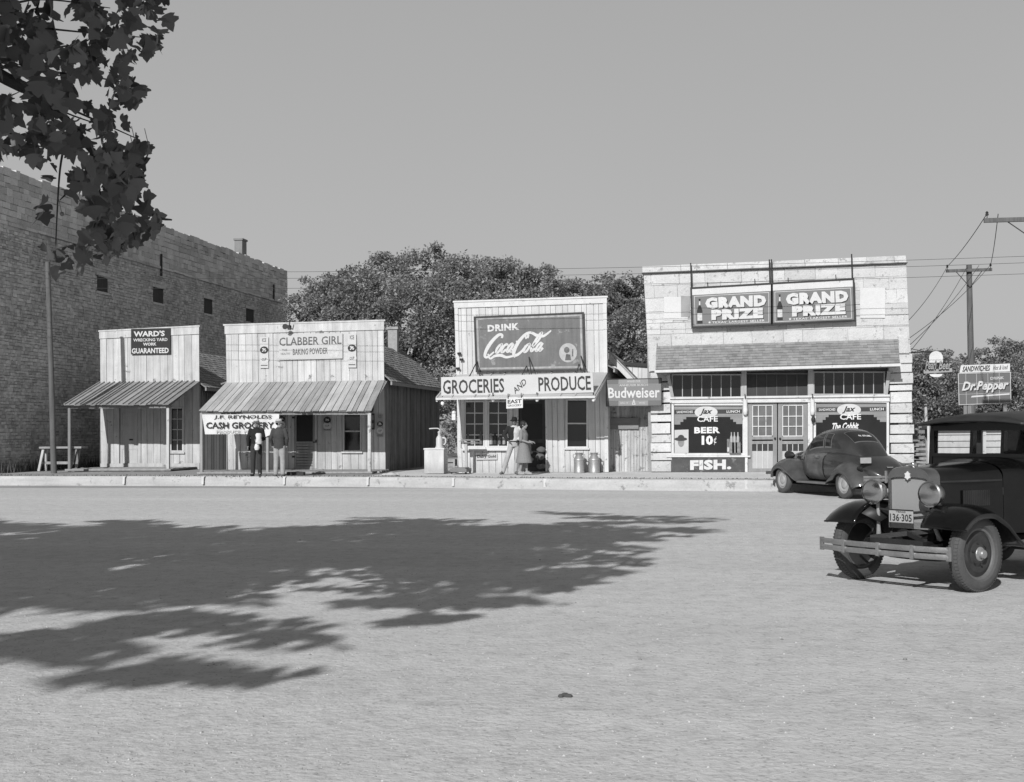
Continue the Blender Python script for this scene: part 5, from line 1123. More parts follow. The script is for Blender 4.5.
def fender(path, yi, yo, crown, lip, sd, n=9, k=7, taper=None):
    """crowned mudguard swept along a path of (x, z); outer lip turns down"""
    cp = smooth_curve([(x, 0, z) for x, z in path], k); rows = []; m = len(cp)
    for i, p in enumerate(cp):
        t = (cp[min(i+1, m-1)]-cp[max(i-1, 0)]).normalized(); nn = Vector((t.z, 0, -t.x)); f = taper(i/(m-1)) if taper else 1.; row = []
        for j in range(n):
            u = j/(n-1); y = yi+(yo-yi)*u; e = crown*(1-(max(0, u-.35)/.65)**2.2*1.0)-crown+crown*.0
            row.append((p+nn*(e*f-0)+Vector((0, sd*y, 0))))
        row.append(p+nn*(-crown*f-lip*f)+Vector((0, sd*(yo+.004), 0)))
        rows.append(row)
    return MB().grid(rows)
def solid(o, th=.01, off=-1): m = o.modifiers.new('solid', 'SOLIDIFY'); m.thickness = th; m.offset = off; return o

# --- the old sedan in the right foreground
sed = thing('vintage_sedan', 'black upright sedan with round headlamps, nickel bumper and plate 136-305', 'car')
WR, TW = .385, .135
for sd in (1, -1):
    wheel(sed, (0, sd*.715, WR), WR, TW, sd, .262, 'old', steer=radians(-3))
    wheel(sed, (-2.78, sd*.715, WR), WR, TW, sd, .262, 'old')
    # front mudguard running into the running board
    P = [(.475, .655), (.46, .70), (.37, .79), (.2, .865), (0, .885), (-.2, .86), (-.42, .74), (-.62, .56), (-.82, .43), (-1.0, .385)]
    f = fender(P, .40, .86, .085, .05, sd, taper=lambda t: .55+.45*min(1, t*5) if t < .2 else (1 if t < .6 else max(.25, 1-(t-.6)*1.9))); solid(f.build('front_fender', M_blk, sed, smooth=True, ang=50), .012)
    mb = MB(); pts = [(.36, .76), (.1, .87), (-.2, .85), (-.45, .71), (-.62, .55)]; mb.grid([[(x, sd*.405, z) for x, z in pts], [(x*.7-.06, sd*.30, z*.5+.28) for x, z in pts]]); solid(mb.build('fender_apron', M_blk2, sed, smooth=True), .008)
    mb = MB(); mb.box(-2.2, -.98, min(sd*.52, sd*.84), max(sd*.52, sd*.84), .355, .385); mb.build('running_board', M_blk2, sed, bevel=.006)
    P = [(-2.1, .40), (-2.25, .55), (-2.42, .78), (-2.62, .875), (-2.82, .88), (-3.02, .80), (-3.2, .62), (-3.28, .45)]
    solid(fender(P, .52, .86, .085, .05, sd).build('rear_fender', M_blk, sed, smooth=True, ang=50), .012)
# radiator
def arch(w_, zb, zs, zt, n=10):       # half outline mirrored: flat sides, crowned top
    R_ = [(w_, zb), (w_, zs)]
    for k in range(1, n): 
        a = pi/2*k/n; R_.append((w_*cos(a)**.62, zs+(zt-zs)*sin(a)**.9))
    R_.append((0, zt)); return [(y, z) for y, z in R_]+[(-y, z) for y, z in R_[::-1][1:]]
O = arch(.262, .60, 1.13, 1.262); I = arch(.238, .64, 1.11, 1.15)
mb = MB(); mb.grid([[(-.09, y, z) for y, z in O], [(.07, y, z) for y, z in O], [(.095, y*.97, z-.008) for y, z in O], [(.095, y, z) for y, z in I], [(.04, y*.97, z) for y, z in I]])
mb.build('radiator_shell', mat('nickel radiator shell', .24, metal=.85, rough=.2, var=.2, scale=5, bump=.02), sed, smooth=True, ang=35)
gm = mat('radiator core', .30, rough=.6, var=.12, bump=0); n_ = gm.node_tree.nodes; L_ = gm.node_tree.links
wv = n_.new('ShaderNodeTexWave'); wv.bands_direction = 'Y'; wv.inputs['Scale'].default_value = 46; tc_ = n_.new('ShaderNodeTexCoord'); L_.new(tc_.outputs['Object'], wv.inputs[0])
wv2 = n_.new('ShaderNodeTexWave'); wv2.bands_direction = 'Z'; wv2.inputs['Scale'].default_value = 46; L_.new(tc_.outputs['Object'], wv2.inputs[0])
ad = n_.new('ShaderNodeMath'); ad.operation = 'MULTIPLY'; L_.new(wv.outputs['Fac'], ad.inputs[0]); L_.new(wv2.outputs['Fac'], ad.inputs[1])
mr_ = n_.new('ShaderNodeMapRange'); mr_.inputs[3].default_value = .09; mr_.inputs[4].default_value = .75; L_.new(ad.outputs[0], mr_.inputs[0]); cc = n_.new('ShaderNodeCombineColor')
for i in range(3): L_.new(mr_.outputs[0], cc.inputs[i])
L_.new(cc.outputs[0], n_['Principled BSDF'].inputs['Base Color'])
mb = MB(); mb.add([(.06, y, z) for y, z in I], [list(range(len(I)))]); mb.build('grille', gm, sed)
mb = MB(); mb.box(.05, .085, -.26, .26, .60, .668); mb.build('radiator_apron', mat('pale apron', .3, metal=.5, rough=.4), sed)
hexa_ = [(0, .048), (.014, .03), (.034, .024), (.026, 0), (.034, -.024), (.014, -.03), (0, -.048)]; hx = hexa_+[(-y, z) for y, z in hexa_[::-1][1:-1]]
mb = MB(); mb.slab([(.098, y, 1.165+z) for y, z in hx], (.012, 0, 0)); mb.build('badge', mat('badge enamel', .6, rough=.3, bump=0), sed)
mb = MB(); mb.lathe([(.045, 1.255), (.05, 1.275), (.045, 1.295), (.02, 1.305), (0, 1.307)], (0, 0, 0), 'Z', 18, cap=False); mb.build('radiator_cap', M_chrome, sed, smooth=True)
# bonnet
rows = []
for x, w_, zt in ((-.09, .255, 1.255), (-.5, .32, 1.275), (-.95, .46, 1.30)):
    rows.append([(x, y, z) for y, z in arch(w_, .60, 1.10, zt)])
mb = MB().grid(rows); mb.build('bonnet', M_blk, sed, smooth=True, ang=35)
for sd in (1, -1):
    mb = MB()
    for k in range(14):
        x = -.42-k*.026; y = sd*(.318-(x+.42)*.23); mb.bar((x, y+sd*.012, .83), (x, y+sd*.012, 1.0), .014, .016, (0, 1, 0))
    mb.build('louvres', M_blk2, sed, label='row of upright cooling louvres')
    mb = MB(); mb.bar((-.1, sd*.262, 1.10), (-.93, sd*.46, 1.10), .012, .02); mb.build('bonnet_hinge', M_blk2, sed)
# headlamps on a bar
for sd in (1, -1):
    c = Vector((.20, sd*.352, .985)); hl = MB().lathe([(.0, -.17), (.05, -.16), (.095, -.10), (.122, -.02), (.128, .02)], c, 'X', 28, cap=False).build('headlamp', mat('headlamp shell', .4, metal=.85, rough=.3, var=.2), sed, smooth=True)
    mb = MB(); mb.lathe([(.128, .018), (.136, .022), (.136, .042), (.122, .05)], c, 'X', 28, cap=False); mb.build('bezel', M_chrome, hl, smooth=True)
    mb = MB(); mb.lathe([(.124, .044), (.1, .058), (.05, .068), (0, .07)], c, 'X', 28, cap=False); mb.build('lens', M_lens, hl, smooth=True)
    mb = MB(); mb.tube([c+Vector((-.05, 0, -.12)), c+Vector((-.06, 0, -.2)), (.14, sd*.352, .62), (.1, sd*.38, .5)], [.022, .02, .02, .028], 10); mb.build('headlamp_post', mat('pale lamp post', .3, rough=.4), sed, smooth=True)
MB().tube([(.135, -.352, .80), (.16, 0, .77), (.135, .352, .80)], .014, 8).build('tie_bar', M_blk2, sed, smooth=True)
# plate
pl_ = MB().box(.17, .178, -.19, .11, .665, .80).build('licence_plate', mat('licence plate', .34, var=.15, scale=8, rough=.5, bump=0), sed, bevel=.004)
dk = mat('plate dark paint', .03, bump=0)
def LQ(y0, y1, z0, z1, x=.1805): return [Vector((x, y0, z1)), Vector((x, y1, z1)), Vector((x, y1, z0)), Vector((x, y0, z0))]
lettering(pl_, '136·305', LQ(-.175, .095, .68, .76), dk, bold=.02); lettering(pl_, 'TEXAS', LQ(-.10, .02, .772, .79), dk, bold=.02)
MB().bar((.175, -.19, .80), (.175, .11, .80), .012, .012).build('plate_frame', M_blk2, sed)
# bumper: two flat bars with clamps
for z0, z1 in ((.36, .415), (.43, .485)):
    rows = []
    for i in range(41):
        y = -.80+1.60*i/40; x = .66-.10*abs(y/.80)**2.6-.0*abs(y); rows.append([(x, y, z0), (x+.012, y, (z0+z1)/2), (x, y, z1), (x-.012, y, z1), (x-.012, y, z0)])
    MB().grid(rows, closed=True, capends=True).build('bumper_bar', M_nick, sed, smooth=True, ang=50)
for y in (-.42, 0.02, .42): MB().box(.655 if abs(y) < .1 else .64, .685 if abs(y) < .1 else .672, y-.018, y+.018, .352, .493).build('bumper_clamp', M_nick, sed, bevel=.004)
for y in (-.78, .78): MB().box(.55, .575, y-.024, y+.024, .35, .492).build('bumper_end', M_nick, sed, bevel=.004)
for sd in (1, -1):
    MB().bar((.64, sd*.42, .42), (.1, sd*.38, .46), .05, .03).build('bumper_bracket', M_blk2, sed)
    MB().bar((.34, sd*.36, .44), (-2.9, sd*.38, .50), .05, .11).build('chassis_rail', M_under, sed)
    mb = MB(); mb.tube(smooth_curve([(.36, sd*.36, .44), (.2, sd*.36, .36), (-.2, sd*.36, .31), (-.6, sd*.36, .40)]), .022, 8); mb.build('leaf_spring', M_iron(), sed, smooth=True)
    MB().tube([(.05, sd*.33, .34), (-.03, sd*.25, .68), (-.06, sd*.24, .84)], .02, 8).build('brace', M_iron(), sed)
MB().tube(smooth_curve([(0, -.66, .385), (0, -.5, .36), (0, -.3, .30), (0, .3, .30), (0, .5, .36), (0, .66, .385)], 4), .032, 10).build('front_axle', M_blk2, sed, smooth=True)
MB().tube([(.16, -.6, .36), (.16, .6, .36)], .016, 8).build('tie_rod', M_iron(), sed, smooth=True)
MB().bar((.3, -.34, .5), (-.05, .30, .60), .035, .05).build('cross_brace', M_iron(), sed); MB().bar((.3, .34, .5), (-.05, -.30, .60), .035, .05).build('cross_brace', M_iron(), sed)
MB().box(.26, .32, -.36, .36, .44, .5).build('cross_member', M_blk2, sed)
mb = MB(); mb.box(-.85, .0, -.24, .24, .36, .62); mb.build('engine_block', M_under, sed)
n_before = {o.name for o in sed.children}
# cabin
def panel(name, pts, off, m=M_blk, **k): return MB().slab(pts, off).build(name, m, sed, **k)
rows = []
for x, w_, zt in ((-.955, .428, 1.302), (-1.08, .50, 1.325), (-1.22, .60, 1.34)): rows.append([(x, y, z) for y, z in arch(w_, .52, 1.14, zt)])
MB().grid(rows).build('cowl', M_blk, sed, smooth=True, ang=35)
mb = MB()
for sd in (1, -1):
    a = [(-1.2, sd*.62, .5), (-1.6, sd*.68, .5), (-2.6, sd*.69, .5), (-3.15, sd*.62, .52)]; b = [(-1.2, sd*.62, 1.26), (-1.6, sd*.69, 1.26), (-2.6, sd*.70, 1.26), (-3.15, sd*.62, 1.26)]
    mb.grid([a, b])
mb.grid([[(-3.15, y, z) for y in (-.62, -.3, 0, .3, .62)] for z in (.52, 1.0, 1.26)]); mb.box(-3.1, -1.0, -.6, .6, .46, .5)
body = solid(mb.build('body', M_blk, sed, smooth=True), .02)
for sd in (1, -1):
    for x0, x1, xt in ((-1.23, -1.17, -1.19), (-2.02, -1.94, -1.98), (-2.72, -2.62, -2.67)): MB().hexa([(x0, sd*.64-.02, 1.24), (x1, sd*.64-.02, 1.24), (x1, sd*.64+.02, 1.24), (x0, sd*.64+.02, 1.24)], [(x0, sd*.61-.02, 1.70), (x1, sd*.61-.02, 1.70), (x1, sd*.61+.02, 1.70), (x0, sd*.61+.02, 1.70)]).build('pillar', M_blk, sed)
    MB().slab([(-2.72, sd*.655, 1.25), (-3.15, sd*.61, 1.25), (-3.1, sd*.57, 1.70), (-2.72, sd*.615, 1.70)], (0, -sd*.03, 0)).build('rear_quarter', M_blk, sed)
    for x0, x1 in ((-1.95, -1.23), (-2.64, -2.02)): MB().poly([(x0, sd*.645, 1.26), (x1, sd*.645, 1.26), (x1, sd*.615, 1.69), (x0, sd*.615, 1.69)]).build('side_window', M_see, sed)
    dr = MB().poly([(-1.98, sd*.702, .56), (-1.26, sd*.652, .56), (-1.26, sd*.652, 1.24), (-1.98, sd*.705, 1.24)]); dr = dr.build('door', M_blk, sed); MB().tube([(-1.88, sd*.70, 1.08), (-1.88, sd*.75, 1.08), (-1.78, sd*.75, 1.08)], .012, 6).build('handle', M_chrome, dr)
# roof with a drip edge and a peak over the windscreen
rows = []
for x, w_, zb, zt in ((-1.0, .60, 1.70, 1.735), (-1.06, .64, 1.70, 1.79), (-1.3, .65, 1.70, 1.82), (-2.0, .66, 1.70, 1.84), (-2.8, .63, 1.70, 1.80), (-3.1, .56, 1.69, 1.74), (-3.17, .52, 1.66, 1.68)):
    rows.append([(x, w_*s, zb+(zt-zb)*(1-abs(s)**2.6)) for s in (-1, -.97, -.9, -.7, -.4, 0, .4, .7, .9, .97, 1)])
solid(MB().grid(rows).build('roof', M_blk2, sed, smooth=True), .03)
MB().hexa([(-1.2, -.61, 1.645), (-1.17, -.61, 1.645), (-1.17, .61, 1.645), (-1.2, .61, 1.645)], [(-1.2, -.60, 1.705), (-1.17, -.60, 1.705), (-1.17, .60, 1.705), (-1.2, .60, 1.705)]).build('header_rail', M_blk, sed)
MB().box(-1.18, -1.166, -.6, .6, 1.0, 1.336).build('scuttle', M_blk, sed)
wf = MB(); wf.box(-1.165, -1.15, -.60, .60, 1.335, 1.37); wf.box(-1.165, -1.15, -.60, .60, 1.62, 1.645); wf.box(-1.165, -1.15, -.60, -.565, 1.37, 1.62); wf.box(-1.165, -1.15, .565, .60, 1.37, 1.62)
wf = wf.build('windscreen_frame', M_blk, sed); MB().poly([(-1.158, -.565, 1.37), (-1.158, .565, 1.37), (-1.158, .565, 1.62), (-1.158, -.565, 1.62)]).build('windscreen', M_see, sed)
mb = MB(); mb.box(-3.14, -3.11, -.58, -.40, 1.26, 1.70); mb.box(-3.14, -3.11, .40, .58, 1.26, 1.70); mb.box(-3.14, -3.11, -.4, .4, 1.26, 1.32); mb.box(-3.14, -3.11, -.4, .4, 1.60, 1.70); rp = mb.build('rear_panel', M_blk, sed)
MB().poly([(-3.125, -.4, 1.32), (-3.125, .4, 1.32), (-3.125, .4, 1.60), (-3.125, -.4, 1.60)]).build('rear_window', M_see, sed)
mb = MB(); ring_torus(mb, (0, 0, 0), [(.2, -.012), (.212, 0), (.2, .012), (.188, 0)], 28)
for k in range(4): mb.tube([(0, 0, 0), (.2*cos(k*pi/2+.4), 0, .2*sin(k*pi/2+.4))], .008, 5)
mb.V = [Vector((-1.55, .3, 1.22))+Matrix.Rotation(radians(62), 3, 'Y') @ (Matrix.Rotation(pi/2, 3, 'X') @ v) for v in mb.V]; mb.build('steering_wheel', M_blk2, sed, smooth=True)
MB().box(-1.95, -1.85, -.52, .52, .7, 1.22).build('seat_back', mat('worn seat cloth', .06, var=.2), sed, bevel=.03)

for o in sed.children:               # set the cabin back behind a long cowl
    if o.name not in n_before:
        for v in o.data.vertices: v.co.x = v.co.x*1.0-.22*min(1, max(0, (-v.co.x-.955)/.3)); v.co.y *= 1.08; v.co.z = v.co.z if v.co.z < 1.3 else 1.3+(v.co.z-1.3)*1.05
        for g in o.children:
            for v in g.data.vertices: v.co.x -= .22; v.co.y *= 1.08
SED_LOC = (2.11, 13.42, 0.004); sed.location = SED_LOC; sed.rotation_euler = (0, 0, math.atan2(-.72, -.69))

# --- the coupe at the kerb
cou = thing('parked_coupe', 'dusty dark rounded coupe nosed in to the kerb before the cafe', 'car')
M_c = mat('dusty coupe paint', .026, rough=.4, var=.6, scale=1.8, fine=.25, spec=.5, bump=.01, coat=.8)
M_cd = mat('dust streaked coupe door', .085, rough=.5, coat=.3, var=.7, scale=2.5, fine=.25, grain=.3, gscale=(9, 9, 2), bump=.01)
M_cf = mat('dusty coupe fender', .06, rough=.4, coat=.6, var=.5, scale=3, fine=.2, bump=.01)
def superloft(st, n=28, e=2.6, k=4):         # stations (x, half width, z low, z high)
    S_ = smooth_curve([(a, b, 0) for a, b, c, d in st], k); Z_ = smooth_curve([(a, c, d) for a, b, c, d in st], k); rows = []
    for p, q_ in zip(S_, Z_):
        x, hw, zl, zh = p.x, p.y, q_.y, q_.z; cz = (zl+zh)/2; hz = (zh-zl)/2; row = []
        for j in range(n):
            a = 2*pi*j/n; c_, s_ = cos(a), sin(a); row.append(Vector((x, hw*math.copysign(abs(c_)**(2/e), c_), cz+hz*math.copysign(abs(s_)**(2/e), s_))))
        rows.append(row)
    return rows
tub = [(1.98, .16, .42, .92), (1.9, .22, .40, 1.0), (1.6, .29, .38, 1.06), (1.2, .37, .36, 1.10), (.8, .55, .34, 1.13), (.4, .68, .32, 1.13), (-.2, .73, .31, 1.13), (-.7, .73, .31, 1.13), (-1.1, .70, .32, 1.10), (-1.5, .64, .34, 1.01), (-1.85, .55, .38, .86), (-2.1, .43, .43, .70), (-2.22, .30, .47, .58)]
MB().grid(superloft(tub, e=3.0), closed=True, capends=True).build('body', M_c, cou, smooth=True, ang=60)
gh = [(.82, .50, .8, 1.12), (.6, .57, .8, 1.30), (.35, .58, .8, 1.50), (.1, .575, .8, 1.61), (-.3, .57, .8, 1.655), (-.65, .555, .8, 1.62), (-.95, .52, .8, 1.49), (-1.2, .47, .8, 1.31), (-1.45, .40, .8, 1.10), (-1.6, .3, .8, .95)]
GR = superloft(gh, n=64, e=2.9, k=8); MB().grid(GR, closed=True, capends=True).build('cabin', M_c, cou, smooth=True, ang=60)
def gpatch(x0, x1, a0, a1, off, name, m, par, nx=12, na=10, slant=0., zmin=None, zmax=None):
    rows = []
    for i in range(nx+1):
        x = x0+(x1-x0)*i/nx; row = []
        for j in range(na+1):
            a = a0+(a1-a0)*j/na; xx = x+slant*(j/na)
            for r0, r1 in zip(GR[:-1], GR[1:]):
                if r1[0].x <= xx <= r0[0].x: break
            f = (xx-r0[0].x)/(r1[0].x-r0[0].x+1e-9); t = (a % (2*pi))/(2*pi)*64; k = int(t) % 64; g = t-int(t)
            p = (r0[k]*(1-f)+r1[k]*f)*(1-g)+(r0[(k+1) % 64]*(1-f)+r1[(k+1) % 64]*f)*g
            c_ = Vector((p.x+.0, 0, 1.1)); row.append(p+(p-c_).normalized()*off)
        rows.append(row)
    return MB().grid(rows).build(name, m, par, smooth=True)
M_cg = glass_mat('coupe glass', .02, .06); M_bead = mat('window bead', .3, metal=.7, rough=.35)
for sd in (1, -1):
    A0, A1 = (radians(-3), radians(40)) if sd > 0 else (radians(183), radians(140))
    gpatch(.42, -.22, A0, A1, .006, 'window_surround', M_bead, cou, slant=-.06); gpatch(.39, -.19, A0+sd*radians(2), A1-sd*radians(2), .011, 'side_window', M_cg, cou, slant=-.06)
    gpatch(-.27, -.55, A0, A1-sd*radians(3), .006, 'window_surround', M_bead, cou, slant=-.04); gpatch(-.295, -.525, A0+sd*radians(2), A1-sd*radians(5), .011, 'quarter_window', M_cg, cou, slant=-.04)
gpatch(-.775, -1.185, radians(56), radians(124), .004, 'window_surround', M_bead, cou)
rw = gpatch(-.80, -1.16, radians(58), radians(122), .01, 'rear_window', M_cg, cou)
gpatch(.68, .38, radians(52), radians(128), .01, 'windscreen', M_cg, cou)
# door skin
def tpatch(x0, x1, zl, zh, sd, off, name, m):
    T_ = superloft(tub, n=96, e=3.0, k=6); rows = []
    for i in range(13):
        x = x0+(x1-x0)*i/12; row = []
        for r0, r1 in zip(T_[:-1], T_[1:]):
            if r1[0].x <= x <= r0[0].x: break
        f = (x-r0[0].x)/(r1[0].x-r0[0].x+1e-9); rr = [a*(1-f)+b*f for a, b in zip(r0, r1)]; rr = [p for p in rr if p.y*sd > 0]; rr.sort(key=lambda p: p.z)
        for j in range(9):
            z = zl+(zh-zl)*j/8
            for p, q_ in zip(rr[:-1], rr[1:]):
                if p.z <= z <= q_.z: break
            g = (z-p.z)/(q_.z-p.z+1e-9); v = p*(1-g)+q_*g; row.append(v+Vector((0, sd*off, 0)))
        rows.append(row)
    return MB().grid(rows).build(name, m, cou, smooth=True)
for sd in (1, -1):
    tpatch(.60, -.44, .385, 1.07, sd, .004, 'door_gap', M_under); d = tpatch(.58, -.42, .40, 1.055, sd, .012, 'door', M_cd); tpatch(.7, -1.0, 1.072, 1.085, sd, .016, 'belt_moulding', M_bead)
    MB().tube([(-.28, sd*.73, .98), (-.28, sd*.78, .98), (-.16, sd*.78, .98)], .014, 6).build('handle', M_chrome, d)
    P = [(2.05, .40), (2.03, .58), (1.9, .76), (1.65, .87), (1.38, .885), (1.12, .80), (.9, .64), (.72, .46), (.6, .36)]
    solid(fender(P, .34, .87, .16, .10, sd, n=12, taper=lambda t: 1 if t < .65 else max(.15, 1-(t-.65)*2.6)).build('front_fender', M_cf, cou, smooth=True, ang=60), .012)
    P = [(-.72, .34), (-.82, .52), (-.98, .72), (-1.2, .84), (-1.45, .86), (-1.7, .78), (-1.93, .60), (-2.08, .42), (-2.12, .34)]
    solid(fender(P, .45, .885, .15, .12, sd, n=12, taper=lambda t: max(.2, min(1, t*6)) if t < .2 else 1).build('rear_fender', M_cf, cou, smooth=True, ang=60), .012)
    MB().box(-.78, .66, min(sd*.6, sd*.84), max(sd*.6, sd*.84), .30, .345).build('running_board', mat('running board', .14, var=.3), cou, bevel=.01)
    wheel(cou, (1.42, sd*.745, .345), .345, .15, sd, .225, 'late'); wheel(cou, (-1.42, sd*.745, .345), .345, .15, sd, .225, 'late')
    hl = MB().lathe([(0, -.26), (.05, -.22), (.1, -.1), (.115, .02), (.105, .05), (.05, .08), (0, .085)], (1.72, sd*.42, .96), 'X', 20, cap=False).build('headlamp', M_blk2, cou, smooth=True)
    tl = MB().lathe([(0, -.1), (.04, -.09), (.05, -.02), (.04, .04), (0, .06)], (-1.86, sd*.66, .72), 'X', 14, cap=False).build('tail_lamp', M_blk2, cou, smooth=True)
    MB().bar((-2.2, sd*.45, .50), (-2.42, sd*.45, .50), .05, .03).build('bumper_bracket', M_blk2, cou); MB().box(-2.47, -2.43, sd*.35-.03, sd*.35+.03, .40, .68).build('bumper_guard', M_nick, cou, bevel=.01)
MB().box(-2.12, -2.06, -.08, .08, .72, .76).build('boot_handle', M_chrome, cou, bevel=.01)
MB().box(-1.9, 1.6, -.58, .58, .24, .36).build('underbody', M_under, cou)
MB().bar((-1.42, -.7, .345), (-1.42, .7, .345), .07, .07).build('rear_axle', M_under, cou)
for z0 in (.43, .50):
    MB().grid([[(-2.44+.14*abs(y)**2.2, y, z0), (-2.455+.14*abs(y)**2.2, y, z0+.03), (-2.44+.14*abs(y)**2.2, y, z0+.06), (-2.42+.14*abs(y)**2.2, y, z0+.06), (-2.42+.14*abs(y)**2.2, y, z0)] for y in [-.86+1.72*i/24 for i in range(25)]], closed=True, capends=True).build('rear_bumper', M_nick, cou, smooth=True)
MB().grid([[(2.25-.14*abs(y)**2.2, y, .46), (2.265-.14*abs(y)**2.2, y, .50), (2.25-.14*abs(y)**2.2, y, .54), (2.23-.14*abs(y)**2.2, y, .54), (2.23-.14*abs(y)**2.2, y, .46)] for y in [-.86+1.72*i/24 for i in range(25)]], closed=True, capends=True).build('front_bumper', M_nick, cou, smooth=True)
p2 = MB().box(-1.99, -1.97, .42, .70, .84, .97).build('licence_plate', mat('licence plate', .34), cou); MB().tube([(-1.97, .56, .86), (-1.8, .6, .80)], .02, 6).build('plate_bracket', M_blk2, cou)
def gpt(x, a, off):
    for r0, r1 in zip(GR[:-1], GR[1:]):
        if r1[0].x <= x <= r0[0].x: break
    f = (x-r0[0].x)/(r1[0].x-r0[0].x+1e-9); t = a/(2*pi)*64; k = int(t); g = t-k
    p = (r0[k]*(1-f)+r1[k]*f)*(1-g)+(r0[k+1]*(1-f)+r1[k+1]*f)*g; return p+(p-Vector((x, 0, 1.1))).normalized()*off
lettering(rw, 'N. STOBL', [gpt(-1.0, radians(84), .035), gpt(-1.0, radians(106), .035), gpt(-1.055, radians(106), .035), gpt(-1.055, radians(84), .035)], mat('white glass paint', .6, bump=0), bold=.04)
COU_H = radians(90+9.5+17)      # heading
cou.location = (3.08, 30.72, .004); cou.rotation_euler = (0, 0, COU_H)
# ------------------------------------------------------------------ trees
def cloud_mesh(name, V, Fc, m, parent):
    me = bpy.data.meshes.new(name); o_ = wloc(parent); V = np.asarray(V, dtype=np.float32)-np.array(o_, dtype=np.float32)
    n = len(V); Fc = np.asarray(Fc, dtype=np.int32); k = Fc.shape[1]
    me.vertices.add(n); me.vertices.foreach_set('co', V.ravel()); me.loops.add(Fc.size); me.loops.foreach_set('vertex_index', Fc.ravel())
    me.polygons.add(len(Fc)); me.polygons.foreach_set('loop_start', np.arange(0, Fc.size, k, dtype=np.int32)); me.update(calc_edges=True); me.validate()
    me.materials.append(m); o = bpy.data.objects.new(name, me); COL.objects.link(o); o.parent = parent; return o
def leaves_at(P, size, rng, shape, droop=.0, up=.4):
    """P n x 3 centres -> vertices, faces: each leaf one polygon, turned at random"""
    n = len(P); k = len(shape); nr = rng.normal(size=(n, 3)); nr[:, 2] = np.abs(nr[:, 2])+up; nr /= np.linalg.norm(nr, axis=1)[:, None]
    a = rng.normal(size=(n, 3)); a[:, 2] -= droop; a -= nr*(a*nr).sum(1)[:, None]; a /= np.linalg.norm(a, axis=1)[:, None]; b = np.cross(nr, a)
    s = (size*rng.uniform(.6, 1.3, n))[:, None, None]; sh = np.asarray(shape)
    V = P[:, None, :]+s*(sh[None, :, 0, None]*a[:, None, :]+sh[None, :, 1, None]*b[:, None, :])
    bend = (sh[:, 1]**2)[None, :, None]*nr[:, None, :]*s*rng.uniform(-.8, .8, (n, 1, 1)); V = V+bend
    return V.reshape(-1, 3), np.arange(n*k).reshape(n, k)
SPRIG = [(0, 0), (.35, .28), (.8, .2), (1, 0), (.7, -.25), (.3, -.2)]
MAPLE = [(0, .05), (.02, .30), (.12, .52), (.22, .40), (.36, .62), (.50, .58), (.58, .30), (.72, .24), (1.0, .0), (.72, -.24), (.58, -.30), (.50, -.58), (.36, -.62), (.22, -.40), (.12, -.52), (.02, -.30), (0, -.05)]
def tree(name, label, x, y, h, blobs, n, size, seed, m, group=None, trunk_r=.3, base=ZC-.03, parts=True, inner=None):
    """blobs: (dx, dy, z, rx, ry, rz) lumps of crown; leaves gather in twig clusters over the lumps, with gaps"""
    rng = np.random.default_rng(seed); t = thing(name, label, 'tree', (x, y, base), group); P = []
    vol = np.array([b[3]*b[4]*b[5] for b in blobs])**.75; vol = vol/vol.sum()
    for b, f in zip(blobs, vol):
        nc = max(8, int(n*f/25)); d = rng.normal(size=(nc, 3)); d /= np.linalg.norm(d, axis=1)[:, None]; r = rng.uniform(.45, 1.06, nc)**.5
        c = d*r[:, None]*np.array(b[3:6])+np.array([x+b[0], y+b[1], b[2]])
        cs = rng.uniform(.22, .62, nc)*min(1, max(b[3:6])/2.2)+.12
        for ci, si in zip(c, cs):
            q = rng.normal(size=(int(rng.uniform(60, 120)), 3)); q /= np.linalg.norm(q, axis=1)[:, None]; q *= (rng.uniform(0, 1, len(q))**.45)[:, None]*si*np.array([1.25, 1.25, .8]); P.append(ci+q)
    P = np.concatenate(P); V, Fc = leaves_at(P, size, rng, SPRIG); cloud_mesh('crown', V, Fc, m, t)
    mb = MB(); rn = random.Random(seed); zf = h*.32
    mb.tube([(x, y, base-.1), (x+.1, y, zf*.6), (x-.05, y+.05, zf)], [trunk_r*1.3, trunk_r, trunk_r*.8], 10); mb.build('trunk', mat('rough bark', .09, var=.3, grain=.4, gscale=(9, 9, 1.5), bump=.8), t, smooth=True)
    for b in blobs:
        p = Vector((x-.05, y+.05, zf-.1)); q = Vector((x+b[0], y+b[1], b[2])); MB().tube(smooth_curve([p, p*.5+q*.5+Vector((rn.uniform(-.4, .4), rn.uniform(-.4, .4), -.3)), q], 4), [trunk_r*.55*(1-i/9*.8) for i in range(9)], 7).build('limb', mat('rough bark', .09), t, smooth=True)
    return t
M_leaf = [mat('oak foliage %d' % i, g, rough=.6, var=.35, scale=.5, island=.45, fine=0, bump=0, spec=.25) for i, g in enumerate((.34, .30, .36, .28))]
for m_ in M_leaf:
    nn_ = m_.node_tree.nodes; ll_ = m_.node_tree.links; t_ = nn_.new('ShaderNodeBsdfTranslucent'); x_ = nn_.new('ShaderNodeMixShader'); x_.inputs[0].default_value = .5
    ll_.new(nn_['Principled BSDF'].inputs['Base Color'].links[0].from_socket, t_.inputs[0]); ll_.new(nn_['Principled BSDF'].outputs[0], x_.inputs[1]); ll_.new(t_.outputs[0], x_.inputs[2]); ll_.new(x_.outputs[0], nn_['Material Output'].inputs[0])
def px_blob(x, y, Y, px, py, rpx, rpy, dY=0.):       # crown lump seen in the photo at a pixel, standing at depth Y+dY
    p = A(px, py, Y+dY); k = (Y+dY)/1200; return (p.x-x, dY, p.z, rpx*k, min(rpx, rpy)*k, rpy*k)
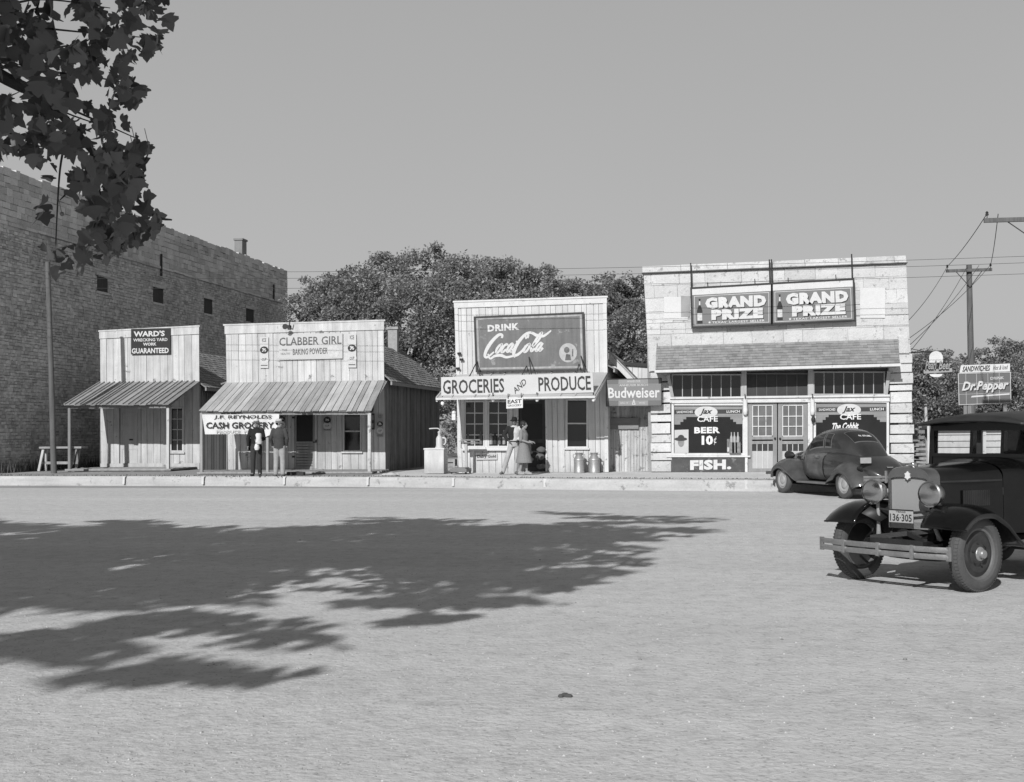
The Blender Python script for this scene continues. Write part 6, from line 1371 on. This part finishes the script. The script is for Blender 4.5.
def bg_tree(label, px, Y, lumps, n, seed, mi, size=.16, group=None):
    x = A(px, 420, Y).x; bl = [px_blob(x, Y, Y, *l) for l in lumps]; return tree('oak_tree', label, x, Y, 9, bl, n, size, seed, M_leaf[mi], group)
GT = 'oaks behind the shops'
bg_tree('small oak at the left end of the tree line, beside the stone building', 318, 66, [(306, 318, 26, 28), (318, 300, 26, 24), (340, 286, 26, 22), (325, 306, 24, 26, 1), (338, 330, 28, 30, -1), (300, 345, 20, 24), (318, 360, 30, 34)], 5200, 101, 0, group=GT)
bg_tree('broad oak with the tallest rounded crown behind the gap of the two shops', 398, 62, [(352, 285, 26, 24), (372, 300, 32, 34, -2), (400, 285, 34, 34, 1), (430, 275, 32, 28), (420, 310, 42, 38, -3), (370, 340, 40, 40, -2), (410, 355, 44, 40, -3), (445, 325, 36, 40, -2), (385, 268, 22, 16), (436, 258, 18, 12), (395, 385, 46, 30, -2), (440, 385, 40, 36, -1), (445, 420, 30, 30, -1), (350, 315, 30, 30, -1), (455, 275, 24, 18)], 15000, 102, 1, group=GT)
bg_tree('oak standing directly behind the white false front', 505, 61, [(470, 285, 32, 28), (505, 288, 34, 24, 1), (535, 292, 28, 24), (480, 320, 36, 34), (520, 325, 36, 36), (490, 276, 22, 18), (470, 272, 30, 18), (505, 274, 32, 14), (532, 282, 24, 14), (540, 276, 16, 12), (462, 300, 24, 24), (560, 300, 20, 18)], 7500, 103, 2, group=GT)
bg_tree('darker oak between the white false front and the stone cafe', 612, 64, [(575, 298, 24, 20), (597, 290, 24, 16, 1), (622, 292, 26, 18), (640, 300, 22, 20), (605, 320, 32, 28, -1), (630, 330, 28, 32, -2), (600, 352, 26, 26, -2), (636, 362, 20, 22, -2), (560, 310, 22, 22), (665, 330, 22, 26), (625, 375, 30, 26, -1), (610, 300, 24, 18)], 9000, 104, 3, group=GT)
GR_ = 'trees beyond the cafe on the right'
bg_tree('dark bushy tree just right of the cafe wall', 925, 72, [(918, 380, 24, 30), (935, 372, 24, 22), (945, 395, 28, 30), (915, 410, 26, 26), (940, 420, 30, 24), (900, 385, 24, 26)], 7000, 111, 1, group=GR_)
bg_tree('tree behind the tall lettered signboard on the right', 985, 76, [(960, 375, 20, 18), (985, 362, 18, 14), (1003, 358, 20, 18), (975, 395, 30, 28), (1005, 388, 28, 30), (1030, 375, 30, 30), (990, 420, 36, 26)], 7500, 112, 3, group=GR_)
bg_tree('tree at the far right edge behind the old sedan', 1060, 70, [(1050, 370, 30, 34), (1080, 380, 40, 40), (1060, 410, 40, 30), (1110, 400, 40, 40)], 5000, 113, 0, group=GR_)
bg_tree('tree seen low behind the windscreen of the old sedan', 950, 84, [(930, 405, 22, 22), (950, 412, 26, 20), (975, 410, 24, 20)], 3000, 114, 2, group=GR_)
rng = np.random.default_rng(77); c = rng.uniform(-1, 1, (340, 3))*np.array([170, 12, 2.2])+np.array([20, 150, 3.2]); P = (c[:, None, :]+rng.normal(size=(340, 46, 3))*np.array([2.2, 1.5, 1.2])).reshape(-1, 3); P = P[P[:, 2] > 0]
V, Fc = leaves_at(P, .9, rng, SPRIG); wood = thing('far_woods', 'low far-off belt of trees closing the view behind the town', 'woods', (20, 150, 0)); tag(wood, kind='stuff'); cloud_mesh('foliage', V, Fc, M_leaf[0], wood)

# --- the big sycamore whose bough hangs in at the upper left and whose crown shades the street
BARK = mat('mottled sycamore bark', .2, var=.4, scale=4, fine=.2, bump=.6)
M_syc = mat('sycamore leaf', .13, rough=.5, var=.2, island=.4, fine=0, bump=0, spec=.35)
n_ = M_syc.node_tree.nodes; L_ = M_syc.node_tree.links; tl = n_.new('ShaderNodeBsdfTranslucent'); tl.inputs[0].default_value = (.09, .09, .09, 1); mxs = n_.new('ShaderNodeMixShader'); mxs.inputs[0].default_value = .25
L_.new(n_['Principled BSDF'].outputs[0], mxs.inputs[1]); L_.new(tl.outputs[0], mxs.inputs[2]); L_.new(mxs.outputs[0], n_['Material Output'].inputs[0])
TX, TY = -10.5, 2.0
syc = thing('sycamore_tree', 'large sycamore whose leafy bough hangs into the upper left and shades the street', 'tree', (TX, TY, 0))
def inside(p, poly):
    r = False; n = len(poly)
    for i in range(n):
        (x0, y0), (x1, y1) = poly[i], poly[(i+1) % n]
        if (y0 > p[1]) != (y1 > p[1]) and p[0] < (x1-x0)*(p[1]-y0)/(y1-y0)+x0: r = not r
    return r
# where its shade lies on the street (photo) -> where its leaves can hang
SH1 = [(-500, 500), (-60, 512), (60, 521), (150, 520), (250, 523), (330, 519), (400, 517), (450, 521), (520, 520), (590, 522), (640, 520), (700, 520), (650, 536), (600, 556), (565, 580), (535, 595), (470, 602), (440, 610), (370, 610), (340, 590), (300, 592), (225, 608), (160, 612), (60, 612), (-120, 640), (-500, 660)]
SH2 = [(-400, 600), (60, 605), (200, 606), (330, 628), (250, 692), (150, 700), (20, 712), (-150, 730), (-400, 740)]
BOUGH = [(-80, -120), (150, -120), (168, 22), (158, 48), (128, 60), (118, 78), (146, 76), (146, 96), (122, 108), (122, 122), (138, 130), (150, 145), (130, 158), (144, 172), (138, 190), (158, 214), (156, 236), (138, 246), (118, 242), (108, 252), (95, 246), (84, 268), (72, 262), (56, 274), (40, 262), (38, 220), (30, 150), (-80, 170)]
hdir = Vector((SUND.x, SUND.y, 0)); KX, KY = SUND.x/SUND.z, SUND.y/SUND.z
rng = np.random.default_rng(5); rn = random.Random(5)
def shade_px(p):
    x, y = p[0]-KX*p[2], p[1]-KY*p[2]
    if y < 3.5: return None
    q = proj((x, y, 0)); return q[:2]
def in_view(p, margin=0):
    q = proj(p); return q[2] > .3 and -margin-20 < q[0] < 1044+margin and -margin < q[1] < 782+margin
clumps = []
tries = 0; n1 = n2 = n3 = 0
SH3 = [(520, 511), (700, 517), (720, 524), (640, 552), (590, 588), (480, 618), (400, 622), (480, 596), (560, 575), (620, 545), (660, 526)]
while (n1 < 430 or n2 < 52) and tries < 220000:
    tries += 1
    a, e = rn.uniform(0, 2*pi), rn.uniform(-1, 1); r = rn.uniform(.25, 1)**.4; c_ = math.sqrt(1-e*e)
    p = Vector((TX+1.5+11.5*r*c_*cos(a), TY+1.0+8.5*r*c_*sin(a), 8.2+3.6*r*e))
    if p.z < 3.6: continue
    s = shade_px(p)
    if s is None: continue
    rad = rn.uniform(.4, .75)
    if in_view(p, 40): continue
    q = proj(p)
    if q[2] > .3 and -160 < q[0] < 1180 and q[1] > -F*rad*1.3/q[2]-10 and q[1] < 900: continue
    if inside(s, SH1):
        core = all(inside((s[0]+dx, s[1]+dy), SH1) for dx, dy in ((-34, 0), (34, 0), (0, -7), (0, 12)))
        if n1 >= 430: continue
        gap = mnoise.noise(Vector((p.x*.9, p.y*.9, 1.7)))
        if core:
            if gap < -.42: continue
            clumps.append((p, rad, 1.0)); n1 += 1
        elif rn.random() < .75:
            if mnoise.noise(Vector((s[0]*.02, s[1]*.16, 7.7))) < -.05: continue
            clumps.append((p, -rn.uniform(.16, .34), .8)); n1 += .3
    elif inside(s, SH3) and n3 < 40:
        clumps.append((p, -rn.uniform(.12, .24), .7)); n3 += 1
    elif inside(s, SH2) and n2 < 52:
        if mnoise.noise(Vector((s[0]*.012, s[1]*.06, 4.4))) < .0: continue
        clumps.append((p, -rn.uniform(.14, .30), .75)); n2 += 1
P = []
for p, rad, dn in clumps:
    wide = rad < 0; rad = abs(rad)
    n = int((110 if wide else 72)*dn*(rad/.6)**1.7)+8; q = rng.normal(size=(n, 3)); q /= np.linalg.norm(q, axis=1)[:, None]; q *= (rng.uniform(0, 1, n)**.4)[:, None]*rad*(np.array([2.6, .7, .4]) if wide else np.array([1.25, 1.1, .75])); P.append(np.array(p)+q)
P = np.concatenate(P); keep = []
for p in P:
    q = proj(p); s = shade_px(p); keep.append(not (q[2] > .3 and -60 < q[0] < 1090 and -25 < q[1] < 800))
P = P[np.array(keep)]
V, Fc = leaves_at(P, .22, rng, MAPLE, droop=.6); cloud_mesh('crown', V, Fc, M_syc, syc)
tp = smooth_curve([(TX, TY, -.1), (TX+.1, TY, 1.6), (TX+.3, TY+.1, 3.4), (TX+.7, TY+.2, 5.4), (TX+1.3, TY+.3, 7.6)], 5)
mb = MB(); mb.tube(tp, [.52, .48, .44, .42, .41, .40, .39, .38, .37, .36, .34, .32, .30, .28, .26, .24, .22, .2, .18, .16, .14][:len(tp)], 14); mb.build('trunk', BARK, syc, smooth=True)
order = sorted(clumps, key=lambda c: -abs(c[1]))[:70]
for p, rad, dn in order:
    k = min(range(len(tp)), key=lambda i: abs(tp[i].z-(p.z*.55+1.2))); a = tp[k]; b = a*.45+p*.55+Vector((0, 0, .5)); pts = smooth_curve([a, b, p], 5)
    if any(in_view(v, 25) for v in pts): continue
    MB().tube(pts, [.075*(1-i/len(pts))+.012 for i in range(len(pts))], 6).build('limb', BARK, syc, smooth=True)
# the bough that hangs into view
def BP(px, py, d): r_ = ray(px, py); return Vector((0, 0, H))+r_*(d/r_.y)
main = smooth_curve([tuple(tp[11]), (-8.4, 4.5, 6.6), tuple(BP(-60, 40, 7.4)), tuple(BP(40, 95, 8.2)), tuple(BP(100, 160, 8.6)), tuple(BP(150, 212, 8.9)), tuple(BP(172, 220, 9.0))], 8)
bo = MB().tube(main, [.075*(1-i/len(main))**1.3+.006 for i in range(len(main))], 8).build('bough', mat('dark twig', .05, var=.3), syc, smooth=True)
tw = [((-20, 20), (60, 30), (150, 38)), ((20, 70), (80, 75), (142, 86)), ((50, 100), (95, 120), (140, 140)), ((70, 125), (60, 170), (55, 262)), ((90, 150), (100, 200), (84, 258)), ((110, 170), (125, 205), (135, 240)), ((118, 172), (140, 165), (148, 158)), ((-30, 60), (0, 120), (40, 170)), ((0, -60), (60, -40), (130, -20)), ((20, 80), (60, 110), (110, 128)), ((100, 160), (70, 190), (60, 200)), ((-40, 30), (30, 0), (110, 8)), ((140, 190), (146, 160), (150, 150))]
P = []; depth = lambda px: 7.6+px*.0095
for k, pts in enumerate(tw):
    q = smooth_curve([tuple(BP(x, y, depth(x)+rn.uniform(-.3, .3))) for x, y in pts], 8); MB().tube(q, [.009*(1-i/len(q))+.003 for i in range(len(q))], 5).build('twig', mat('dark twig', .05), bo, smooth=True)
n = 0
while n < 1500:
    px, py = rn.uniform(-80, 170), rn.uniform(-120, 275)
    if not inside((px, py), BOUGH): continue
    # thin out where the photo shows the sky or the wall through the leaves
    th = .5+.5*mnoise.noise(Vector((px*.045, py*.045, 3.3)))
    if py > 150 and px < 75 and rn.random() < .82: continue
    if py > 175 and px < 105 and rn.random() < .5: continue
    if th < .45 and rn.random() < .92: continue
    P.append(BP(px, py, depth(px)+rn.uniform(-.9, .9))); n += 1
k = 0
while k < 150:
    px, py = rn.uniform(92, 162), rn.uniform(145, 252)
    if inside((px, py), BOUGH): P.append(BP(px, py, depth(px)+rn.uniform(-.6, .6))); k += 1
for px, py in ((70, 258), (62, 250), (85, 262), (76, 246), (110, 246), (100, 240), (135, 240), (150, 228), (128, 226), (140, 218), (150, 40), (158, 34), (146, 50), (136, 82), (143, 88), (120, 75)): P.append(BP(px, py, depth(px)))
V, Fc = leaves_at(np.array(P), .118, rng, MAPLE, droop=1.2, up=-.2); cloud_mesh('leaves', V, Fc, M_syc, bo)
for px, py in ((135, 141), (148, 143), (134, 151), (62, 214), (110, 140)):
    p = BP(px, py, depth(px)); mb = MB(); mb.ball(p, .017, None, None, 8, 6); mb.tube([p, p+Vector((-.03, 0, .12))], .003, 4); mb.build('seed_ball', BARK, bo, smooth=True)

# ------------------------------------------------------------------ poles and wires
def utility_pole(label, px, ytop, Y, arms, wood=.17, w_=.13, base=ZC, name='utility_pole'):
    a = A(px, ytop, Y); b = Vector((a.x, Y, -.05)); t = thing(name, label, 'pole', (a.x, Y, 0)); m = mat('silvered pole wood', .16)
    MB().tube([b, a*.5+b*.5, a], [w_*1.12, w_, w_*.85], 12).build('pole', m, t, smooth=True); ends = []
    for (x0, y0, x1, y1) in arms:
        p, q_ = A(x0, y0, Y-w_-.06), A(x1, y1, Y-w_-.06); ar = MB().bar(p, q_, .10, .12).build('crossarm', m, t)
        for f in (.03, .97):
            c = p*(1-f)+q_*f+Vector((0, 0, .06)); MB().lathe([(.012, 0), (.012, .08), (.035, .08), (.05, .1), (.035, .14), (.045, .16), (.02, .2), (0, .2)], c, 'Z', 10).build('insulator', M_iron(), ar, smooth=True); ends.append(c+Vector((0, 0, .13)))
        for f in (.2, .8):
            c = p*(1-f)+q_*f; MB().bar(c, Vector((a.x, Y-w_-.02, c.z-.7)), .03, .01, (0, 1, 0)).build('arm_brace', M_iron(), ar)
    return t, ends
tA, eA = utility_pole('tall utility pole with one crossarm behind the lettered signboard', 969, 265, 52, [(946, 271, 992, 269.5)])
tB, eB = utility_pole('nearer utility pole whose higher crossarm reaches in at the right edge', 1037, 205, 36, [(984, 220.5, 1090, 217.5)], w_=.15)
tC, eC = utility_pole('small far-off utility pole with three crossarms among the trees', 951, 395, 74, [(942, 398.5, 960, 398.5), (943, 402.5, 959, 402.5), (943, 406.5, 960, 406.5)], w_=.12)
def wire(a, b, sag, label, group=None, r=.008, n=24):
    a, b = Vector(a), Vector(b); pts = [a*(1-i/n)+b*(i/n)-Vector((0, 0, sag*4*(i/n)*(1-i/n))) for i in range(n+1)]
    return tag(MB().tube(pts, r, 5).build('power_line', mat('wire', .04, bump=0), None, smooth=True), label, 'wire', group)
for k, (ya, yb, nm) in enumerate(((257.5, 244.5, 'uppermost'), (264, 251, 'middle'), (274, 262, 'lowest'))):
    a, b = A(287, ya, 36.5), A(1003, yb, 36.5); d = (b-a); wire(a-d*.9, b+d*.6, .5, nm+' of the three long wires strung level across the sky over the shops', None, .006)
wire(eB[0], eA[0], .1, 'wire slanting from the higher crossarm down to the left tip of the lower crossarm', None, .012)
wire(eB[0]+Vector((.3, 0, -.02)), eA[1], .15, 'wire from the higher crossarm to the right tip of the lower crossarm', None, .012)
wire(eA[0], A(907, 322, 39.5), .15, 'topmost wire running from the crossarm to the cafe wall', None, .010)
for k, (ya, lab) in enumerate(((343, 'upper of the service wires meeting the cafe corner'), (350, 'middle of the service wires meeting the cafe corner'), (356, 'lower of the service wires meeting the cafe corner'))):
    wire(eA[1]+Vector((-.45*k, 0, 0)), A(902+k*2, ya, 38.42), .2, lab, None, .010)
wire(A(905, 347, 38.42), A(934, 353, 40.5), .02, 'short dark wire from the cafe corner to the bracket sign', None, .012)
for px, py in ((900.5, 349), (901.5, 353)): pass

# ------------------------------------------------------------------ right hand background
# bracket sign with pale dome
YN = 40.2; c = A(936, 371, YN); t = thing('bracket_sign', 'projecting sign with a pale dome and cut out letters standing on a bar', 'sign', tuple(c)); pa = mat('pale enamel', .6, rough=.35, bump=0)
p, q_ = A(923.5, 371.8, YN), A(952, 370, YN); MB().bar(p, q_, .08, .12).build('bar', mat('grey sign bar', .3), t)
MB().bar(A(911, 352.5, YN), A(946, 351, YN), .05, .05).build('arm', M_iron(), t); MB().bar(A(936, 351.5, YN), A(936, 371, YN), .04, .04).build('hanger', M_iron(), t)
c1 = A(936, 357, YN-.03); mb = MB(); pts = [(c1.x+.21*cos(pi*k/14), YN-.04, c1.z-.02+.21*sin(pi*k/14)) for k in range(15)]; pts += [(c1.x-.21, YN-.04, c1.z-.18), (c1.x+.21, YN-.04, c1.z-.18)]; mb.slab(pts, (0, .06, 0)); mb.build('dome', pa, t)
c2 = A(936, 372.5, YN-.03); mb = MB(); pts = [(c2.x+.2*cos(pi*k/14), YN-.04, c2.z-.05-.1*sin(pi*k/14)) for k in range(15)]; mb.slab(pts, (0, .06, 0)); mb.build('lamp_bowl', pa, t)
for s_, x0, x1 in (('Pearl', 925, 936.5), ('Beer', 938.5, 951)):
    lettering(t, s_, Q4(YN-.10, x0, 361, x1, 369.8, .5), mat('dark cut letter', .05, bump=0), bold=.05, shear=.3); lettering(t, s_, Q4(YN-.13, x0+.4, 361, x1+.4, 369.6, .5), mat('letter edge grey', .3, bump=0), bold=.015, shear=.3)
# tall soda signboard
YD = 44.; t, q = board_sign('signboard', 'tall grey signboard with white script lettering Dr.Pepper on two posts', 'sign', YD, (958.5, 374), (1010, 372.6), (1010.5, 402.5), (959.3, 404.5), .125, thick=.06, frame=mat('pale sign edge', .5, bump=0), framew=.02, **M_sg)
ln = mat('pale sign line', .42, bump=0)
mb = MB()
for s in (.14, .35, .57, .79): q.prism(mb, s-.004, s+.004, .0, 1, -.003, -.001)
for s in (.32, .67): q.prism(mb, 0, 1, s-.006, s+.006, -.0045, -.0032)
mb.build('panel_seams', ln, t)
kb = mat('sign shade', .03)
lettering(t, 'Dr.Pepper', [q.pt(.07, .29, -.006), q.pt(.985, .27, -.006), q.pt(.985, .67, -.006), q.pt(.07, .67, -.006)], kb, name='letter_shade', bold=.05, shear=.35)
lettering(t, 'Dr.Pepper', [q.pt(.055, .26, -.010), q.pt(.97, .24, -.010), q.pt(.97, .64, -.010), q.pt(.055, .64, -.010)], lw, bold=.035, shear=.35)
lettering(t, 'DRINK', [q.pt(.62, .13, -.006), q.pt(.88, .12, -.006), q.pt(.88, .21, -.006), q.pt(.62, .22, -.006)], lw, bold=.01)
mb = MB(); mb.slab([q.pt(.25, .73, -.006), q.pt(.985, .69, -.006), q.pt(.985, .735, -.006), q.pt(.23, .785, -.006)], (0, .003, 0)); mb.build('underline', lw, t)
for s in (.12, .2, .9): a = q.pt(s, .98, .08); MB().bar(a, (a.x, a.y, 0), .12, .12, (0, 1, 0)).build('post', M_wood(), t)
t, q = board_sign('lunch_sign', 'narrow white board lettered SANDWICHES above the grey signboard', 'sign', YD-.02, (961, 365.3), (1010, 363.5), (1010, 371.4), (959.5, 373), .58, thick=.05, **M_sg)
lettering(t, 'SANDWICHES', [q.pt(.05, .16, -.005), q.pt(.60, .12, -.005), q.pt(.60, .84, -.005), q.pt(.05, .88, -.005)], k1, bold=.03); lettering(t, 'Hot & Iced', [q.pt(.66, .2, -.005), q.pt(.96, .15, -.005), q.pt(.96, .72, -.005), q.pt(.66, .78, -.005)], gy, bold=.02, shear=.3)
# small white kiosk with a board front, seen through the sedan's windscreen
Yk = 40.5; q = Quad(Yk, (938, 429), (1040, 428), (1040, 466), (938, 466)); t = thing('board_shed', 'low pale board shed seen through the windscreen of the old sedan', 'shed', tuple(q.pt(.5, 1)))
mb = planks(q, 5, [(974, 428, 985, 470)], seed=81); hz = MB()
for i in range(6): q.prism(hz, 0, .34, i/6+.01, (i+1)/6-.01, -.02, .03); q.prism(hz, .47, 1, i/6+.01, (i+1)/6-.01, -.02, .03)
hz.build('wall', M_white(), t); mb = MB(); q.prism(mb, .34, .37, 0, 1, -.08, .05); q.prism(mb, .44, .47, 0, 1, -.08, .05); mb.build('door_post', M_trim(), t)
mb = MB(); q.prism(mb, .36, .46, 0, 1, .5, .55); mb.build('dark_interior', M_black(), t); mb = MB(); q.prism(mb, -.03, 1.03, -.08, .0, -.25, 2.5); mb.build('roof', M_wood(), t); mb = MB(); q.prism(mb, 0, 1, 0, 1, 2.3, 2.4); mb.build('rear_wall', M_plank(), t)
q = Quad(39.6, (927, 425), (936, 425), (936, 463), (927.5, 463)); mb = planks(q, 3, seed=82); tag(mb.build('board_screen', M_white(), None), 'upright white board screen beside the lumber pile', 'screen')
t = thing('lumber_pile', 'stack of rough boards beside the right wall of the cafe', 'lumber pile', tuple(A(921, 462, 41))); rn = random.Random(3); z = .15
while z < 1.15:
    p = A(915, 450, 41); q_ = A(927, 450, 41); mb = MB(); o_ = rn.uniform(-.15, .15); mb.box(p.x+o_, q_.x+o_*.6, 40.8+rn.uniform(-.1, .1), 42.5, z, z+.07); mb.build('board', M_plank(), t, label=None); z += rn.uniform(.09, .17)
mb = MB(); q = Quad(46, (905, 424), (960, 424), (960, 452), (905, 452)); rn = random.Random(9)
for i in range(5): q.prism(mb, 0, 1, .02+i*.2, .14+i*.2, rn.uniform(-.01, .01), .03)
for s in (.1, .5, .9): q.prism(mb, s-.012, s+.012, -.05, 1.3, .035, .12)
tag(mb.build('rail_fence', M_wood(), None), 'grey horizontal rail fence behind the lumber pile', 'fence')
mb = MB(); mb.grid([[(x, y, .004) for x in (6.5, 12, 20, 40, 80)] for y in (31.0, 36, 40, 46, 60)]); struct('side_lot', mb, M_earth)
p = A(926.5, 430, 43); MB().tube([(p.x, 43, 0), A(925.5, 405, 43)], .05, 8); tag(MB().tube([(p.x, 43, 0), A(925.7, 404, 43)], .05, 8).build('thin_post', M_grey(), None), 'thin pale post standing behind the white panel', 'post')
